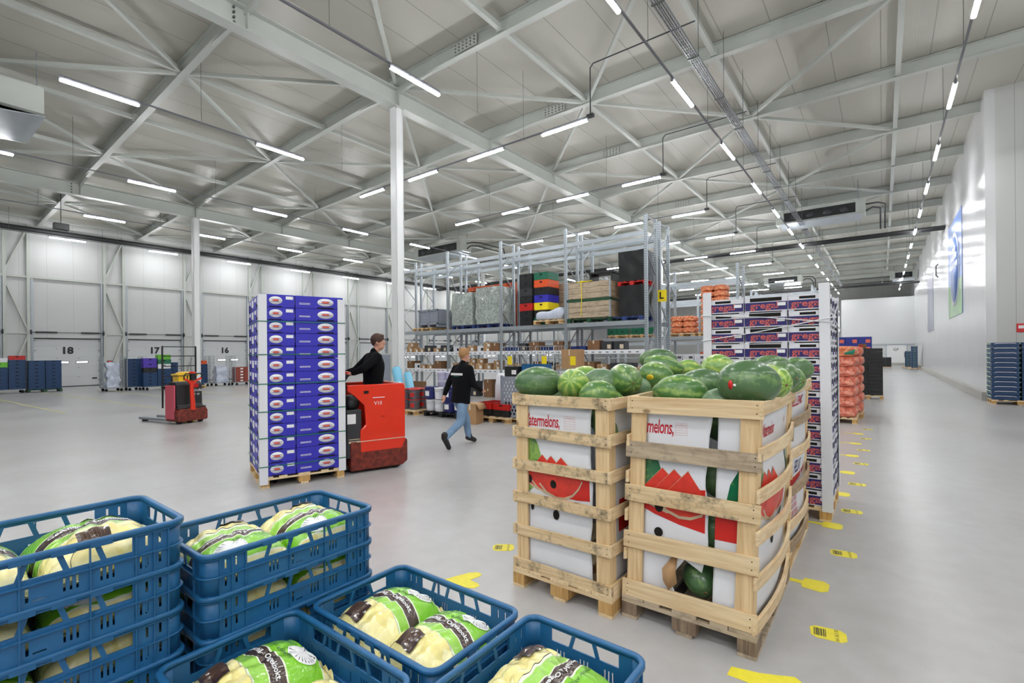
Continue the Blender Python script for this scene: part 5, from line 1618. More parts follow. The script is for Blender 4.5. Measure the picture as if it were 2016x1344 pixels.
def corner_post(x, y, sx, sy, z0, z1, label, group, lean=0.0, w=0.085, rz=0.0, ref=None):
    mm = MB(); t = 0.006
    def q(x0, x1, y0, y1):
        vs = [(x0, y0, z0), (x1, y0, z0), (x1, y1, z0), (x0, y1, z0), (x0 + lean, y0, z1), (x1 + lean, y0, z1), (x1 + lean, y1, z1), (x0 + lean, y1, z1)]
        mm.add(vs, [(0, 3, 2, 1), (4, 5, 6, 7), (0, 1, 5, 4), (1, 2, 6, 5), (2, 3, 7, 6), (3, 0, 4, 7)], None, True)
    q(0, sx * w, -sy * t, 0); q(-sx * t, 0, -sy * t, sy * w)
    o = mm.build('corner_board', MAT['post']); o.location = (x, y, 0); o.rotation_euler = (0, 0, rz)
    return tag(o, label, 'corner board', group)


G_ = 'corner boards of the tray carton pallet'
corner_post(-1.63, 5.745, 1, 1, 0.1, 2.39, 'white corner board at the left front edge of the tray cartons', G_)
corner_post(-0.41, 5.745, -1, 1, 0.1, 2.4, 'white corner board at the right front edge of the tray cartons', G_, lean=-0.015)
corner_post(-1.63, 6.78, 1, -1, 0.14, 2.37, 'white corner board at the back left edge of the tray cartons', G_)
corner_post(-0.41, 6.78, -1, -1, 0.14, 2.33, 'white corner board at the back right edge of the tray cartons', G_)
mm = MB()
zz = [2.2, 2.12, 2.0, 1.93]
mm.tube([(-1.645, 5.73, 2.13), (-1.0, 5.735, 2.08), (-0.39, 5.73, 2.0), (-0.39, 6.3, 2.2), (-0.40, 6.8, 2.12)], 0.006, 5)
tag(mm.build('plastic_strap', MAT['strapwhite']), 'upper white strap falling to the right across the tray cartons', 'strap', 'white straps round the tray cartons')
mm = MB(); mm.tube([(-1.645, 5.73, 1.84), (-1.1, 5.735, 1.92), (-0.39, 5.73, 2.05), (-0.39, 6.8, 1.95)], 0.006, 5)
tag(mm.build('plastic_strap', MAT['strapwhite']), 'lower white strap rising to the right across the tray cartons', 'strap', 'white straps round the tray cartons')

# ---- onion sacks
def onion_sack(mat, seed, lab=True):
    r = random.Random(seed); L, Wd, H = 0.5, 0.33, 0.24
    cs = []
    for _ in range(130):
        a, b = r.uniform(0, 2 * PI), r.uniform(-1, 1)
        cs.append(Vector((math.cos(a) * math.sqrt(1 - b * b), math.sin(a) * math.sqrt(1 - b * b), b)))
    def sp(v): return math.copysign(abs(v) ** 0.55, v)
    mm = MB(); mm.ell((0, 0, 0), (1, 1, 1), 44, 26)
    out = []
    for x, y, z in mm.v:
        v = Vector((x, y, z)); d = min((v - c).length for c in cs)
        b = math.sqrt(max(0, 1 - (d / 0.24) ** 2)) * 0.035
        out.append((sp(x) * (L / 2 - 0.02 + b), sp(y) * (Wd / 2 - 0.02 + b), H / 2 + sp(z) * (H / 2 - 0.012 + b * 0.5)))
    mm.v = out
    t = thing('onion_sack', 'x', 'sack')
    mm.build('net_of_onions', mat, t)
    if lab:
        mm = MB(); mm.grid(6, 4, lambda u, v: (0.02 + 0.2 * u + 0.03 * v, -Wd / 2 - 0.016 - 0.006 * math.sin(3 * v), 0.05 + 0.12 * v * (0.4 + 0.6 * u))); mm.build('net_label', MAT['netgreen'], t)
    return t


os1 = Proto(onion_sack(MAT['onion_r'], 2)); os2 = Proto(onion_sack(MAT['onion'], 5)); os1b = Proto(onion_sack(MAT['onion_r'], 9, False)); os2b = Proto(onion_sack(MAT['onion'], 12, False))
def sack_pallet(x0, y0, nx, ny, nl, z0, proto, nm, plab, psize=(1.0, 1.0), top=None):
    pallet((x0 + nx * 0.25, y0 + ny * 0.165, z0), psize[0], psize[1], plab, parts=z0 < 0.1)
    n = 0
    for k in range(nl):
        for i in range(nx):
            for j in range(ny):
                n += 1
                pr = top if (top and k == nl - 1) else (proto if n % 4 == 1 else os1b)
                pr.put((x0 + 0.25 + i * 0.495 + 0.01 * math.sin(n * 7), y0 + 0.165 + j * 0.325 + 0.01 * math.sin(n * 3), z0 + 0.146 + k * 0.238), 0.06 * math.sin(n * 5),
                       'onion sack, %s layer up, %s row, %s side, %s' % (ORD[k], ORD[j], ('left', 'right')[i], nm.replace('the ', '')), 'onion sacks of ' + nm)


sack_pallet(-1.48, 13.75, 2, 3, 7, 0, os1, 'the nearer onion pallet', 'pallet under the nearer stack of onion sacks', top=os2)
sack_pallet(-1.40, 14.95, 2, 3, 7, 0, os1, 'the farther onion pallet', 'pallet under the farther stack of onion sacks')

# ---- black crates, teal crates, purple cartons, far stacks
bc = Proto(tag(simple_crate('black_crate', MAT['black'], 0.6, 0.4, 0.125, 'hole'), 'x', 'crate'))
pallet((-0.42, 21.45, 0), 0.8, 0.86, 'pallet under the tall black crates behind the onions', group='wooden pallets')
for k in range(13):
    for i in (0, 1):
        bc.put((-0.72 + i * 0.42 + 0.09, 21.35, 0.146 + k * 0.126), PI / 2, 'black crate behind the onions, %s column, %s' % (('left', 'right')[i], 'top' if k == 12 else ORD[12 - k] + ' from the top'), 'black crates behind the onions')
t = thing('brown_jug_box', 'small open brown box on top of the black crates', 'box', (-0.58, 21.35, 0.146 + 13 * 0.126))
mm = MB(); mm.box(-0.12, 0.12, -0.1, 0.1, 0, 0.16); mm.build('carton_body', MAT['card_d'], t, bevel=0.005)
mm = MB(); mm.box(-0.1, 0.02, -0.104, -0.101, 0.05, 0.12); mm.build('label', MAT['redp'], t)

tc_ = thing('handled_crate', 'x', 'crate')
o_ = simple_crate('crate_body', MAT['tealcrate'], 0.6, 0.4, 0.142); reg(o_, tc_)
mm = MB()
mm.tube([(-0.24, -0.222, 0.10), (-0.19, -0.226, 0.118), (0.19, -0.226, 0.118), (0.24, -0.222, 0.10)], 0.011, 6)
mm.build('handle', P('pale_crate_handle', (206, 204, 214), 0.4), tc_)
mm = MB()
for s in (-1, 1): mm.tube([(s * 0.322, -0.13, 0.095), (s * 0.326, -0.09, 0.118), (s * 0.326, 0.09, 0.118), (s * 0.322, 0.13, 0.095)], 0.011, 6)
mm.build('side_handle', P('pale_green_handle', (190, 224, 178), 0.4), tc_)
tcp = Proto(tc_)
pallet((3.32, 21.48, 0), 0.85, 1.26, 'pallet under the blue handled crates at the right edge', group='wooden pallets')
for k in range(12):
    for i in (0, 1):
        for j in (0, 1):
            tcp.put((2.99 + i * 0.665, 21.26 + j * 0.43, 0.146 + k * 0.148), 0, 'blue crate with pale handles, %s %s column, %s' % (('front', 'back')[j], ('left', 'right')[i], 'top' if k == 11 else ORD[11 - k] + ' from the top'), 'blue handled crates at the right edge')


def carton(nm, mat, W, D, H, mark=None, tapem='tape'):
    t = thing(nm, 'x', 'carton')
    mm = MB(); mm.box(-W / 2, W / 2, -D / 2, D / 2, 0, H); mm.build('carton_body', mat, t, bevel=0.004)
    if tapem:
        mm = MB(); mm.box(-W / 2 - 0.001, W / 2 + 0.001, -0.025, 0.025, H, H + 0.001); mm.box(-0.025, 0.025, -D / 2 - 0.001, -D / 2, H * 0.7, H)
        mm.build('tape', MAT[tapem], t)
    if mark:
        mm = MB(); mm.box(W * 0.05, W * 0.4, -D / 2 - 0.002, -D / 2 - 0.0005, H * 0.2, H * 0.65); mm.build('label', MAT[mark], t)
    return t


pc = Proto(carton('purple_carton', MAT['boxblue2'], 0.42, 0.48, 0.30, 'orangeink', None))
pallet((-0.98, 24.3, 0), 1.0, 1.3, 'pallet under the cobalt cartons behind the black crates', group='wooden pallets')
for k in range(7):
    for i in range(3):
        for j in range(2):
            pc.put((-1.42 + i * 0.43, 24.05 + j * 0.49, 0.146 + k * 0.301), 0, 'cobalt carton behind the onions, %s column of the %s row, %s layer up' % (GN[i], ('front', 'back')[j], ORD[k]), 'cobalt cartons behind the onions')
pallet((0.2, 57.3, 0), 0.8, 0.9, 'far pallet under the low black crates near the far door', parts=False)
for k in range(7):
    for i in (0, 1):
        bc.put((0.0 + i * 0.42, 57.2, 0.146 + k * 0.126), PI / 2, 'far black crate near the far door, %s column, %s layer up' % (('left', 'right')[i], ORD[k]), 'far black crates near the far door')
pallet((2.2, 55.5, 0), 1.2, 0.8, 'far pallet under the tall blue crates by the right wall', parts=False)
for k in range(13):
    for i in (0, 1):
        tcp.put((2.2, 55.2 + i * 0.65, 0.146 + k * 0.145), PI / 2 * 3, 'far blue crate by the glossy wall, %s column, %s layer up' % (('near', 'far')[i], ORD[k]), 'far blue crates by the glossy wall')
pallet((1.75, 58.2, 0), 1.2, 0.6, 'far pallet under the shorter blue crates by the right wall', parts=False)
for k in range(10):
    tcp.put((1.85, 58.0, 0.146 + k * 0.145), PI / 2 * 3, 'farthest blue crate stack by the glossy wall, %s layer up' % ORD[k], 'farthest blue crates by the glossy wall')
# ================================================================ moving load of blue banana boxes, order picker and people
TA = math.radians(71.9)
C0 = Vector((-6.34, 2.94, 0))
E1 = Vector((math.cos(TA), math.sin(TA), 0)); E2 = Vector((-math.sin(TA), math.cos(TA), 0))
def LW(u, v, z=0.0):
    p = C0 + E1 * u + E2 * v
    return (p.x, p.y, z)


def blue_box(W, D, H, wide):
    t = thing('blue_fruit_box', 'x', 'carton')
    mm = MB(); mm.box(0.003, W - 0.003, 0.003, D - 0.003, 0.0, H - 0.004); mm.build('carton_body', MAT['boxblue'], t, bevel=0.004)
    cx = W * (0.62 if wide else 0.45); cz = H * 0.52
    ow = W * (0.17 if wide else 0.19)
    mm = MB(); mm.lathe([(1, 0), (1, 0.0015), (0, 0.0015)], 28, TR(cx, 0.003, cz) @ RX(PI / 2) @ Matrix.Diagonal((ow, H * 0.31, 1, 1))); mm.build('white_oval', MAT['white'], t)
    mm = MB(); mm.lathe([(1, 0), (1, 0.001), (0, 0.001)], 20, TR(cx, 0.0012, cz) @ RX(PI / 2) @ Matrix.Diagonal((ow * 0.5, H * 0.1, 1, 1))); mm.build('orange_mark', MAT['orangeink'], t)
    mm = MB(); mm.box(cx - ow * 0.75, cx + ow * 0.75, -0.001, 0.0008, cz + H * 0.085, cz + H * 0.105); mm.box(cx - ow * 0.75, cx + ow * 0.75, -0.001, 0.0008, cz - H * 0.105, cz - H * 0.085); mm.build('oval_stripe', MAT['boxblue'], t)
    mm = MB()
    if wide:
        mm.box(cx - 0.11, cx + 0.11, 0.0, 0.0025, H * 0.02, H * 0.12); mm.build('hand_hole', MAT['hole'], t)
        mm = MB(); mm.box(W * 0.08, W * 0.3, 0.0005, 0.0025, H * 0.30, H * 0.33); mm.box(W * 0.08, W * 0.3, 0.0005, 0.0025, H * 0.38, H * 0.41); mm.build('printed_lines', MAT['white'], t)
    else:
        mm.box(cx - 0.07, cx + 0.07, 0.0, 0.0025, H * 0.02, H * 0.09); mm.build('hand_hole', MAT['hole'], t)
        mm = MB(); mm.box(W * 0.74, W * 0.95, 0.0005, 0.0025, H * 0.62, H * 0.86); mm.box(W * 0.02, W * 0.2, 0.0005, 0.0025, H * 0.7, H * 0.92); mm.build('white_patch', MAT['white'], t)
    mm = MB(); mm.box(0.0005, 0.0025, D * 0.1, D * 0.42, H * 0.25, H * 0.85); mm.box(0.0005, 0.0025, D * 0.62, D * 0.9, H * 0.55, H * 0.85); mm.build('side_print', MAT['white'], t)
    mm = MB(); mm.box(0.0, 0.0025, D * 0.45, D * 0.6, H * 0.1, H * 0.35); mm.build('side_hole', MAT['hole'], t)
    return t


pallet(LW(0.525, 0.6), 1.2, 1.05, 'pallet under the moving load of blue fruit boxes', rz=TA, group='wooden pallets')
BHh = 0.1695
na = Proto(blue_box(0.42, 0.6, BHh, False)); wa = Proto(blue_box(0.625, 0.4, BHh, True))
for k in range(14):
    z = 0.146 + k * BHh
    hh = 'top layer' if k == 13 else '%s layer from the top' % ORD[13 - k]
    for r in range(2): na.put(LW(0.0, r * 0.6, z), TA, 'royal blue fruit box, narrow end, %s, %s' % (('camera side', 'rear left')[r], hh), 'blue fruit boxes on the moving pallet')
    for r in range(3): wa.put(LW(0.425, r * 0.4, z), TA, 'royal blue fruit box, long side, %s, %s' % (('camera side', 'middle', 'far side')[r], hh), 'blue fruit boxes on the moving pallet')
G2 = 'corner boards of the blue fruit box load'
zt_ = 0.146 + 14 * BHh
corner_post(*LW(-0.008, -0.008)[:2], 1, 1, 0.05, zt_ - 0.01, 'white corner board at the front left edge of the blue boxes', G2, rz=TA, w=0.09)
corner_post(*LW(1.06, -0.008)[:2], -1, 1, 0.1, zt_ - 0.03, 'white corner board on the truck side of the blue boxes', G2, rz=TA, w=0.09)
corner_post(*LW(-0.008, 1.208)[:2], 1, -1, 0.14, zt_ - 0.02, 'white corner board at the rear left edge of the blue boxes', G2, rz=TA, w=0.09)
corner_post(*LW(1.06, 1.208)[:2], -1, -1, 0.14, zt_ - 0.02, 'white corner board at the hidden far edge of the blue boxes', G2, rz=TA, w=0.09)
for i, z in enumerate((2.16, 1.73, 1.35, 0.99, 0.65, 0.28)):
    mm = MB()
    e = 0.018
    for (a, b, c, d) in ((-e, 1.07, -e - 0.002, -e), (-e, 1.07, 1.2 + e, 1.2 + e + 0.002), (-e - 0.002, -e, -e, 1.2 + e), (1.07, 1.072, -e, 1.2 + e)): mm.box(a, b, c, d, z - 0.006, z + 0.006)
    o = mm.build('plastic_strap', MAT['strapgreen']); o.location = LW(0, 0); o.rotation_euler = (0, 0, TA)
    tag(o, '%s green strap from the top round the blue fruit boxes' % ORD[i], 'strap', 'green straps round the blue fruit boxes')
# white paper slip
# ---- order picker truck (local x runs along E1, y along E2)
tk = thing('order_picker_truck', 'red order picker truck with a driver, carrying the blue boxes', 'truck', LW(0, 0), TA)
mm = MB()   # red side wall and hood
mm.extr([(1.30, 0.30), (1.92, 0.30), (1.98, 0.42), (1.98, 1.24), (1.95, 1.28), (1.12, 1.28), (1.12, 1.2), (1.22, 1.12), (1.36, 0.98), (1.38, 0.7), (1.30, 0.62)], 0.05, TR(0, 0.09, 0) @ FRONT)
mm.extr([(1.30, 0.30), (1.92, 0.30), (1.98, 0.42), (1.98, 1.24), (1.95, 1.28), (1.12, 1.28), (1.12, 1.2), (1.22, 1.12), (1.36, 0.98), (1.38, 0.7), (1.30, 0.62)], 0.05, TR(0, 0.91, 0) @ FRONT)
mm.box(1.93, 1.98, 0.1, 0.9, 0.3, 1.28)
mm.build('red_housing', MAT['red'], tk, bevel=0.012)
mm = MB(); mm.extr([(1.16, 0.04), (1.94, 0.04), (2.02, 0.1), (2.02, 0.42), (1.94, 0.46), (1.16, 0.46)], 0.86, TR(0, 0.5, 0) @ FRONT)
mm.build('scuffed_base', MAT['redscuff'], tk, bevel=0.02)
mm = MB(); mm.box(1.24, 1.98, 0.058, 0.063, 0.455, 0.465); mm.build('edge_strip', MAT['tape'], tk)
mm = MB(); mm.box(1.11, 1.33, 0.1, 0.88, 0.22, 0.92); mm.build('battery_box', MAT['dgrey'], tk, bevel=0.015)
mm = MB(); mm.box(1.12, 1.24, 0.094, 0.1, 0.72, 0.86); mm.build('paper_label', MAT['white'], tk)
mm = MB(); mm.box(1.14, 1.3, 0.094, 0.1, 0.44, 0.47); mm.box(1.14, 1.3, 0.094, 0.1, 0.49, 0.5); mm.build('data_plate', MAT['tape'], tk)
mm = MB(); mm.ell((1.22, 0.3, 1.0), (0.13, 0.16, 0.13), 14, 8); mm.build('knee_pad', MAT['black'], tk)
mm = MB(); mm.box(1.3, 1.94, 0.14, 0.86, 0.24, 0.27); mm.build('platform', MAT['rubber'], tk)
mm = MB(); mm.mesh_in(text_mesh('V10', 0.075, 0.0), TR(1.56, 0.062, 1.0) @ FRONT); mm.box(1.48, 1.66, 0.06, 0.063, 1.08, 1.09); mm.build('marking', MAT['white'], tk)
mm = MB(); mm.box(1.35, 1.42, 0.058, 0.064, 1.15, 1.19); mm.box(1.6, 1.66, 0.06, 0.064, 0.8, 0.806); mm.build('recess', MAT['hole'], tk)
mm = MB(); mm.box(1.09, 1.14, 0.2, 0.8, 0.9, 1.32); mm.tube([(1.13, 0.35, 1.3), (1.2, 0.33, 1.42), (1.22, 0.5, 1.46), (1.2, 0.67, 1.42), (1.13, 0.65, 1.3)], 0.022, 8); mm.build('control_console', MAT['black'], tk, bevel=0.01)
mm = MB(); mm.ell((1.2, 0.36, 1.45), (0.05, 0.04, 0.02), 12, 8); mm.build('red_button', MAT['red'], tk)
for i, (x, y) in enumerate(((1.85, 0.17), (1.85, 0.83))):
    mm = MB(); mm.lathe([(0.0, -0.04), (0.1, -0.04), (0.115, -0.03), (0.115, 0.03), (0.1, 0.04), (0.0, 0.04)], 20, TR(x, y, 0.115) @ RX(PI / 2)); mm.build('wheel', MAT['rubber'], tk)
for y in (0.3, 0.9):
    mm = MB(); mm.box(0.05, 1.2, y - 0.08, y + 0.08, 0.035, 0.09); mm.build('fork', MAT['dgrey'], tk, bevel=0.01)
    mm = MB(); mm.lathe([(0, -0.05), (0.035, -0.05), (0.035, 0.05), (0, 0.05)], 14, TR(0.2, y, 0.036) @ RX(PI / 2)); mm.build('fork_roller', MAT['rubber'], tk)

# ================================================================ people
def cap(mm, p, q, r0, r1, n=12):
    p = Vector(p); q = Vector(q)
    pts = []; rr = []
    d = (q - p)
    L = d.length; d = d.normalized()
    for k in range(5):
        a = -PI / 2 + PI / 2 * k / 4.0
        pts.append(p + d * (r0 * math.sin(a))); rr.append(max(0.001, r0 * math.cos(a)))
    for k in range(5):
        a = PI / 2 * k / 4.0
        pts.append(q + d * (r1 * math.sin(a))); rr.append(max(0.001, r1 * math.cos(a)))
    mm.tube([tuple(x) for x in pts], rr, n, True)


def fuse(o, vox, it=4):
    r = o.modifiers.new('remesh', 'REMESH'); r.mode = 'VOXEL'; r.voxel_size = vox; r.use_smooth_shade = True
    s = o.modifiers.new('smooth', 'SMOOTH'); s.factor = 0.5; s.iterations = it
    return o


def hand(mm, wrist, direction, side, curl=0.6):
    """palm, four unequal fingers and a thumb, slightly curled"""
    w_ = Vector(wrist); d = Vector(direction).normalized()
    a = Vector((0, 0, 1)).cross(d)
    if a.length < 0.1: a = Vector((0, 1, 0))
    a.normalize(); a = a * side; nrm = d.cross(a).normalized() * side
    palm = w_ + d * 0.045
    cap(mm, w_, w_ + d * 0.08, 0.026, 0.033, 10)
    for i, (L, off) in enumerate(((0.062, -0.027), (0.073, -0.009), (0.068, 0.009), (0.052, 0.026))):
        b = w_ + d * 0.085 + a * off
        m1 = b + d * L * 0.5 + nrm * L * 0.22 * curl
        m2 = m1 + d * L * 0.35 + nrm * L * 0.5 * curl
        cap(mm, b, m1, 0.009, 0.0085, 8); cap(mm, m1, m2, 0.0085, 0.007, 8)
    b = w_ + d * 0.03 - a * 0.028
    m1 = b + d * 0.035 - a * 0.022 + nrm * 0.01
    cap(mm, b, m1, 0.011, 0.0095, 8); cap(mm, m1, m1 + d * 0.028 + nrm * 0.012, 0.0095, 0.008, 8)


def person(label, loc, rz, J, hairmat, build=1.0, tm='jeans'):
    t = thing('person', label, 'person', loc, rz)
    V = {k: Vector(v) for k, v in J.items()}
    head = V['head']; fw = (V['face'] - head).normalized()
    hr = Vector((fw.x, fw.y, 0)); ang = math.atan2(fw.y, fw.x)
    HM = Matrix.Translation(head) @ RZ(ang)          # local x = forward
    b = MB()
    # skull, jaw, nose, ears
    b.ell((0, 0, 0.02), (0.098, 0.077, 0.112), 20, 14, HM); b.ell((0.03, 0, -0.06), (0.062, 0.056, 0.065), 16, 10, HM)
    b.ell((0.098, 0, -0.012), (0.02, 0.013, 0.022), 10, 8, HM); b.ell((0.086, 0, -0.055), (0.014, 0.024, 0.009), 10, 6, HM)
    b.ell((0.084, 0, 0.03), (0.012, 0.05, 0.01), 10, 6, HM)
    for s in (-1, 1): b.ell((-0.005, s * 0.079, -0.005), (0.018, 0.009, 0.03), 10, 8, HM)
    cap(b, V['neck'], tuple(head + Vector((0, 0, -0.06))), 0.055, 0.052)
    cap(b, V['chest'], V['neck'], 0.09, 0.05); cap(b, V['hip'], V['chest'], 0.085, 0.09)
    for s in ('l', 'r'):
        cap(b, V['neck'], V['sh_' + s], 0.05, 0.05); cap(b, V['sh_' + s], V['el_' + s], 0.05, 0.04); cap(b, V['el_' + s], V['wr_' + s], 0.04, 0.026)
        dd = (V['wr_' + s] - V['el_' + s]).normalized()
        if 'hd_' + s in V: dd = (V['hd_' + s] - V['wr_' + s]).normalized()
        hand(b, V['wr_' + s], dd, 1 if s == 'l' else -1)
        cap(b, V['hp_' + s], V['kn_' + s], 0.08, 0.052); cap(b, V['kn_' + s], V['an_' + s], 0.05, 0.035)
        cap(b, V['an_' + s], V['toe_' + s], 0.035, 0.025)
    fuse(b.build('body', MAT['skin'], t), 0.0085, 3)
    # eyes
    for s in (-1, 1):
        e = MB(); e.ell((0.083, s * 0.031, 0.012), (0.009, 0.013, 0.009), 10, 8, HM); ey = e.build('eye', MAT['white'], t)
        e = MB(); e.ell((0.090, s * 0.031, 0.012), (0.004, 0.006, 0.006), 8, 6, HM); e.build('iris', MAT['ink'], ey)
    # hair: a cap open at the face
    h = MB(); h.ell((-0.012, 0, 0.045), (0.108, 0.09, 0.105), 22, 14, HM); h.ell((-0.05, 0, 0.01), (0.058, 0.076, 0.07), 18, 10, HM); h.ell((0.045, 0, 0.105), (0.05, 0.06, 0.032), 14, 8, HM)
    fuse(h.build('hair', hairmat, t), 0.012, 2)
    # jacket
    j = MB(); L_ = (V['sh_l'] - V['sh_r']).normalized(); up = (V['neck'] - V['hip']).normalized()
    fr = up.cross(L_) * -1
    n = 9
    rings = []
    for i in range(n):
        u = i / (n - 1)
        c = V['hem'] + (V['neck'] - V['hem']) * u
        wx = [0.195, 0.19, 0.185, 0.19, 0.2, 0.21, 0.215, 0.17, 0.075][i] * build; wy = [0.13, 0.13, 0.125, 0.125, 0.13, 0.135, 0.13, 0.11, 0.07][i] * build
        rings.append((c, wx, wy))
    vs = []; fs = []; m_ = 24
    for c, wx, wy in rings:
        for k in range(m_):
            a = 2 * PI * k / m_
            vs.append(tuple(c + L_ * (math.cos(a) * wx) + fr * (math.sin(a) * wy)))
    for i in range(n - 1):
        for k in range(m_): fs.append((i * m_ + k, i * m_ + (k + 1) % m_, (i + 1) * m_ + (k + 1) % m_, (i + 1) * m_ + k))
    fs.append(tuple(range(m_ - 1, -1, -1))); fs.append(tuple((n - 1) * m_ + k for k in range(m_)))
    j.add(vs, fs)
    cap(j, V['neck'], V['neck'] + up * 0.035, 0.07, 0.064)
    for s in ('l', 'r'):
        cap(j, V['neck'] - up * 0.03, V['sh_' + s] - up * 0.01, 0.07, 0.078); cap(j, V['sh_' + s] - up * 0.01, V['el_' + s], 0.078, 0.062)
        cap(j, V['el_' + s], V['wr_' + s] - (V['wr_' + s] - V['el_' + s]).normalized() * 0.02, 0.062, 0.045)
    fuse(j.build('sweater', MAT['cloth'], t), 0.013, 5)
    # trousers
    p = MB()
    cap(p, V['hip'] + L_ * 0.05, V['hip'] - L_ * 0.05, 0.115, 0.115)
    for s in ('l', 'r'):
        cap(p, V['hp_' + s], V['kn_' + s], 0.112, 0.08); cap(p, V['kn_' + s], V['an_' + s], 0.078, 0.06)
    fuse(p.build('trousers', MAT[tm], t), 0.013, 4)
    for s in ('l', 'r'):
        q = MB(); an = V['an_' + s]; to = V['toe_' + s]; d = (to - an); d.normalize()
        cap(q, an + Vector((0, 0, 0.05)), an, 0.062, 0.06); cap(q, an, to, 0.056, 0.044); he = an - d * 0.05
        cap(q, an, he + Vector((0, 0, -0.02)), 0.05, 0.04)
        fuse(q.build('boot', MAT['boots'], t), 0.01, 3)
    return t, V, L_, fr, up


# walking man, facing +Y, seen from behind on his right
JW = dict(hip=(0, 0.02, 0.95), hem=(0, 0.01, 0.80), chest=(0, 0.06, 1.28), neck=(0, 0.09, 1.51), head=(0, 0.13, 1.685), face=(0.05, 0.3, 1.68),
          sh_l=(-0.20, 0.11, 1.445), el_l=(-0.30, 0.02, 1.17), wr_l=(-0.30, -0.10, 0.95), hd_l=(-0.30, -0.13, 0.8),
          sh_r=(0.20, 0.05, 1.445), el_r=(0.28, 0.06, 1.16), wr_r=(0.24, 0.33, 1.03), hd_r=(0.22, 0.42, 1.0),
          hp_l=(-0.09, 0.02, 0.90), kn_l=(-0.09, 0.25, 0.5), an_l=(-0.09, 0.33, 0.115), toe_l=(-0.09, 0.49, 0.045),
          hp_r=(0.09, 0.0, 0.90), kn_r=(0.10, -0.10, 0.47), an_r=(0.1, -0.50, 0.235), toe_r=(0.1, -0.40, 0.055))
tW, VW, LWd, frw, upw = person('man in black sweater and light jeans walking away past the racking', (-6.22, 6.50, 0), 0.0, JW, MAT['hair_l'], 1.14)
mm = MB(); bk = VW['neck'] - upw * 0.17
nb_ = -frw if frw.y > 0 else frw
mm.box(-0.145, 0.145, -0.006, 0.006, -0.02, 0.02, TR(bk.x, bk.y - 0.152, bk.z))
mm.build('back_print', MAT['white'], tW, bevel=0.003)
mm = MB(); mm.box(-0.07, 0.07, -0.006, 0.006, -0.006, 0.006, TR(bk.x, bk.y - 0.152, bk.z - 0.035)); mm.build('back_print_underline', MAT['greenp'], tW)

# driver, standing on the platform
DL = LW(1.66, 0.52, 0.27)
JD = dict(hip=(-0.02, 0, 0.93), hem=(-0.03, 0, 0.84), chest=(-0.03, 0, 1.24), neck=(0.0, 0, 1.46), head=(0.06, -0.01, 1.635), face=(0.2, -0.09, 1.60),
          sh_l=(-0.02, 0.20, 1.41), el_l=(-0.22, 0.25, 1.2), wr_l=(-0.42, 0.17, 1.16), hd_l=(-0.46, 0.12, 1.15),
          sh_r=(-0.02, -0.20, 1.41), el_r=(-0.26, -0.27, 1.24), wr_r=(-0.40, -0.20, 1.17), hd_r=(-0.46, -0.16, 1.15),
          hp_l=(-0.02, 0.09, 0.88), kn_l=(0.03, 0.10, 0.48), an_l=(-0.02, 0.10, 0.11), toe_l=(0.13, 0.11, 0.045),
          hp_r=(-0.02, -0.09, 0.88), kn_r=(0.03, -0.10, 0.48), an_r=(-0.02, -0.10, 0.11), toe_r=(0.13, -0.11, 0.045))
tD_, VD, _, _, _ = person('driver in a black sweater standing on the red order picker', DL, TA, JD, MAT['hair_d'], 1.16, 'cloth')

# ================================================================ parked pedestrian pallet truck
tg = thing('pallet_truck', 'parked red and black pedestrian pallet truck with a wire guard', 'truck', (-14.12, 4.83, 0), 0.235)
mm = MB()
mm.extr([(-0.36, 0.06), (0.36, 0.06), (0.38, 0.1), (0.38, 0.3), (0.34, 0.38), (-0.34, 0.38), (-0.38, 0.3), (-0.38, 0.1)], 0.5, TR(-0.2, 0, 0) @ RIGHT); mm.build('scuffed_chassis', MAT['redscuff'], tg, bevel=0.02)
mm = MB(); mm.box(-0.5, 0.02, -0.36, 0.36, 0.38, 0.42); mm.extr([(-0.03, 0.4), (-0.12, 0.46), (-0.14, 0.98), (-0.2, 1.06), (-0.44, 1.06), (-0.46, 0.4)], 0.66, TR(0, 0.02, 0) @ FRONT); mm.build('black_cover', MAT['blackgloss'], tg, bevel=0.02)
mm = MB(); mm.box(-0.47, -0.1, -0.385, -0.345, 0.12, 0.98); mm.build('faded_side_panel', MAT['pink'], tg, bevel=0.015)
mm = MB(); mm.tube([(0.02, 0, 0.34), (0.03, 0, 0.5), (-0.02, 0, 0.95), (0.0, 0, 1.14)], [0.07, 0.055, 0.045, 0.05], 10)
mm.tube([(-0.01, -0.02, 1.0), (0.02, -0.12, 1.1), (0.03, -0.22, 1.14)], 0.03, 8); mm.tube([(-0.01, 0.02, 1.0), (0.02, 0.12, 1.1), (0.03, 0.22, 1.14)], 0.03, 8)
mm.build('tiller_arm', MAT['red'], tg)
mm = MB(); mm.tube([(0.03, -0.21, 1.13), (0.05, -0.23, 1.22), (0.05, -0.18, 1.27), (0.04, 0, 1.25), (0.05, 0.18, 1.27), (0.05, 0.23, 1.22), (0.03, 0.21, 1.13)], 0.018, 8); mm.box(-0.02, 0.07, -0.05, 0.05, 1.1, 1.27); mm.build('handle_bar', MAT['black'], tg)
mm = MB(); mm.ell((0.02, 0, 1.29), (0.07, 0.09, 0.035), 14, 8); mm.build('red_button', MAT['red'], tg)
mm = MB(); mm.mesh_in(text_mesh('Linde', 0.12, 0, 0.2), TR(-0.125, 0.2, 0.83) @ RIGHT); mm.mesh_in(text_mesh('T 20', 0.075, 0, 0), TR(-0.12, 0.2, 0.72) @ RIGHT); mm.build('lettering', MAT['white'], tg)
mm = MB(); mm.box(-0.135, -0.128, 0.05, 0.25, 0.9, 1.0); mm.build('sticker', MAT['signred'], tg)
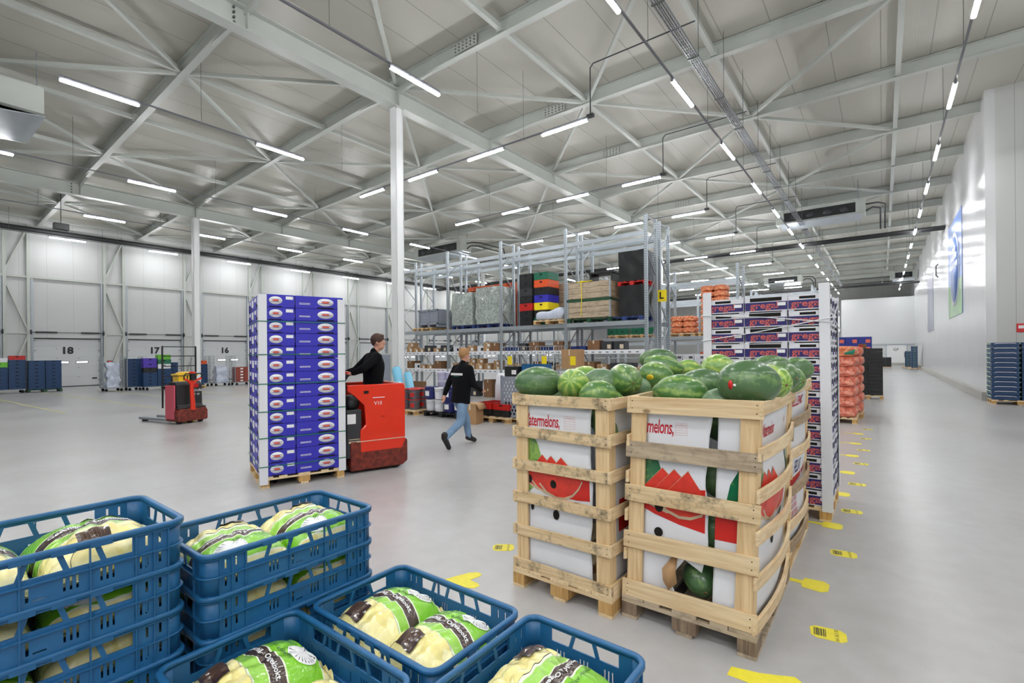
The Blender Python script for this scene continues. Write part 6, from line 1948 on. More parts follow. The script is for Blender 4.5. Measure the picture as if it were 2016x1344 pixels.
for y in (-0.22, 0.22):
    mm = MB(); mm.box(-1.75, -0.4, y - 0.085, y + 0.085, 0.05, 0.11); mm.build('fork', MAT['galv_d'], tg, bevel=0.01)
    mm = MB(); mm.lathe([(0, -0.06), (0.045, -0.06), (0.045, 0.06), (0, 0.06)], 14, TR(-1.6, y, 0.045) @ RX(PI / 2)); mm.build('fork_roller', MAT['rubber'], tg)
for y in (-0.27, 0, 0.27):
    mm = MB(); mm.lathe([(0, -0.04), (0.07, -0.04), (0.07, 0.04), (0, 0.04)], 16, TR(-0.1, y, 0.07) @ RX(PI / 2)); mm.build('wheel', MAT['rubber'], tg)
mm = MB()
for y in (-0.42, 0.42): mm.bar((-0.5, y, 0.4), (-0.5, y, 1.98), 0.03, 0.03)
for z in (0.98, 1.2, 1.46, 1.72, 1.96): mm.bar((-0.5, -0.42, z), (-0.5, 0.42, z), 0.022, 0.022)
mm.bar((-0.5, -0.2, 0.4), (-0.5, -0.2, 1.2), 0.02, 0.02); mm.bar((-0.5, 0.2, 0.4), (-0.5, 0.2, 1.2), 0.02, 0.02)
mm.build('wire_guard', MAT['ink'], tg)
t = thing('yellow_bin', 'yellow plastic bin behind the parked pallet truck', 'bin', (-17.6, 5.82, 0))
mm = MB(); mm.add(*(lambda a, b, h: ([(-a, -a, 0), (a, -a, 0), (a, a, 0), (-a, a, 0), (-b, -b, h), (b, -b, h), (b, b, h), (-b, b, h)], [(0, 3, 2, 1), (0, 1, 5, 4), (1, 2, 6, 5), (2, 3, 7, 6), (3, 0, 4, 7)]))(0.2, 0.26, 1.1), None, True); mm.build('bin_body', MAT['yellowbin'], t, bevel=0.02)
mm = MB(); mm.box(-0.29, 0.29, -0.29, 0.29, 1.1, 1.16); mm.ell((0, 0, 1.16), (0.26, 0.26, 0.07), 16, 8); mm.build('lid', MAT['yellowbin'], t, bevel=0.015)
# ================================================================ pallet racking
def upright(t, x, y, H, z0=0.0, face=-1):
    mm = MB(); mm.box(-0.05, 0.05, -0.035, 0.035, 0, H); o = mm.build('upright_post', MAT['perf'], t); o.location = (x, y, z0)
    mm = MB(); mm.box(-0.08, 0.08, -0.06, 0.06, 0, 0.012); o = mm.build('foot_plate', MAT['galv'], t); o.location = (x, y, z0)


def rack(name_label, xs, frames, H, beams, shelves, label_levels=(), group='pallet racking', light=False):
    """xs: upright positions; frames: list of (y front, y back)"""
    t = thing('pallet_rack', name_label, 'rack', (0, 0, 0), 0, group)
    for (ya, yb) in frames:
        for x in xs:
            if not light:
                upright(t, x, ya, H); upright(t, x, yb, H)
            else:
                mm = MB(); mm.box(x - 0.05, x + 0.05, ya - 0.035, ya + 0.035, 0, H); mm.build('upright_post', MAT['galv'], t)
                mm = MB(); mm.box(x - 0.05, x + 0.05, yb - 0.035, yb + 0.035, 0, H); mm.build('upright_post', MAT['galv'], t)
            z = 0.25; s = 0; k = 0
            while z < H - 0.5 and not (light and k > 6):
                mm = MB(); a, b = (ya, yb) if s == 0 else (yb, ya)
                mm.bar((x, a, z), (x, b, z + 0.75), 0.022, 0.035, (1, 0, 0)); mm.build('frame_brace', MAT['galv_d'], t)
                z += 0.78; s = 1 - s; k += 1
            mm = MB(); mm.bar((x, ya, H - 0.06), (x, yb, H - 0.06), 0.025, 0.035); mm.build('frame_brace', MAT['galv_d'], t)
        for i in range(len(xs) - 1):
            for z, h in beams:
                for y in (ya - 0.02, yb + 0.02):
                    mm = MB(); mm.box(xs[i] + 0.05, xs[i + 1] - 0.05, y - 0.02, y + 0.02, z - h, z)
                    mm.box(xs[i] + 0.04, xs[i] + 0.056, y - 0.03, y + 0.03, z - h - 0.05, z + 0.03); mm.box(xs[i + 1] - 0.056, xs[i + 1] - 0.04, y - 0.03, y + 0.03, z - h - 0.05, z + 0.03)
                    mm.build('load_beam', MAT['galv'], t)
            for z in shelves:
                mm = MB(); mm.box(xs[i] + 0.06, xs[i + 1] - 0.06, ya - 0.02, yb + 0.02, z - 0.035, z)
                mm.build('shelf_panel', MAT['galv'], t)
        for z in label_levels:
            for i in range(len(xs) - 1):
                mm = MB(); mm.box(xs[i] + 0.05, xs[i + 1] - 0.05, ya - 0.05, ya - 0.021, z - 0.125, z + 0.005)
                st = mm.build('label_strip', MAT['lblwhite'], t)
                mm = MB(); n = 10
                for q in range(n):
                    xx = xs[i] + 0.15 + (xs[i + 1] - xs[i] - 0.3) * (q + 0.3) / n
                    mm.box(xx, xx + 0.1, ya - 0.0525, ya - 0.0505, z - 0.085, z - 0.055)
                mm.build('printed_code', MAT['bolt'], st)
    return t


XA = [-17.2, -14.33, -11.49, -8.63, -5.76]
RA = rack('front row of galvanised pallet racking marked with a yellow L sign', XA, [(14.3, 15.1), (15.42, 16.22)], 5.97, [(2.72, 0.14), (5.46, 0.13)], [1.78, 1.07], (1.80, 1.09))
XB = [-18.6, -15.8, -13.0, -10.15, -7.3, -4.5]
RB = rack('second row of racking behind the front row, with onion pallets on it', XB, [(20.4, 21.4)], 5.2, [(2.36, 0.14), (4.6, 0.13)], [1.45, 0.75])
XC = [-14.0, -11.2, -8.4, -5.6, -2.8]
RC = rack('third distant row of racking with orange pallets, partly behind the tray cartons', XC, [(28.5, 29.6), (29.9, 31.0)], 5.0, [(2.3, 0.14), (4.7, 0.13)], [], light=True)
# aisle sign
t = thing('aisle_sign', 'yellow square sign with a black L on the rack end', 'sign', (-5.62, 15.22, 3.52))
mm = MB(); mm.box(-0.165, 0.165, -0.008, 0.008, -0.19, 0.19); mm.build('plate', MAT['signyellow'], t, bevel=0.003)
mm = MB(); mm.mesh_in(text_mesh('L', 0.3, 0.002, offset=0.008), TR(0, -0.011, 0) @ FRONT); mm.build('letter', MAT['ink'], t)
mm = MB(); mm.box(-0.1, 0.1, 0.008, 0.03, -0.03, 0.03); mm.build('bracket', MAT['galv_d'], t)
t = thing('rack_marker', 'small yellow marker plate on the left end upright of the front racking', 'sign', (-16.55, 15.3, 3.0))
mm = MB(); mm.box(-0.11, 0.11, -0.01, 0.01, -0.2, 0.25); mm.build('plate', MAT['signyellow'], t)
mm = MB(); mm.box(-0.65, 0.0, 0.01, 0.03, 0.0, 0.05); mm.build('bracket', MAT['galv_d'], t)

ZL = 2.722
# ---- loads on the high level, left to right
def simple_block(name, label, cat, loc, W, D, H, mat, bevel=0.02, lumps=0.0, seed=1, rz=0.0, group=None, part='wrapped_load'):
    t = thing(name, label, cat, loc, rz, group)
    mm = MB(); N = 10
    # six gridded faces so that the wrapped stack looks uneven
    def f(x, y, z):
        v = Vector((x * 4 + seed, y * 4, z * 4)); k = noise.noise(v) * lumps
        return (x + (k if abs(x) > W / 2 - 1e-4 else 0) * (1 if x > 0 else -1), y + (k if abs(y) > D / 2 - 1e-4 else 0) * (1 if y > 0 else -1), z + (abs(k) if z > H - 1e-4 else 0))
    for s in (-1, 1):
        mm.grid(N, N, lambda u, v: f(s * W / 2, (u - 0.5) * D * s, v * H)); mm.grid(N, N, lambda u, v: f((0.5 - u) * W * s, s * D / 2, v * H))
    mm.grid(N, N, lambda u, v: f((u - 0.5) * W, (v - 0.5) * D, H)); mm.grid(2, 2, lambda u, v: ((0.5 - u) * W, (v - 0.5) * D, 0))
    mm.build(part, mat, t)
    return t


# flattened boxes along the left bay
pallet((-16.0, 14.75, ZL), 0.8, 1.2, 'wooden pallet under the grey plastic box, high rack level', parts=True)
t = thing('plastic_box_pallet', 'grey ribbed plastic box pallet on the high rack level', 'bin', (-15.55, 14.75, ZL + 0.146))
mm = MB(); W2, D2, Hh = 0.6, 0.42, 0.76
for (a, b, c, d) in ((-W2, W2, -D2, -D2 + 0.03), (-W2, W2, D2 - 0.03, D2), (-W2, -W2 + 0.03, -D2, D2), (W2 - 0.03, W2, -D2, D2)): mm.box(a, b, c, d, 0.1, Hh)
mm.box(-W2, W2, -D2, D2, 0.1, 0.13)
for x in (-W2, -0.02, W2 - 0.08): mm.box(x, x + 0.08, -D2 - 0.03, -D2, 0.02, Hh)
for z in (0.1, Hh - 0.08): mm.box(-W2, W2, -D2 - 0.03, -D2, z, z + 0.08)
for z in (0.25, 0.38, 0.5, 0.6): mm.box(-W2 + 0.08, W2 - 0.08, -D2 - 0.012, -D2, z, z + 0.02)
for x in (-W2, -0.06, W2 - 0.12): mm.box(x, x + 0.12, -D2, D2, 0, 0.1)
mm.build('ribbed_bin', MAT['greytote'], t, bevel=0.008)
pallet((-13.55, 14.75, ZL), 0.8, 1.2, 'blue pallet under the left silver wrapped stack', ('bluepal', 'bluepal'), group='blue plastic pallets')
simple_block('wrapped_pallet_load', 'left silver film wrapped stack on a blue pallet', 'pallet load', (-13.55, 14.75, ZL + 0.146), 1.14, 0.86, 1.3, MAT['foil'], lumps=0.05, seed=3)
pallet((-12.18, 14.75, ZL), 0.8, 1.2, 'blue pallet under the right silver wrapped stack', ('bluepal', 'bluepal'), group='blue plastic pallets')
simple_block('wrapped_pallet_load', 'right taller silver film wrapped stack on a blue pallet', 'pallet load', (-12.18, 14.78, ZL + 0.146), 1.2, 0.95, 1.42, MAT['foil'], lumps=0.05, seed=9)
op = None
def wood_one(loc, W, D, mat, label, group, H=0.14):
    global op
    if op is None:
        mm = MB()
        for i in range(5): mm.box(-0.6, 0.6, -0.4 + i * 0.175, -0.3 + i * 0.175, 0.118, 0.14)
        for x in (-0.53, 0, 0.53):
            for y in (-0.33, 0, 0.33): mm.box(x - 0.07, x + 0.07, y - 0.05, y + 0.05, 0.02, 0.1)
            mm.box(x - 0.07, x + 0.07, -0.4, 0.4, 0.1, 0.118)
        for y in (-0.33, 0, 0.33): mm.box(-0.6, 0.6, y - 0.05, y + 0.05, 0, 0.02)
        op = Proto(mm.build('painted_pallet', MAT['orangewood'])); tag(op.root, None, 'pallet')
    return op.put(loc, 0, label, group)


MAT['orangewood'] = wood_mat('orange_painted_wood', (196, 84, 48), (224, 120, 78), 0.2, 0)
for k in range(13):
    wood_one((-13.62, 15.82, ZL + k * 0.142), 1.2, 0.8, None, 'orange pallet in the left stack behind the silver loads, %s up' % ORD[k], 'orange pallets stacked behind the silver loads')
    wood_one((-12.2, 15.82, ZL + k * 0.142), 1.2, 0.8, None, 'orange pallet in the right stack behind the silver loads, %s up' % ORD[k], 'orange pallets stacked behind the silver loads')
# crate columns
def crate_col(x, y, z, W, D, cols, nm, grp, H=0.27):
    for i, cm in enumerate(cols):
        o = simple_crate('plastic_crate', MAT[cm], W, D, H, 'hole'); o.location = (x, y, z + i * (H + 0.001))
        tag(o, '%s plastic crate, %s from the bottom of %s' % ({'black': 'black', 'redp': 'red', 'bluepal': 'blue', 'orangep': 'orange', 'greenp': 'green', 'signyellow': 'yellow', 'boxblue': 'royal blue', 'dgrey': 'dark grey'}[cm], ORD[i], nm), 'crate', grp)


crate_col(-10.36, 14.7, ZL, 0.56, 0.72, ['black', 'black', 'redp', 'black', 'dgrey', 'black', 'black'], 'the dark column on the rack', 'crates in the dark column on the rack')
crate_col(-9.72, 14.75, ZL, 0.6, 0.72, ['greenp', 'black', 'signyellow', 'boxblue', 'black', 'orangep', 'greenp'], 'the colourful column on the rack', 'crates in the colourful column on the rack')
pallet((-9.25, 14.35, ZL), 0.62, 1.14, 'wooden pallet under the low white wrapped bundle', group='wooden pallets')
t = thing('wrapped_bundle', 'low white film wrapped bundle sloping up to the right', 'bundle', (-9.25, 14.33, ZL + 0.146))
mm = MB()
def wb(u, v):
    a = 2 * PI * u; s = lambda w_: math.copysign(abs(w_) ** 0.5, w_)
    x = (v - 0.5) * 1.1; hh = 0.26 + 0.16 * v + 0.03 * math.sin(9 * v)
    e = min(1, min(v, 1 - v) * 14) ** 0.5 if 0 < v < 1 else 0.0
    return (x, s(math.cos(a)) * 0.27 * e, hh / 2 + s(math.sin(a)) * hh / 2 * e)
mm.grid(24, 16, wb); mm.build('wrapped_goods', MAT['clearfilm'], t)
# timber crates
def timber_box(x, y, z, W, D, H, label, m1='wood_g'):
    t = thing('timber_box', label, 'box', (x, y, z), 0, 'timber boxes on the rack')
    n = 3
    for i in range(n):
        z0 = 0.02 + i * (H - 0.02) / n; z1 = z0 + (H - 0.02) / n - 0.012
        mm = MB(); mm.box(-W / 2, W / 2, -D / 2, -D / 2 + 0.022, z0, z1); mm.build('side_board', MAT[m1], t)
        mm = MB(); mm.box(-W / 2, W / 2, D / 2 - 0.022, D / 2, z0, z1); mm.build('side_board', MAT[m1], t)
        for s in (-1, 1):
            mm = MB(); mm.box(s * W / 2 - 0.011, s * W / 2 + 0.011, -D / 2, D / 2, z0, z1); mm.build('side_board', MAT['wood_ys'], t)
    for s in (-1, 1):
        for q in (-1, 1):
            mm = MB(); mm.box(s * (W / 2) - 0.03, s * (W / 2) + 0.03, q * (D / 2) - 0.02, q * (D / 2) + 0.02, 0, H); mm.build('corner_iron', MAT['galv'], t)
    return t


pallet((-7.75, 14.75, ZL), 0.95, 1.6, 'dark green pallet under the timber boxes', ('greendark', 'greendark'), group='painted pallets')
timber_box(-7.75, 14.75, ZL + 0.146, 1.58, 0.95, 0.56, 'lower of the two big timber boxes at the right of the rack')
mm = MB()
t = thing('box_spacer', 'dark green spacer boards between the two big timber boxes', 'spacer', (-7.75, 14.75, ZL + 0.707))
for x in (-0.7, 0, 0.62): mm.box(x, x + 0.1, -0.46, 0.46, 0, 0.085)
mm.box(-0.8, 0.8, -0.47, -0.43, 0.0, 0.085); mm.box(-0.8, 0.8, 0.43, 0.47, 0.0, 0.085)
mm.build('board', MAT['greendark'], t)
timber_box(-7.75, 14.75, ZL + 0.793, 1.58, 0.95, 0.56, 'upper of the two big timber boxes with a yellow cord over its front')
pallet((-9.35, 15.82, ZL), 0.8, 1.2, 'pallet behind the white wrapped bundle', group='wooden pallets')
timber_box(-9.35, 15.82, ZL + 0.146, 1.2, 0.8, 0.72, 'lower brown timber box behind the white bundle')
timber_box(-9.35, 15.82, ZL + 0.87, 1.2, 0.8, 0.72, 'upper brown timber box behind the white bundle')
zt2 = ZL + 0.793 + 0.56
t = thing('yellow_rope', 'tangled yellow cord hanging over the upper timber box', 'cord', (-7.9, 14.3, zt2))
mm = MB(); pts = [(-0.1 + 0.22 * math.cos(i * 0.9) + 0.1 * math.sin(i * 0.37), 0.15 + 0.09 * math.sin(i * 1.1), 0.02 + 0.03 * abs(math.sin(i * 0.7))) for i in range(30)]
mm.tube(pts + [(-0.1, -0.01, 0.03), (-0.11, -0.05, -0.06), (-0.09, -0.045, -0.45), (-0.11, -0.05, -0.95), (-0.14, -0.04, -1.12)], 0.012, 6); mm.build('cord', MAT['signyellow'], t)
t = thing('stacking_rack', 'black plastic stacking rack standing on top of the timber boxes', 'frame', (-7.4, 14.75, zt2))
mm = MB()
for x in (-0.4, 0.38): mm.box(x, x + 0.05, -0.3, 0.3, 0, 0.25)
mm.box(-0.43, 0.46, -0.3, 0.3, 0.25, 0.32); mm.build('frame', MAT['black'], t, bevel=0.01)
pallet((-6.52, 14.8, ZL), 0.9, 1.2, 'blue plastic pallet under the black wrapped towers', ('bluepal', 'bluepal'), group='blue plastic pallets')
simple_block('wrapped_pallet_load', 'lower black film wrapped tower beside the yellow L sign', 'pallet load', (-6.32, 14.95, ZL + 0.146), 0.86, 0.9, 0.98, MAT['blackfilm'], lumps=0.02, seed=4)
pallet((-6.32, 14.95, ZL + 1.135), 0.9, 0.95, 'red pallet between the two black wrapped towers', ('redp', 'redp'), group='painted pallets', H=0.13)
simple_block('wrapped_pallet_load', 'upper black film wrapped tower just under the top beam', 'pallet load', (-6.32, 14.95, ZL + 1.27), 0.88, 0.9, 0.95, MAT['blackfilm'], lumps=0.02, seed=7)
# clutter on top, left end
pallet((-16.7 + 1.3, 15.82, ZL), 0.8, 1.2, 'pallet carrying flattened cartons at the back of the left bay', group='wooden pallets')
simple_block('flattened_cartons', 'pile of flattened brown cartons in the back of the left bay', 'cartons', (-15.4, 15.82, ZL + 0.146), 1.1, 0.7, 0.35, MAT['card_d'], lumps=0.03, seed=2)

# ---- picking shelves: cartons and crates side by side
rs = random.Random(21)
protos = [Proto(carton('brown_carton', MAT['card_b'], 0.36, 0.4, 0.26, 'white')), Proto(carton('brown_carton', MAT['card_d'], 0.42, 0.45, 0.34, None)),
          Proto(carton('brown_carton', MAT['card_b'], 0.3, 0.35, 0.18, 'white')), Proto(carton('dark_carton', MAT['dgrey'], 0.36, 0.4, 0.3, 'tape', None)),
          Proto(carton('white_carton', MAT['tray'], 0.32, 0.36, 0.24, 'ink', None))]
pw = [0.36, 0.42, 0.3, 0.36, 0.32]; ph = [0.26, 0.34, 0.18, 0.3, 0.24]; pn = ['labelled brown', 'dark brown', 'small brown', 'dark', 'white']
blc = Proto(tag(simple_crate('blue_crate', MAT['bluepal'], 0.56, 0.4, 0.16, 'hole'), 'x', 'crate'))
for lev, (z, nm) in enumerate(((1.782, 'upper picking shelf'), (1.072, 'lower picking shelf'))):
    for bay in range(4):
        x = XA[bay] + 0.14; n = 0
        bn = ('leftmost bay', 'second bay', 'third bay', 'rightmost bay')[bay]
        while True:
            if bay >= 2 and lev == 0 and rs.random() < 0.45:
                if x + 0.6 > XA[bay + 1] - 0.1: break
                blc.put((x + 0.28, 14.62 + rs.uniform(-0.05, 0.1), z), rs.uniform(-0.05, 0.05), 'blue crate on the %s, %s item in the %s' % (nm, ORD[n], bn), 'items on the ' + nm)
                x += 0.62; n += 1; continue
            k = rs.choice([0, 0, 1, 2, 2, 3, 4] if bay < 2 else [0, 1, 1, 3, 3, 2])
            if x + pw[k] > XA[bay + 1] - 0.1: break
            yy = 14.56 + rs.uniform(0, 0.12)
            protos[k].put((x + pw[k] / 2, yy, z), rs.uniform(-0.12, 0.12), '%s carton, %s, %s item in %s' % (pn[k], nm, ORD[n], bn), 'items on the ' + nm)
            if rs.random() < 0.35 and ph[k] < 0.3:
                protos[2].put((x + pw[k] / 2 + rs.uniform(-0.03, 0.03), yy, z + ph[k] + 0.002), rs.uniform(-0.2, 0.2), 'small carton stacked on the %s item, %s, %s' % (ORD[n], nm, bn), 'items on the ' + nm)
            x += pw[k] + rs.uniform(0.03, 0.14); n += 1
# floor level of the right bays
for i, (x, k) in enumerate(((-10.9, 1), (-10.3, 3), (-9.6, 1), (-8.2, 3), (-7.7, 3), (-7.1, 1), (-6.5, 3), (-13.9, 1), (-13.1, 3), (-12.3, 1))):
    for h in range(2):
        protos[k].put((x, 14.65, h * (ph[k] + 0.003)), 0.0, '%s carton on the floor under the racking, %s from the start, %s' % (pn[k], ORD[i], ('at the bottom', 'on top')[h]), 'cartons on the floor under the racking')

# ---- second rack loads
oz = 2.362
for i, (x, kind) in enumerate(((-9.65, 'g'), (-7.95 - 0.5, 'g'), (-6.7, 'o'), (-5.4 - 0.05, 'o'))):
    pallet((x, 20.9, oz), 1.0, 1.1, 'pallet on the second rack, %s from the left' % ORD[i], group='pallets on the second rack')
    if kind == 'g':
        for j in range(4):
            o = simple_crate('green_crate', MAT['greenp'], 0.5, 0.45, 0.2, 'hole'); o.location = (x - 0.26 + 0.52 * (j % 2), 20.7, oz + 0.146 + 0.202 * (j // 2))
            tag(o, 'green crate on the second rack, pallet %s, %s crate' % (ORD[i], ORD[j]), 'crate', 'green crates on the second rack')
nlay = {2: 3, 3: 8}
for i, x in ((2, -6.7), (3, -5.45)):
    n = 0
    for k in range(nlay[i]):
        for a in (0, 1):
            for b in (0, 1):
                n += 1
                (os2 if n % 4 == 2 else os2b).put((x - 0.25 + 0.5 * a, 20.65 + 0.35 * b, oz + 0.146 + k * 0.238), 0.05 * math.sin(n), 'orange net sack, second rack, %s layer, %s %s, %s pile' % (ORD[k], ('front', 'back')[b], ('left', 'right')[a], ('shorter', 'taller')[i - 2]), 'onion sacks on the second rack')
# stacked boards and orange pallets on the third rack
pallet((-4.2, 29.05, 2.302), 1.0, 1.3, 'pallet under the flat dark boards on the third rack', group='wooden pallets', parts=False)
simple_block('board_pile', 'pile of flat dark brown boards on the third rack', 'boards', (-4.2, 29.05, 2.45), 1.8, 0.9, 0.3, MAT['card_d'], lumps=0.04, seed=5)
for k in range(8):
    for i, x in enumerate((-7.6, -6.3)):
        wood_one((x, 29.05, 2.302 + k * 0.142), 1.2, 0.8, None, 'orange pallet on the third rack, %s stack, %s up' % (('left', 'right')[i], ORD[k]), 'orange pallets on the third rack')
for k in range(12):
    for i, x in enumerate((-7.2, -5.0, -3.7)):
        wood_one((x, 27.2, k * 0.142), 1.2, 0.8, None, 'orange pallet on the floor before the third rack, %s stack, %s up' % (GN[i], ORD[k]), 'orange pallets stacked on the floor')
# white lidded boxes on the floor beyond the melons
pb = Proto(carton('white_produce_box', MAT['tray'], 0.4, 0.5, 0.2, 'bolt', None))
for k in range(8):
    for i in range(4):
        pb.put((-6.2 + i * 0.42, 18.6, k * 0.203), 0, 'white produce box standing beyond the rack end, %s column, %s up' % (ORD[i], ORD[k]), 'white produce boxes beyond the rack end')

# ---- goods on the floor in front of the racking
def bucket(nm, mat, lidmat, r0, r1, h, label_m=None):
    t = thing(nm, 'x', 'bucket')
    mm = MB(); mm.lathe([(0, 0), (r0, 0), (r0 + 0.003, 0.01), (r1 - 0.004, h - 0.035), (r1, h - 0.03), (r1, h - 0.012), (r1 - 0.006, h - 0.01)], 24); mm.build('bucket_body', mat, t)
    mm = MB(); mm.lathe([(r1 - 0.01, h - 0.02), (r1 + 0.007, h - 0.02), (r1 + 0.007, h - 0.002), (r1 - 0.004, h), (r1 - 0.012, h - 0.006), (0, h - 0.006)], 24); mm.build('lid', lidmat, t)
    if label_m:
        mm = MB(); rr = (r0 + r1) / 2 + 0.004
        mm.grid(6, 2, lambda u, v: (rr * math.cos(-PI / 2 + (u - 0.5) * 0.9), rr * math.sin(-PI / 2 + (u - 0.5) * 0.9), h * 0.25 + v * h * 0.4)); mm.build('label', label_m, t)
    mm = MB(); pts = [((r1 + 0.008) * math.cos(a), -(abs(math.sin(a)) * 0.04 + 0.0) - (r1 + 0.006) * abs(math.sin(a)) * 0.95, h - 0.03 - 0.07 * abs(math.sin(a))) for a in [PI * i / 10 for i in range(11)]]
    mm.tube(pts, 0.003, 4, False); mm.build('wire_handle', MAT['galv_d'], t)
    return t


gb = Proto(bucket('paint_bucket', MAT['bucketgrey'], MAT['redp'], 0.135, 0.155, 0.29, MAT['redp']))
wb_ = Proto(bucket('paint_bucket', MAT['card_w'], MAT['white'], 0.135, 0.155, 0.31, MAT['lblwhite']))
db = Proto(bucket('paint_bucket', MAT['dkblue'], MAT['dkblue'], 0.17, 0.19, 0.33, MAT['white']))
lb = Proto(bucket('pale_tub', MAT['lilac'], MAT['lilac'], 0.15, 0.17, 0.24, None))
pallet((-10.75, 9.42, 0), 0.8, 0.8, 'pale pallet under the grey buckets with red lids', group='wooden pallets')
n = 0
for k in range(2):
    for (dx, dy) in ((-0.2, -0.22), (0.17, -0.22), (-0.2, 0.14), (0.17, 0.14)):
        gb.put((-10.75 + dx, 9.42 + dy, 0.146 + k * 0.292), 0.3, 'grey bucket with a red lid, %s row, %s, %s' % (('front', 'front', 'back', 'back')[n % 4], ('left', 'right')[n % 2], ('lower', 'upper')[k]), 'grey buckets with red lids'); n += 1
pallet((-9.5, 9.55, 0), 0.8, 1.3, 'black pallet under the white and dark blue buckets', ('black', 'black'), group='painted pallets')
for k in range(2):
    for i, x in enumerate((-10.02, -9.68)):
        pr = wb_ if not (k == 1 and i == 0) else db
        pr.put((x, 9.33, 0.146 + k * 0.332), 0, '%s bucket of the front row, %s from the left, %s' % (('white' if pr is wb_ else 'dark blue'), ORD[i], ('lower', 'upper')[k]), 'white and blue buckets')
    for i, x in enumerate((-9.3, -8.92)):
        db.put((x, 9.36, 0.146 + k * 0.332), 0, 'dark blue bucket with a white label, %s of the right pair, %s' % (('left', 'right')[i], ('lower', 'upper')[k]), 'white and blue buckets')
for k in range(4):
    for i, x in enumerate((-9.98, -9.62, -9.26)):
        if k == 3 and i == 2: continue
        lb.put((x, 9.75, 0.146 + k * 0.272), 0, 'pale lilac tub behind the blue buckets, %s column, %s up' % (GN[i], ORD[k]), 'pale lilac tubs')
t = thing('film_roll', 'left thick pale blue film roll leaning before the column', 'roll', (-11.62, 9.35, 0), 0, 'pale blue film rolls')
mm = MB(); mm.tube([(0.25, 0.1, 0.13), (-0.12, 0.15, 1.25), (-0.14, 0.15, 1.33)], [0.12, 0.14, 0.10], 18); mm.build('film', MAT['aqua'], t)
mm = MB(); mm.tube([(0.25, 0.1, 0.13), (-0.152, 0.151, 1.36)], 0.03, 8); mm.build('core', MAT['card_b'], t)
t = thing('film_roll', 'right pale blue film roll leaning before the column', 'roll', (-11.35, 9.5, 0), 0, 'pale blue film rolls')
mm = MB(); mm.tube([(0.3, 0.1, 0.12), (-0.05, 0.15, 1.1), (-0.07, 0.15, 1.17)], [0.11, 0.12, 0.09], 18); mm.build('film', MAT['aqua'], t)
t = thing('brown_bin', 'orange brown panel behind the film rolls beside the truck', 'panel', (-11.75, 9.8, 0))
mm = MB(); mm.box(-0.3, 0.3, 0.6, 0.64, 0, 0.85); mm.build('panel', MAT['card_d'], t)
t = carton('open_carton', MAT['card_b'], 0.34, 0.4, 0.5, None); t.location = (-8.02, 8.86, 0); t.rotation_euler = (0, 0, 0.25)
tag(t, 'open brown carton standing on the floor behind the walking man'); mm = MB(); mm.add([(0.17, -0.2, 0.5), (0.17, 0.2, 0.5), (0.26, 0.2, 0.36), (0.26, -0.2, 0.36)], [(0, 1, 2, 3)]); o = mm.build('open_flap', MAT['card_b'], t); o.modifiers.new('s', 'SOLIDIFY').thickness = 0.004
pallet((-7.75, 9.6, 0), 0.8, 1.1, 'pallet under the red lidded crates behind the walking man', ('wood', 'block'), group='wooden pallets')
for i, (x, y, m_) in enumerate(((-8.05, 9.45, 'black'), (-7.5, 9.45, 'black'), (-8.05, 9.8, 'dgrey'))):
    for k in range(2):
        o = simple_crate('plastic_crate', MAT['redp'] if k else MAT[m_], 0.5, 0.33, 0.16, 'hole'); o.location = (x, y, 0.146 + k * 0.162)
        tag(o, '%s crate on the pallet behind the walking man, %s' % (('dark', 'red')[k], ('left', 'right', 'rear')[i]), 'crate', 'crates behind the walking man')
t = thing('white_canister', 'tall white plastic canister behind the red crates', 'canister', (-8.25, 10.25, 0.0))
mm = MB(); mm.lathe([(0, 0), (0.19, 0), (0.17, 0.85), (0.13, 1.12), (0.09, 1.18), (0, 1.18)], 20); mm.build('body', MAT['card_w'], t)
# grey bin with round holes
t = thing('perforated_bin', 'tall grey bin with rows of round holes beside the left melon crate', 'bin', (-6.95, 9.75, 0.146))
pallet((-6.95, 9.75, 0), 0.8, 1.15, 'pallet under the grey bin with round holes', group='wooden pallets')
holes = []
for r in range(10):
    for c in range(11):
        cx = -0.5 + 0.1 * c + (0.05 if r % 2 else 0); cz = 0.09 + r * 0.085
        if cx < 0.53: holes.append([(cx + 0.033 * math.cos(a * PI / 6), cz + 0.036 * math.sin(a * PI / 6)) for a in range(12)])
pmesh = panel_mesh([(-0.57, 0), (0.57, 0), (0.57, 1.0), (-0.57, 1.0)], holes, 0.02)
mm = MB(); mm.mesh_in(pmesh, TR(0, -0.38, 0) @ FRONT); mm.mesh_in(pmesh, TR(0, 0.38, 0) @ FRONT)
mm.box(-0.57, -0.55, -0.38, 0.38, 0, 1.0); mm.box(0.55, 0.57, -0.38, 0.38, 0, 1.0); mm.box(-0.57, 0.57, -0.38, 0.38, 0, 0.03)
for x in (-0.6, 0.57): mm.box(x, x + 0.03, -0.41, -0.35, 0, 1.02)
mm.build('bin_body', MAT['greytote'], t)
mm = MB(); mm.box(-0.54, 0.54, -0.365, 0.34, 0.4, 0.97); mm.build('white_contents', MAT['card_w'], t)
mm = MB(); mm.box(-0.54, 0.54, -0.365, 0.34, 0.04, 0.38); mm.build('dark_contents', MAT['rubber'], t)
o = carton('black_carton', MAT['black'], 0.4, 0.35, 0.24, 'white', None); o.location = (-7.28, 9.6, 1.15); tag(o, 'black carton with white print on the perforated grey bin')
o = simple_crate('blue_crate', MAT['bluecrate'], 0.6, 0.4, 0.3, 'hole'); o.location = (-6.7, 9.7, 1.15); tag(o, 'blue crate on the perforated grey bin behind the melons', 'crate')
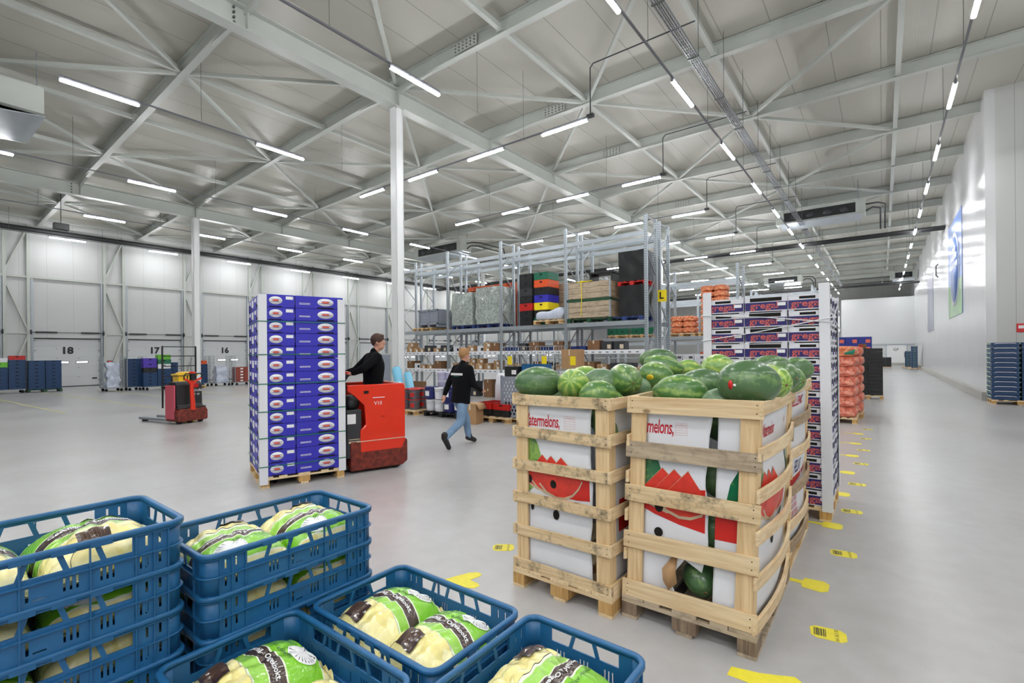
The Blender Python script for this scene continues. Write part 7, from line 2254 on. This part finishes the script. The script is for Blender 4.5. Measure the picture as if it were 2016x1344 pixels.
# roll cages behind the melons
def roll_cage(x, y, label, lab=True):
    t = thing('roll_cage', label, 'trolley', (x, y, 0), 0, 'empty roll cages before the racking')
    mm = MB(); mm.box(-0.35, 0.35, -0.4, 0.4, 0.14, 0.18); mm.build('base', MAT['galv'], t)
    for s in (-1, 1):
        mm = MB()
        mm.tube([(s * 0.34, -0.38, 0.18), (s * 0.34, -0.38, 1.88), (s * 0.34, -0.34, 1.93), (s * 0.34, 0.34, 1.93), (s * 0.34, 0.38, 1.88), (s * 0.34, 0.38, 0.18)], 0.014, 8)
        for yy in (-0.24, -0.08, 0.08, 0.24): mm.tube([(s * 0.34, yy, 0.18), (s * 0.34, yy, 1.93)], 0.009, 6)
        for zz in (0.75, 1.3): mm.tube([(s * 0.34, -0.38, zz), (s * 0.34, 0.38, zz)], 0.009, 6)
        mm.build('side_frame', MAT['mesh_w'], t)
    for a in (-0.28, 0.28):
        for b in (-0.33, 0.33):
            mm = MB(); mm.lathe([(0, -0.015), (0.06, -0.015), (0.06, 0.015), (0, 0.015)], 14, TR(a, b, 0.06) @ RX(PI / 2)); mm.box(a - 0.02, a + 0.02, b - 0.02, b + 0.02, 0.08, 0.14); mm.build('castor', MAT['rubber'], t)
    if lab:
        mm = MB(); mm.box(-0.08, 0.1, -0.42, -0.41, 1.35, 1.62); mm.build('paper_tag', MAT['signyellow'], t)
    return t


rc1 = roll_cage(-9.7, 12.9, 'empty roll cage with a paper tag, left of the yellow labelled carton')
rc2 = roll_cage(-8.35, 12.9, 'empty roll cage just left of the yellow labelled carton')
t = carton('brown_carton', MAT['card_b'], 0.55, 0.45, 0.6, 'signyellow'); t.location = (-7.55, 12.9, 1.22); tag(t, 'brown carton with a yellow label behind the melons')
t = thing('trolley_table', 'low steel trolley carrying the yellow labelled carton', 'trolley', (-7.55, 12.9, 0))
mm = MB(); mm.box(-0.4, 0.4, -0.3, 0.3, 1.18, 1.22)
for a in (-0.37, 0.37):
    for b in (-0.27, 0.27): mm.box(a - 0.02, a + 0.02, b - 0.02, b + 0.02, 0, 1.18)
mm.build('frame', MAT['galv'], t)
# ================================================================ trolleys and crates along the dock wall
lc = tag(simple_crate('plastic_crate', MAT['tealcrate'], 0.58, 0.38, 0.175, 'hole'), 'x', 'crate'); lcp = Proto(lc)
def trolley(x, y, rz, label, h=1.7, W=1.15, mesh=True):
    t = thing('roll_container', label, 'trolley', (x, y, 0), rz, 'roll containers at the dock doors')
    mm = MB(); mm.box(-W / 2, W / 2, -0.4, 0.4, 0.15, 0.19); mm.build('base', MAT['galv_d'], t)
    for a in (-W / 2 + 0.1, W / 2 - 0.1):
        for b in (-0.3, 0.3):
            mm = MB(); mm.lathe([(0, -0.02), (0.065, -0.02), (0.065, 0.02), (0, 0.02)], 12, TR(a, b, 0.065) @ RX(PI / 2)); mm.box(a - 0.02, a + 0.02, b - 0.02, b + 0.02, 0.1, 0.15); mm.build('castor', MAT['rubber'], t)
    if mesh:
        for s in (-1, 1):
            mm = MB(); xx = s * (W / 2 + 0.01)
            for yy in (-0.38, 0.38): mm.tube([(xx, yy, 0.19), (xx, yy, h)], 0.014, 6)
            for i in range(6): mm.tube([(xx, -0.3 + i * 0.12, 0.19), (xx, -0.3 + i * 0.12, h)], 0.006, 4, False)
            for i in range(9): mm.tube([(xx, -0.38, 0.25 + i * (h - 0.25) / 8), (xx, 0.38, 0.25 + i * (h - 0.25) / 8)], 0.006, 4, False)
            mm.build('wire_side', MAT['mesh_w'], t)
    return t


def crates_on(x, y, rz, z0, n, cols, nm, colour=None):
    """columns of crates across local x; the front looks to local -y"""
    for c in range(cols):
        for k in range(n[c] if isinstance(n, (list, tuple)) else n):
            dx = (c - (cols - 1) / 2) * 0.61
            p = (x + dx * math.cos(rz), y + dx * math.sin(rz), z0 + k * 0.177)
            lcp.put(p, rz, 'blue crate of %s, %s column, %s up' % (nm, ORD[c], ORD[k]), 'blue crates of ' + nm)


R90 = PI / 2     # fronts look toward +X
trolley(-33.4, 3.62, R90, 'trolley of blue crates cut by the left picture edge', mesh=False)
crates_on(-33.4, 3.62, R90, 0.192, [6, 8], 2, 'the trolley at the left edge')
o = simple_crate('plastic_crate', MAT['ygreen'], 0.56, 0.38, 0.24, 'hole'); o.location = (-33.4, 3.32, 0.192 + 6 * 0.177); o.rotation_euler = (0, 0, R90); tag(o, 'bright green crate on the left edge trolley', 'crate')
o = simple_crate('plastic_crate', MAT['lblwhite'], 0.56, 0.38, 0.2, None); o.location = (-33.4, 3.32, 0.192 + 6 * 0.177 + 0.242); o.rotation_euler = (0, 0, R90); tag(o, 'white crate above the green one on the left edge trolley', 'crate')
o = simple_crate('plastic_crate', MAT['redp'], 0.56, 0.38, 0.2, 'hole'); o.location = (-33.4, 3.925, 0.192 + 8 * 0.177); o.rotation_euler = (0, 0, R90); tag(o, 'red crate on top of the left edge trolley', 'crate')
pallet((-33.4, 4.88, 0), 0.8, 1.25, 'dark green pallet under the blue crates before door eighteen', ('greendark', 'greendark'), rz=R90, group='painted pallets')
crates_on(-33.2, 4.88, R90, 0.146, 8, 2, 'the square stack by door eighteen')
crates_on(-33.6, 4.88, R90, 0.146, 8, 2, 'the rear square stack by door eighteen')
# group between doors 18 and 17
trolley(-30.6, 6.95, R90, 'wire roll container with milky bags, left of the purple crates', W=0.8)
simple_block('film_bundle', 'crumpled pale film bundle in the left wire roll container', 'bundle', (-30.6, 6.95, 0.192), 0.5, 0.5, 1.2, MAT['clearfilm'], lumps=0.12, seed=6)
trolley(-30.3, 7.72, R90, 'wire roll container of blue crates beside the milky bags', W=0.62)
crates_on(-30.3, 7.72, R90, 0.192, 8, 1, 'the narrow wire roll container')
trolley(-29.8, 8.72 - 0.15, R90, 'trolley with purple and green crates on top', W=1.15, mesh=False)
crates_on(-29.8, 8.57, R90, 0.192, [4, 5], 2, 'the trolley with purple crates')
for i, (dy, z, m_, nm) in enumerate(((-0.305, 0.192 + 4 * 0.177, 'black', 'black'), (-0.305, 0.192 + 4 * 0.177 + 0.242, 'purple', 'lower purple'), (-0.305, 0.192 + 4 * 0.177 + 0.484, 'purple', 'upper purple'), (0.305, 0.192 + 5 * 0.177, 'lblwhite', 'white'), (0.305, 0.192 + 5 * 0.177 + 0.242, 'greenp', 'dark green'), (0.305, 0.192 + 5 * 0.177 + 0.484, 'ygreen', 'bright green'))):
    o = simple_crate('plastic_crate', MAT[m_], 0.56, 0.38, 0.24, 'hole'); o.location = (-29.8, 8.57 + dy, z); o.rotation_euler = (0, 0, R90); tag(o, '%s crate on the trolley before door seventeen' % nm, 'crate', 'mixed crates before door seventeen')
crates_on(-30.6, 9.45, R90, 0.146, 7, 1, 'the single column right of the purple crates')
pallet((-30.6, 9.45, 0), 0.8, 0.65, 'green pallet under the single column of blue crates', ('greendark', 'greendark'), rz=R90, group='painted pallets')
pallet((-29.4, 9.95, 0), 0.8, 1.3, 'small pallet with a few blue crates right of the trolleys', rz=R90, group='wooden pallets')
crates_on(-29.4, 9.95, R90, 0.146, [2, 2], 2, 'the low pallet behind the parked pallet truck')
# wire cages left of door 16
trolley(-30.6, 10.9, R90, 'roll container with blue crates and an orange top beside door sixteen', W=0.7)
crates_on(-30.6, 10.9, R90, 0.192, 6, 1, 'the roll container with an orange top')
o = simple_crate('plastic_crate', MAT['orangep'], 0.5, 0.38, 0.2, 'hole'); o.location = (-30.6, 10.9, 0.192 + 6 * 0.177); o.rotation_euler = (0, 0, R90); tag(o, 'orange crate topping a roll container near door sixteen', 'crate')
trolley(-30.4, 11.85, R90, 'nearly empty wire cage with clear film near door sixteen', W=0.9)
simple_block('film_bundle', 'greenish clear film bundle in the wire cage near door sixteen', 'bundle', (-30.4, 11.85, 0.192), 0.5, 0.6, 0.9, MAT['clearfilm'], lumps=0.1, seed=8)
trolley(-30.0, 12.85, R90, 'roll container with red brown cartons before door sixteen', W=1.0)
rp = Proto(carton('red_brown_carton', P('red_brown_print', (140, 58, 46), 0.5), 0.44, 0.5, 0.17, 'white', None))
for k in range(5):
    for i in (0, 1): rp.put((-29.95, 12.63 + i * 0.46, 0.192 + k * 0.172), R90, 'red brown carton in the roll container, %s column, %s up' % (('left', 'right')[i], ORD[k]), 'red brown cartons before door sixteen')
t = carton('tall_carton', MAT['card_b'], 0.3, 0.5, 1.15, None); t.location = (-30.0, 13.6, 0.0); t.rotation_euler = (0, 0, R90); tag(t, 'tall brown carton at the right of the dock trolleys')
# grey cabinet behind the driver
t = thing('steel_cabinet', 'pale grey cabinet behind the driver beside the tall column', 'cabinet', (-15.3, 11.6, 0), 0.6)
mm = MB(); mm.box(-0.55, 0.55, -0.3, 0.3, 0, 1.75); mm.build('cabinet_body', MAT['steel'], t, bevel=0.01)
mm = MB(); mm.box(-0.5, 0.0, -0.315, -0.3, 0.05, 1.7); mm.box(0.01, 0.5, -0.315, -0.3, 0.05, 1.7); mm.build('cabinet_door', MAT['greytote'], t)

# ================================================================ floor markings
def flat(name, poly, x, y, rz, mat, label, cat, group, z=0.0015):
    mm = MB(); mm.extr(poly, 0.0016)
    o = mm.build(name, mat); o.location = (x, y, z); o.rotation_euler = (0, 0, rz)
    return tag(o, label, cat, group)


for i, (x, y) in enumerate(((-33.0, 3.35), (-33.0, 4.2), (-29.2, 5.4), (-29.2, 7.3), (-29.2, 8.7))):
    flat('floor_line', [(0, -0.04), (14, -0.04), (14, 0.04), (0, 0.04)], -33.8 + i * 0.6, 2.6 + i * 2.1, 0.055, MAT['paleyellow'], 'worn yellow floor line of the dock lanes, %s from the left' % ORD[i], 'floor line', 'worn yellow dock lane lines')
oct_ = [(-0.085, -0.05), (-0.055, -0.075), (0.07, -0.07), (0.1, -0.04), (0.1, 0.045), (0.07, 0.075), (-0.06, 0.07), (-0.09, 0.04)]
def code_sticker(x, y, rz, label, text=None):
    t = thing('floor_sticker', label, 'sticker', (x, y, 0), rz, 'barcode stickers beside the pallets')
    mm = MB(); mm.extr(oct_, 0.0016, TR(0, 0, 0.0012)); mm.build('sticker_base', MAT['yellow'], t)
    mm = MB(); q = random.Random(3); xx = -0.07
    while xx < -0.005:
        w_ = q.choice([0.002, 0.004, 0.006]); mm.box(xx, xx + w_, -0.045, 0.045, 0.0021, 0.0026); xx += w_ + q.choice([0.002, 0.004])
    mm.build('barcode', MAT['ink'], t)
    mm = MB(); mm.mesh_in(text_mesh('AA 063 00', 0.032, 0), TR(0.05, 0, 0.0024) @ RZ(PI / 2)); mm.build('lettering', MAT['ink'], t)
    return t


ys = [3.48, 4.93, 6.28, 7.59, 8.99, 10.25, 11.6, 13.0]
for i, y in enumerate(ys):
    code_sticker(-0.28, y, 0.12, 'yellow barcode sticker in the aisle row, %s from the camera' % ORD[i])
code_sticker(-2.68, 3.33, 0.6, 'worn yellow barcode sticker left of the left melon crate')
blob = [(-0.16, -0.05), (-0.05, -0.06), (0.02, -0.075), (0.1, -0.09), (0.15, -0.06), (0.12, -0.02), (0.16, 0.05), (0.12, 0.085), (0.05, 0.06), (-0.03, 0.035), (-0.15, 0.02)]
for i, (x, y) in enumerate(((-0.50, 2.80),)):
    flat('floor_sticker', [(a * 1.1, b * 1.2) for a, b in blob], x, y, 0.1, MAT['yellow'], 'yellow arrow shaped floor mark at the bottom edge of the view', 'sticker', 'yellow floor marks')
heart = [(0.0, -0.16), (0.06, -0.08), (0.12, 0.02), (0.13, 0.08), (0.1, 0.12), (0.06, 0.11), (0.0, 0.04), (-0.06, 0.11), (-0.1, 0.12), (-0.13, 0.08), (-0.12, 0.02), (-0.06, -0.08)]
flat('floor_sticker', heart, -2.53, 2.68, -0.95, MAT['yellow'], 'heart shaped yellow mark on the floor left of the left melon crate', 'sticker', 'yellow floor marks')
for i, y in enumerate((4.15, 5.66, 6.97, 8.25, 9.6, 10.9, 12.2)):
    flat('floor_sticker', [(-0.24, -0.02), (-0.06, -0.03), (-0.05, -0.085), (0.07, -0.1), (0.11, -0.06), (0.11, 0.06), (0.07, 0.1), (-0.05, 0.085), (-0.06, 0.03), (-0.24, 0.02)], -0.43, y, 0.0, MAT['yellow'],
         'rounded yellow pointer mark at the pallet row, %s from the camera' % ORD[i], 'sticker', 'yellow pointer marks')
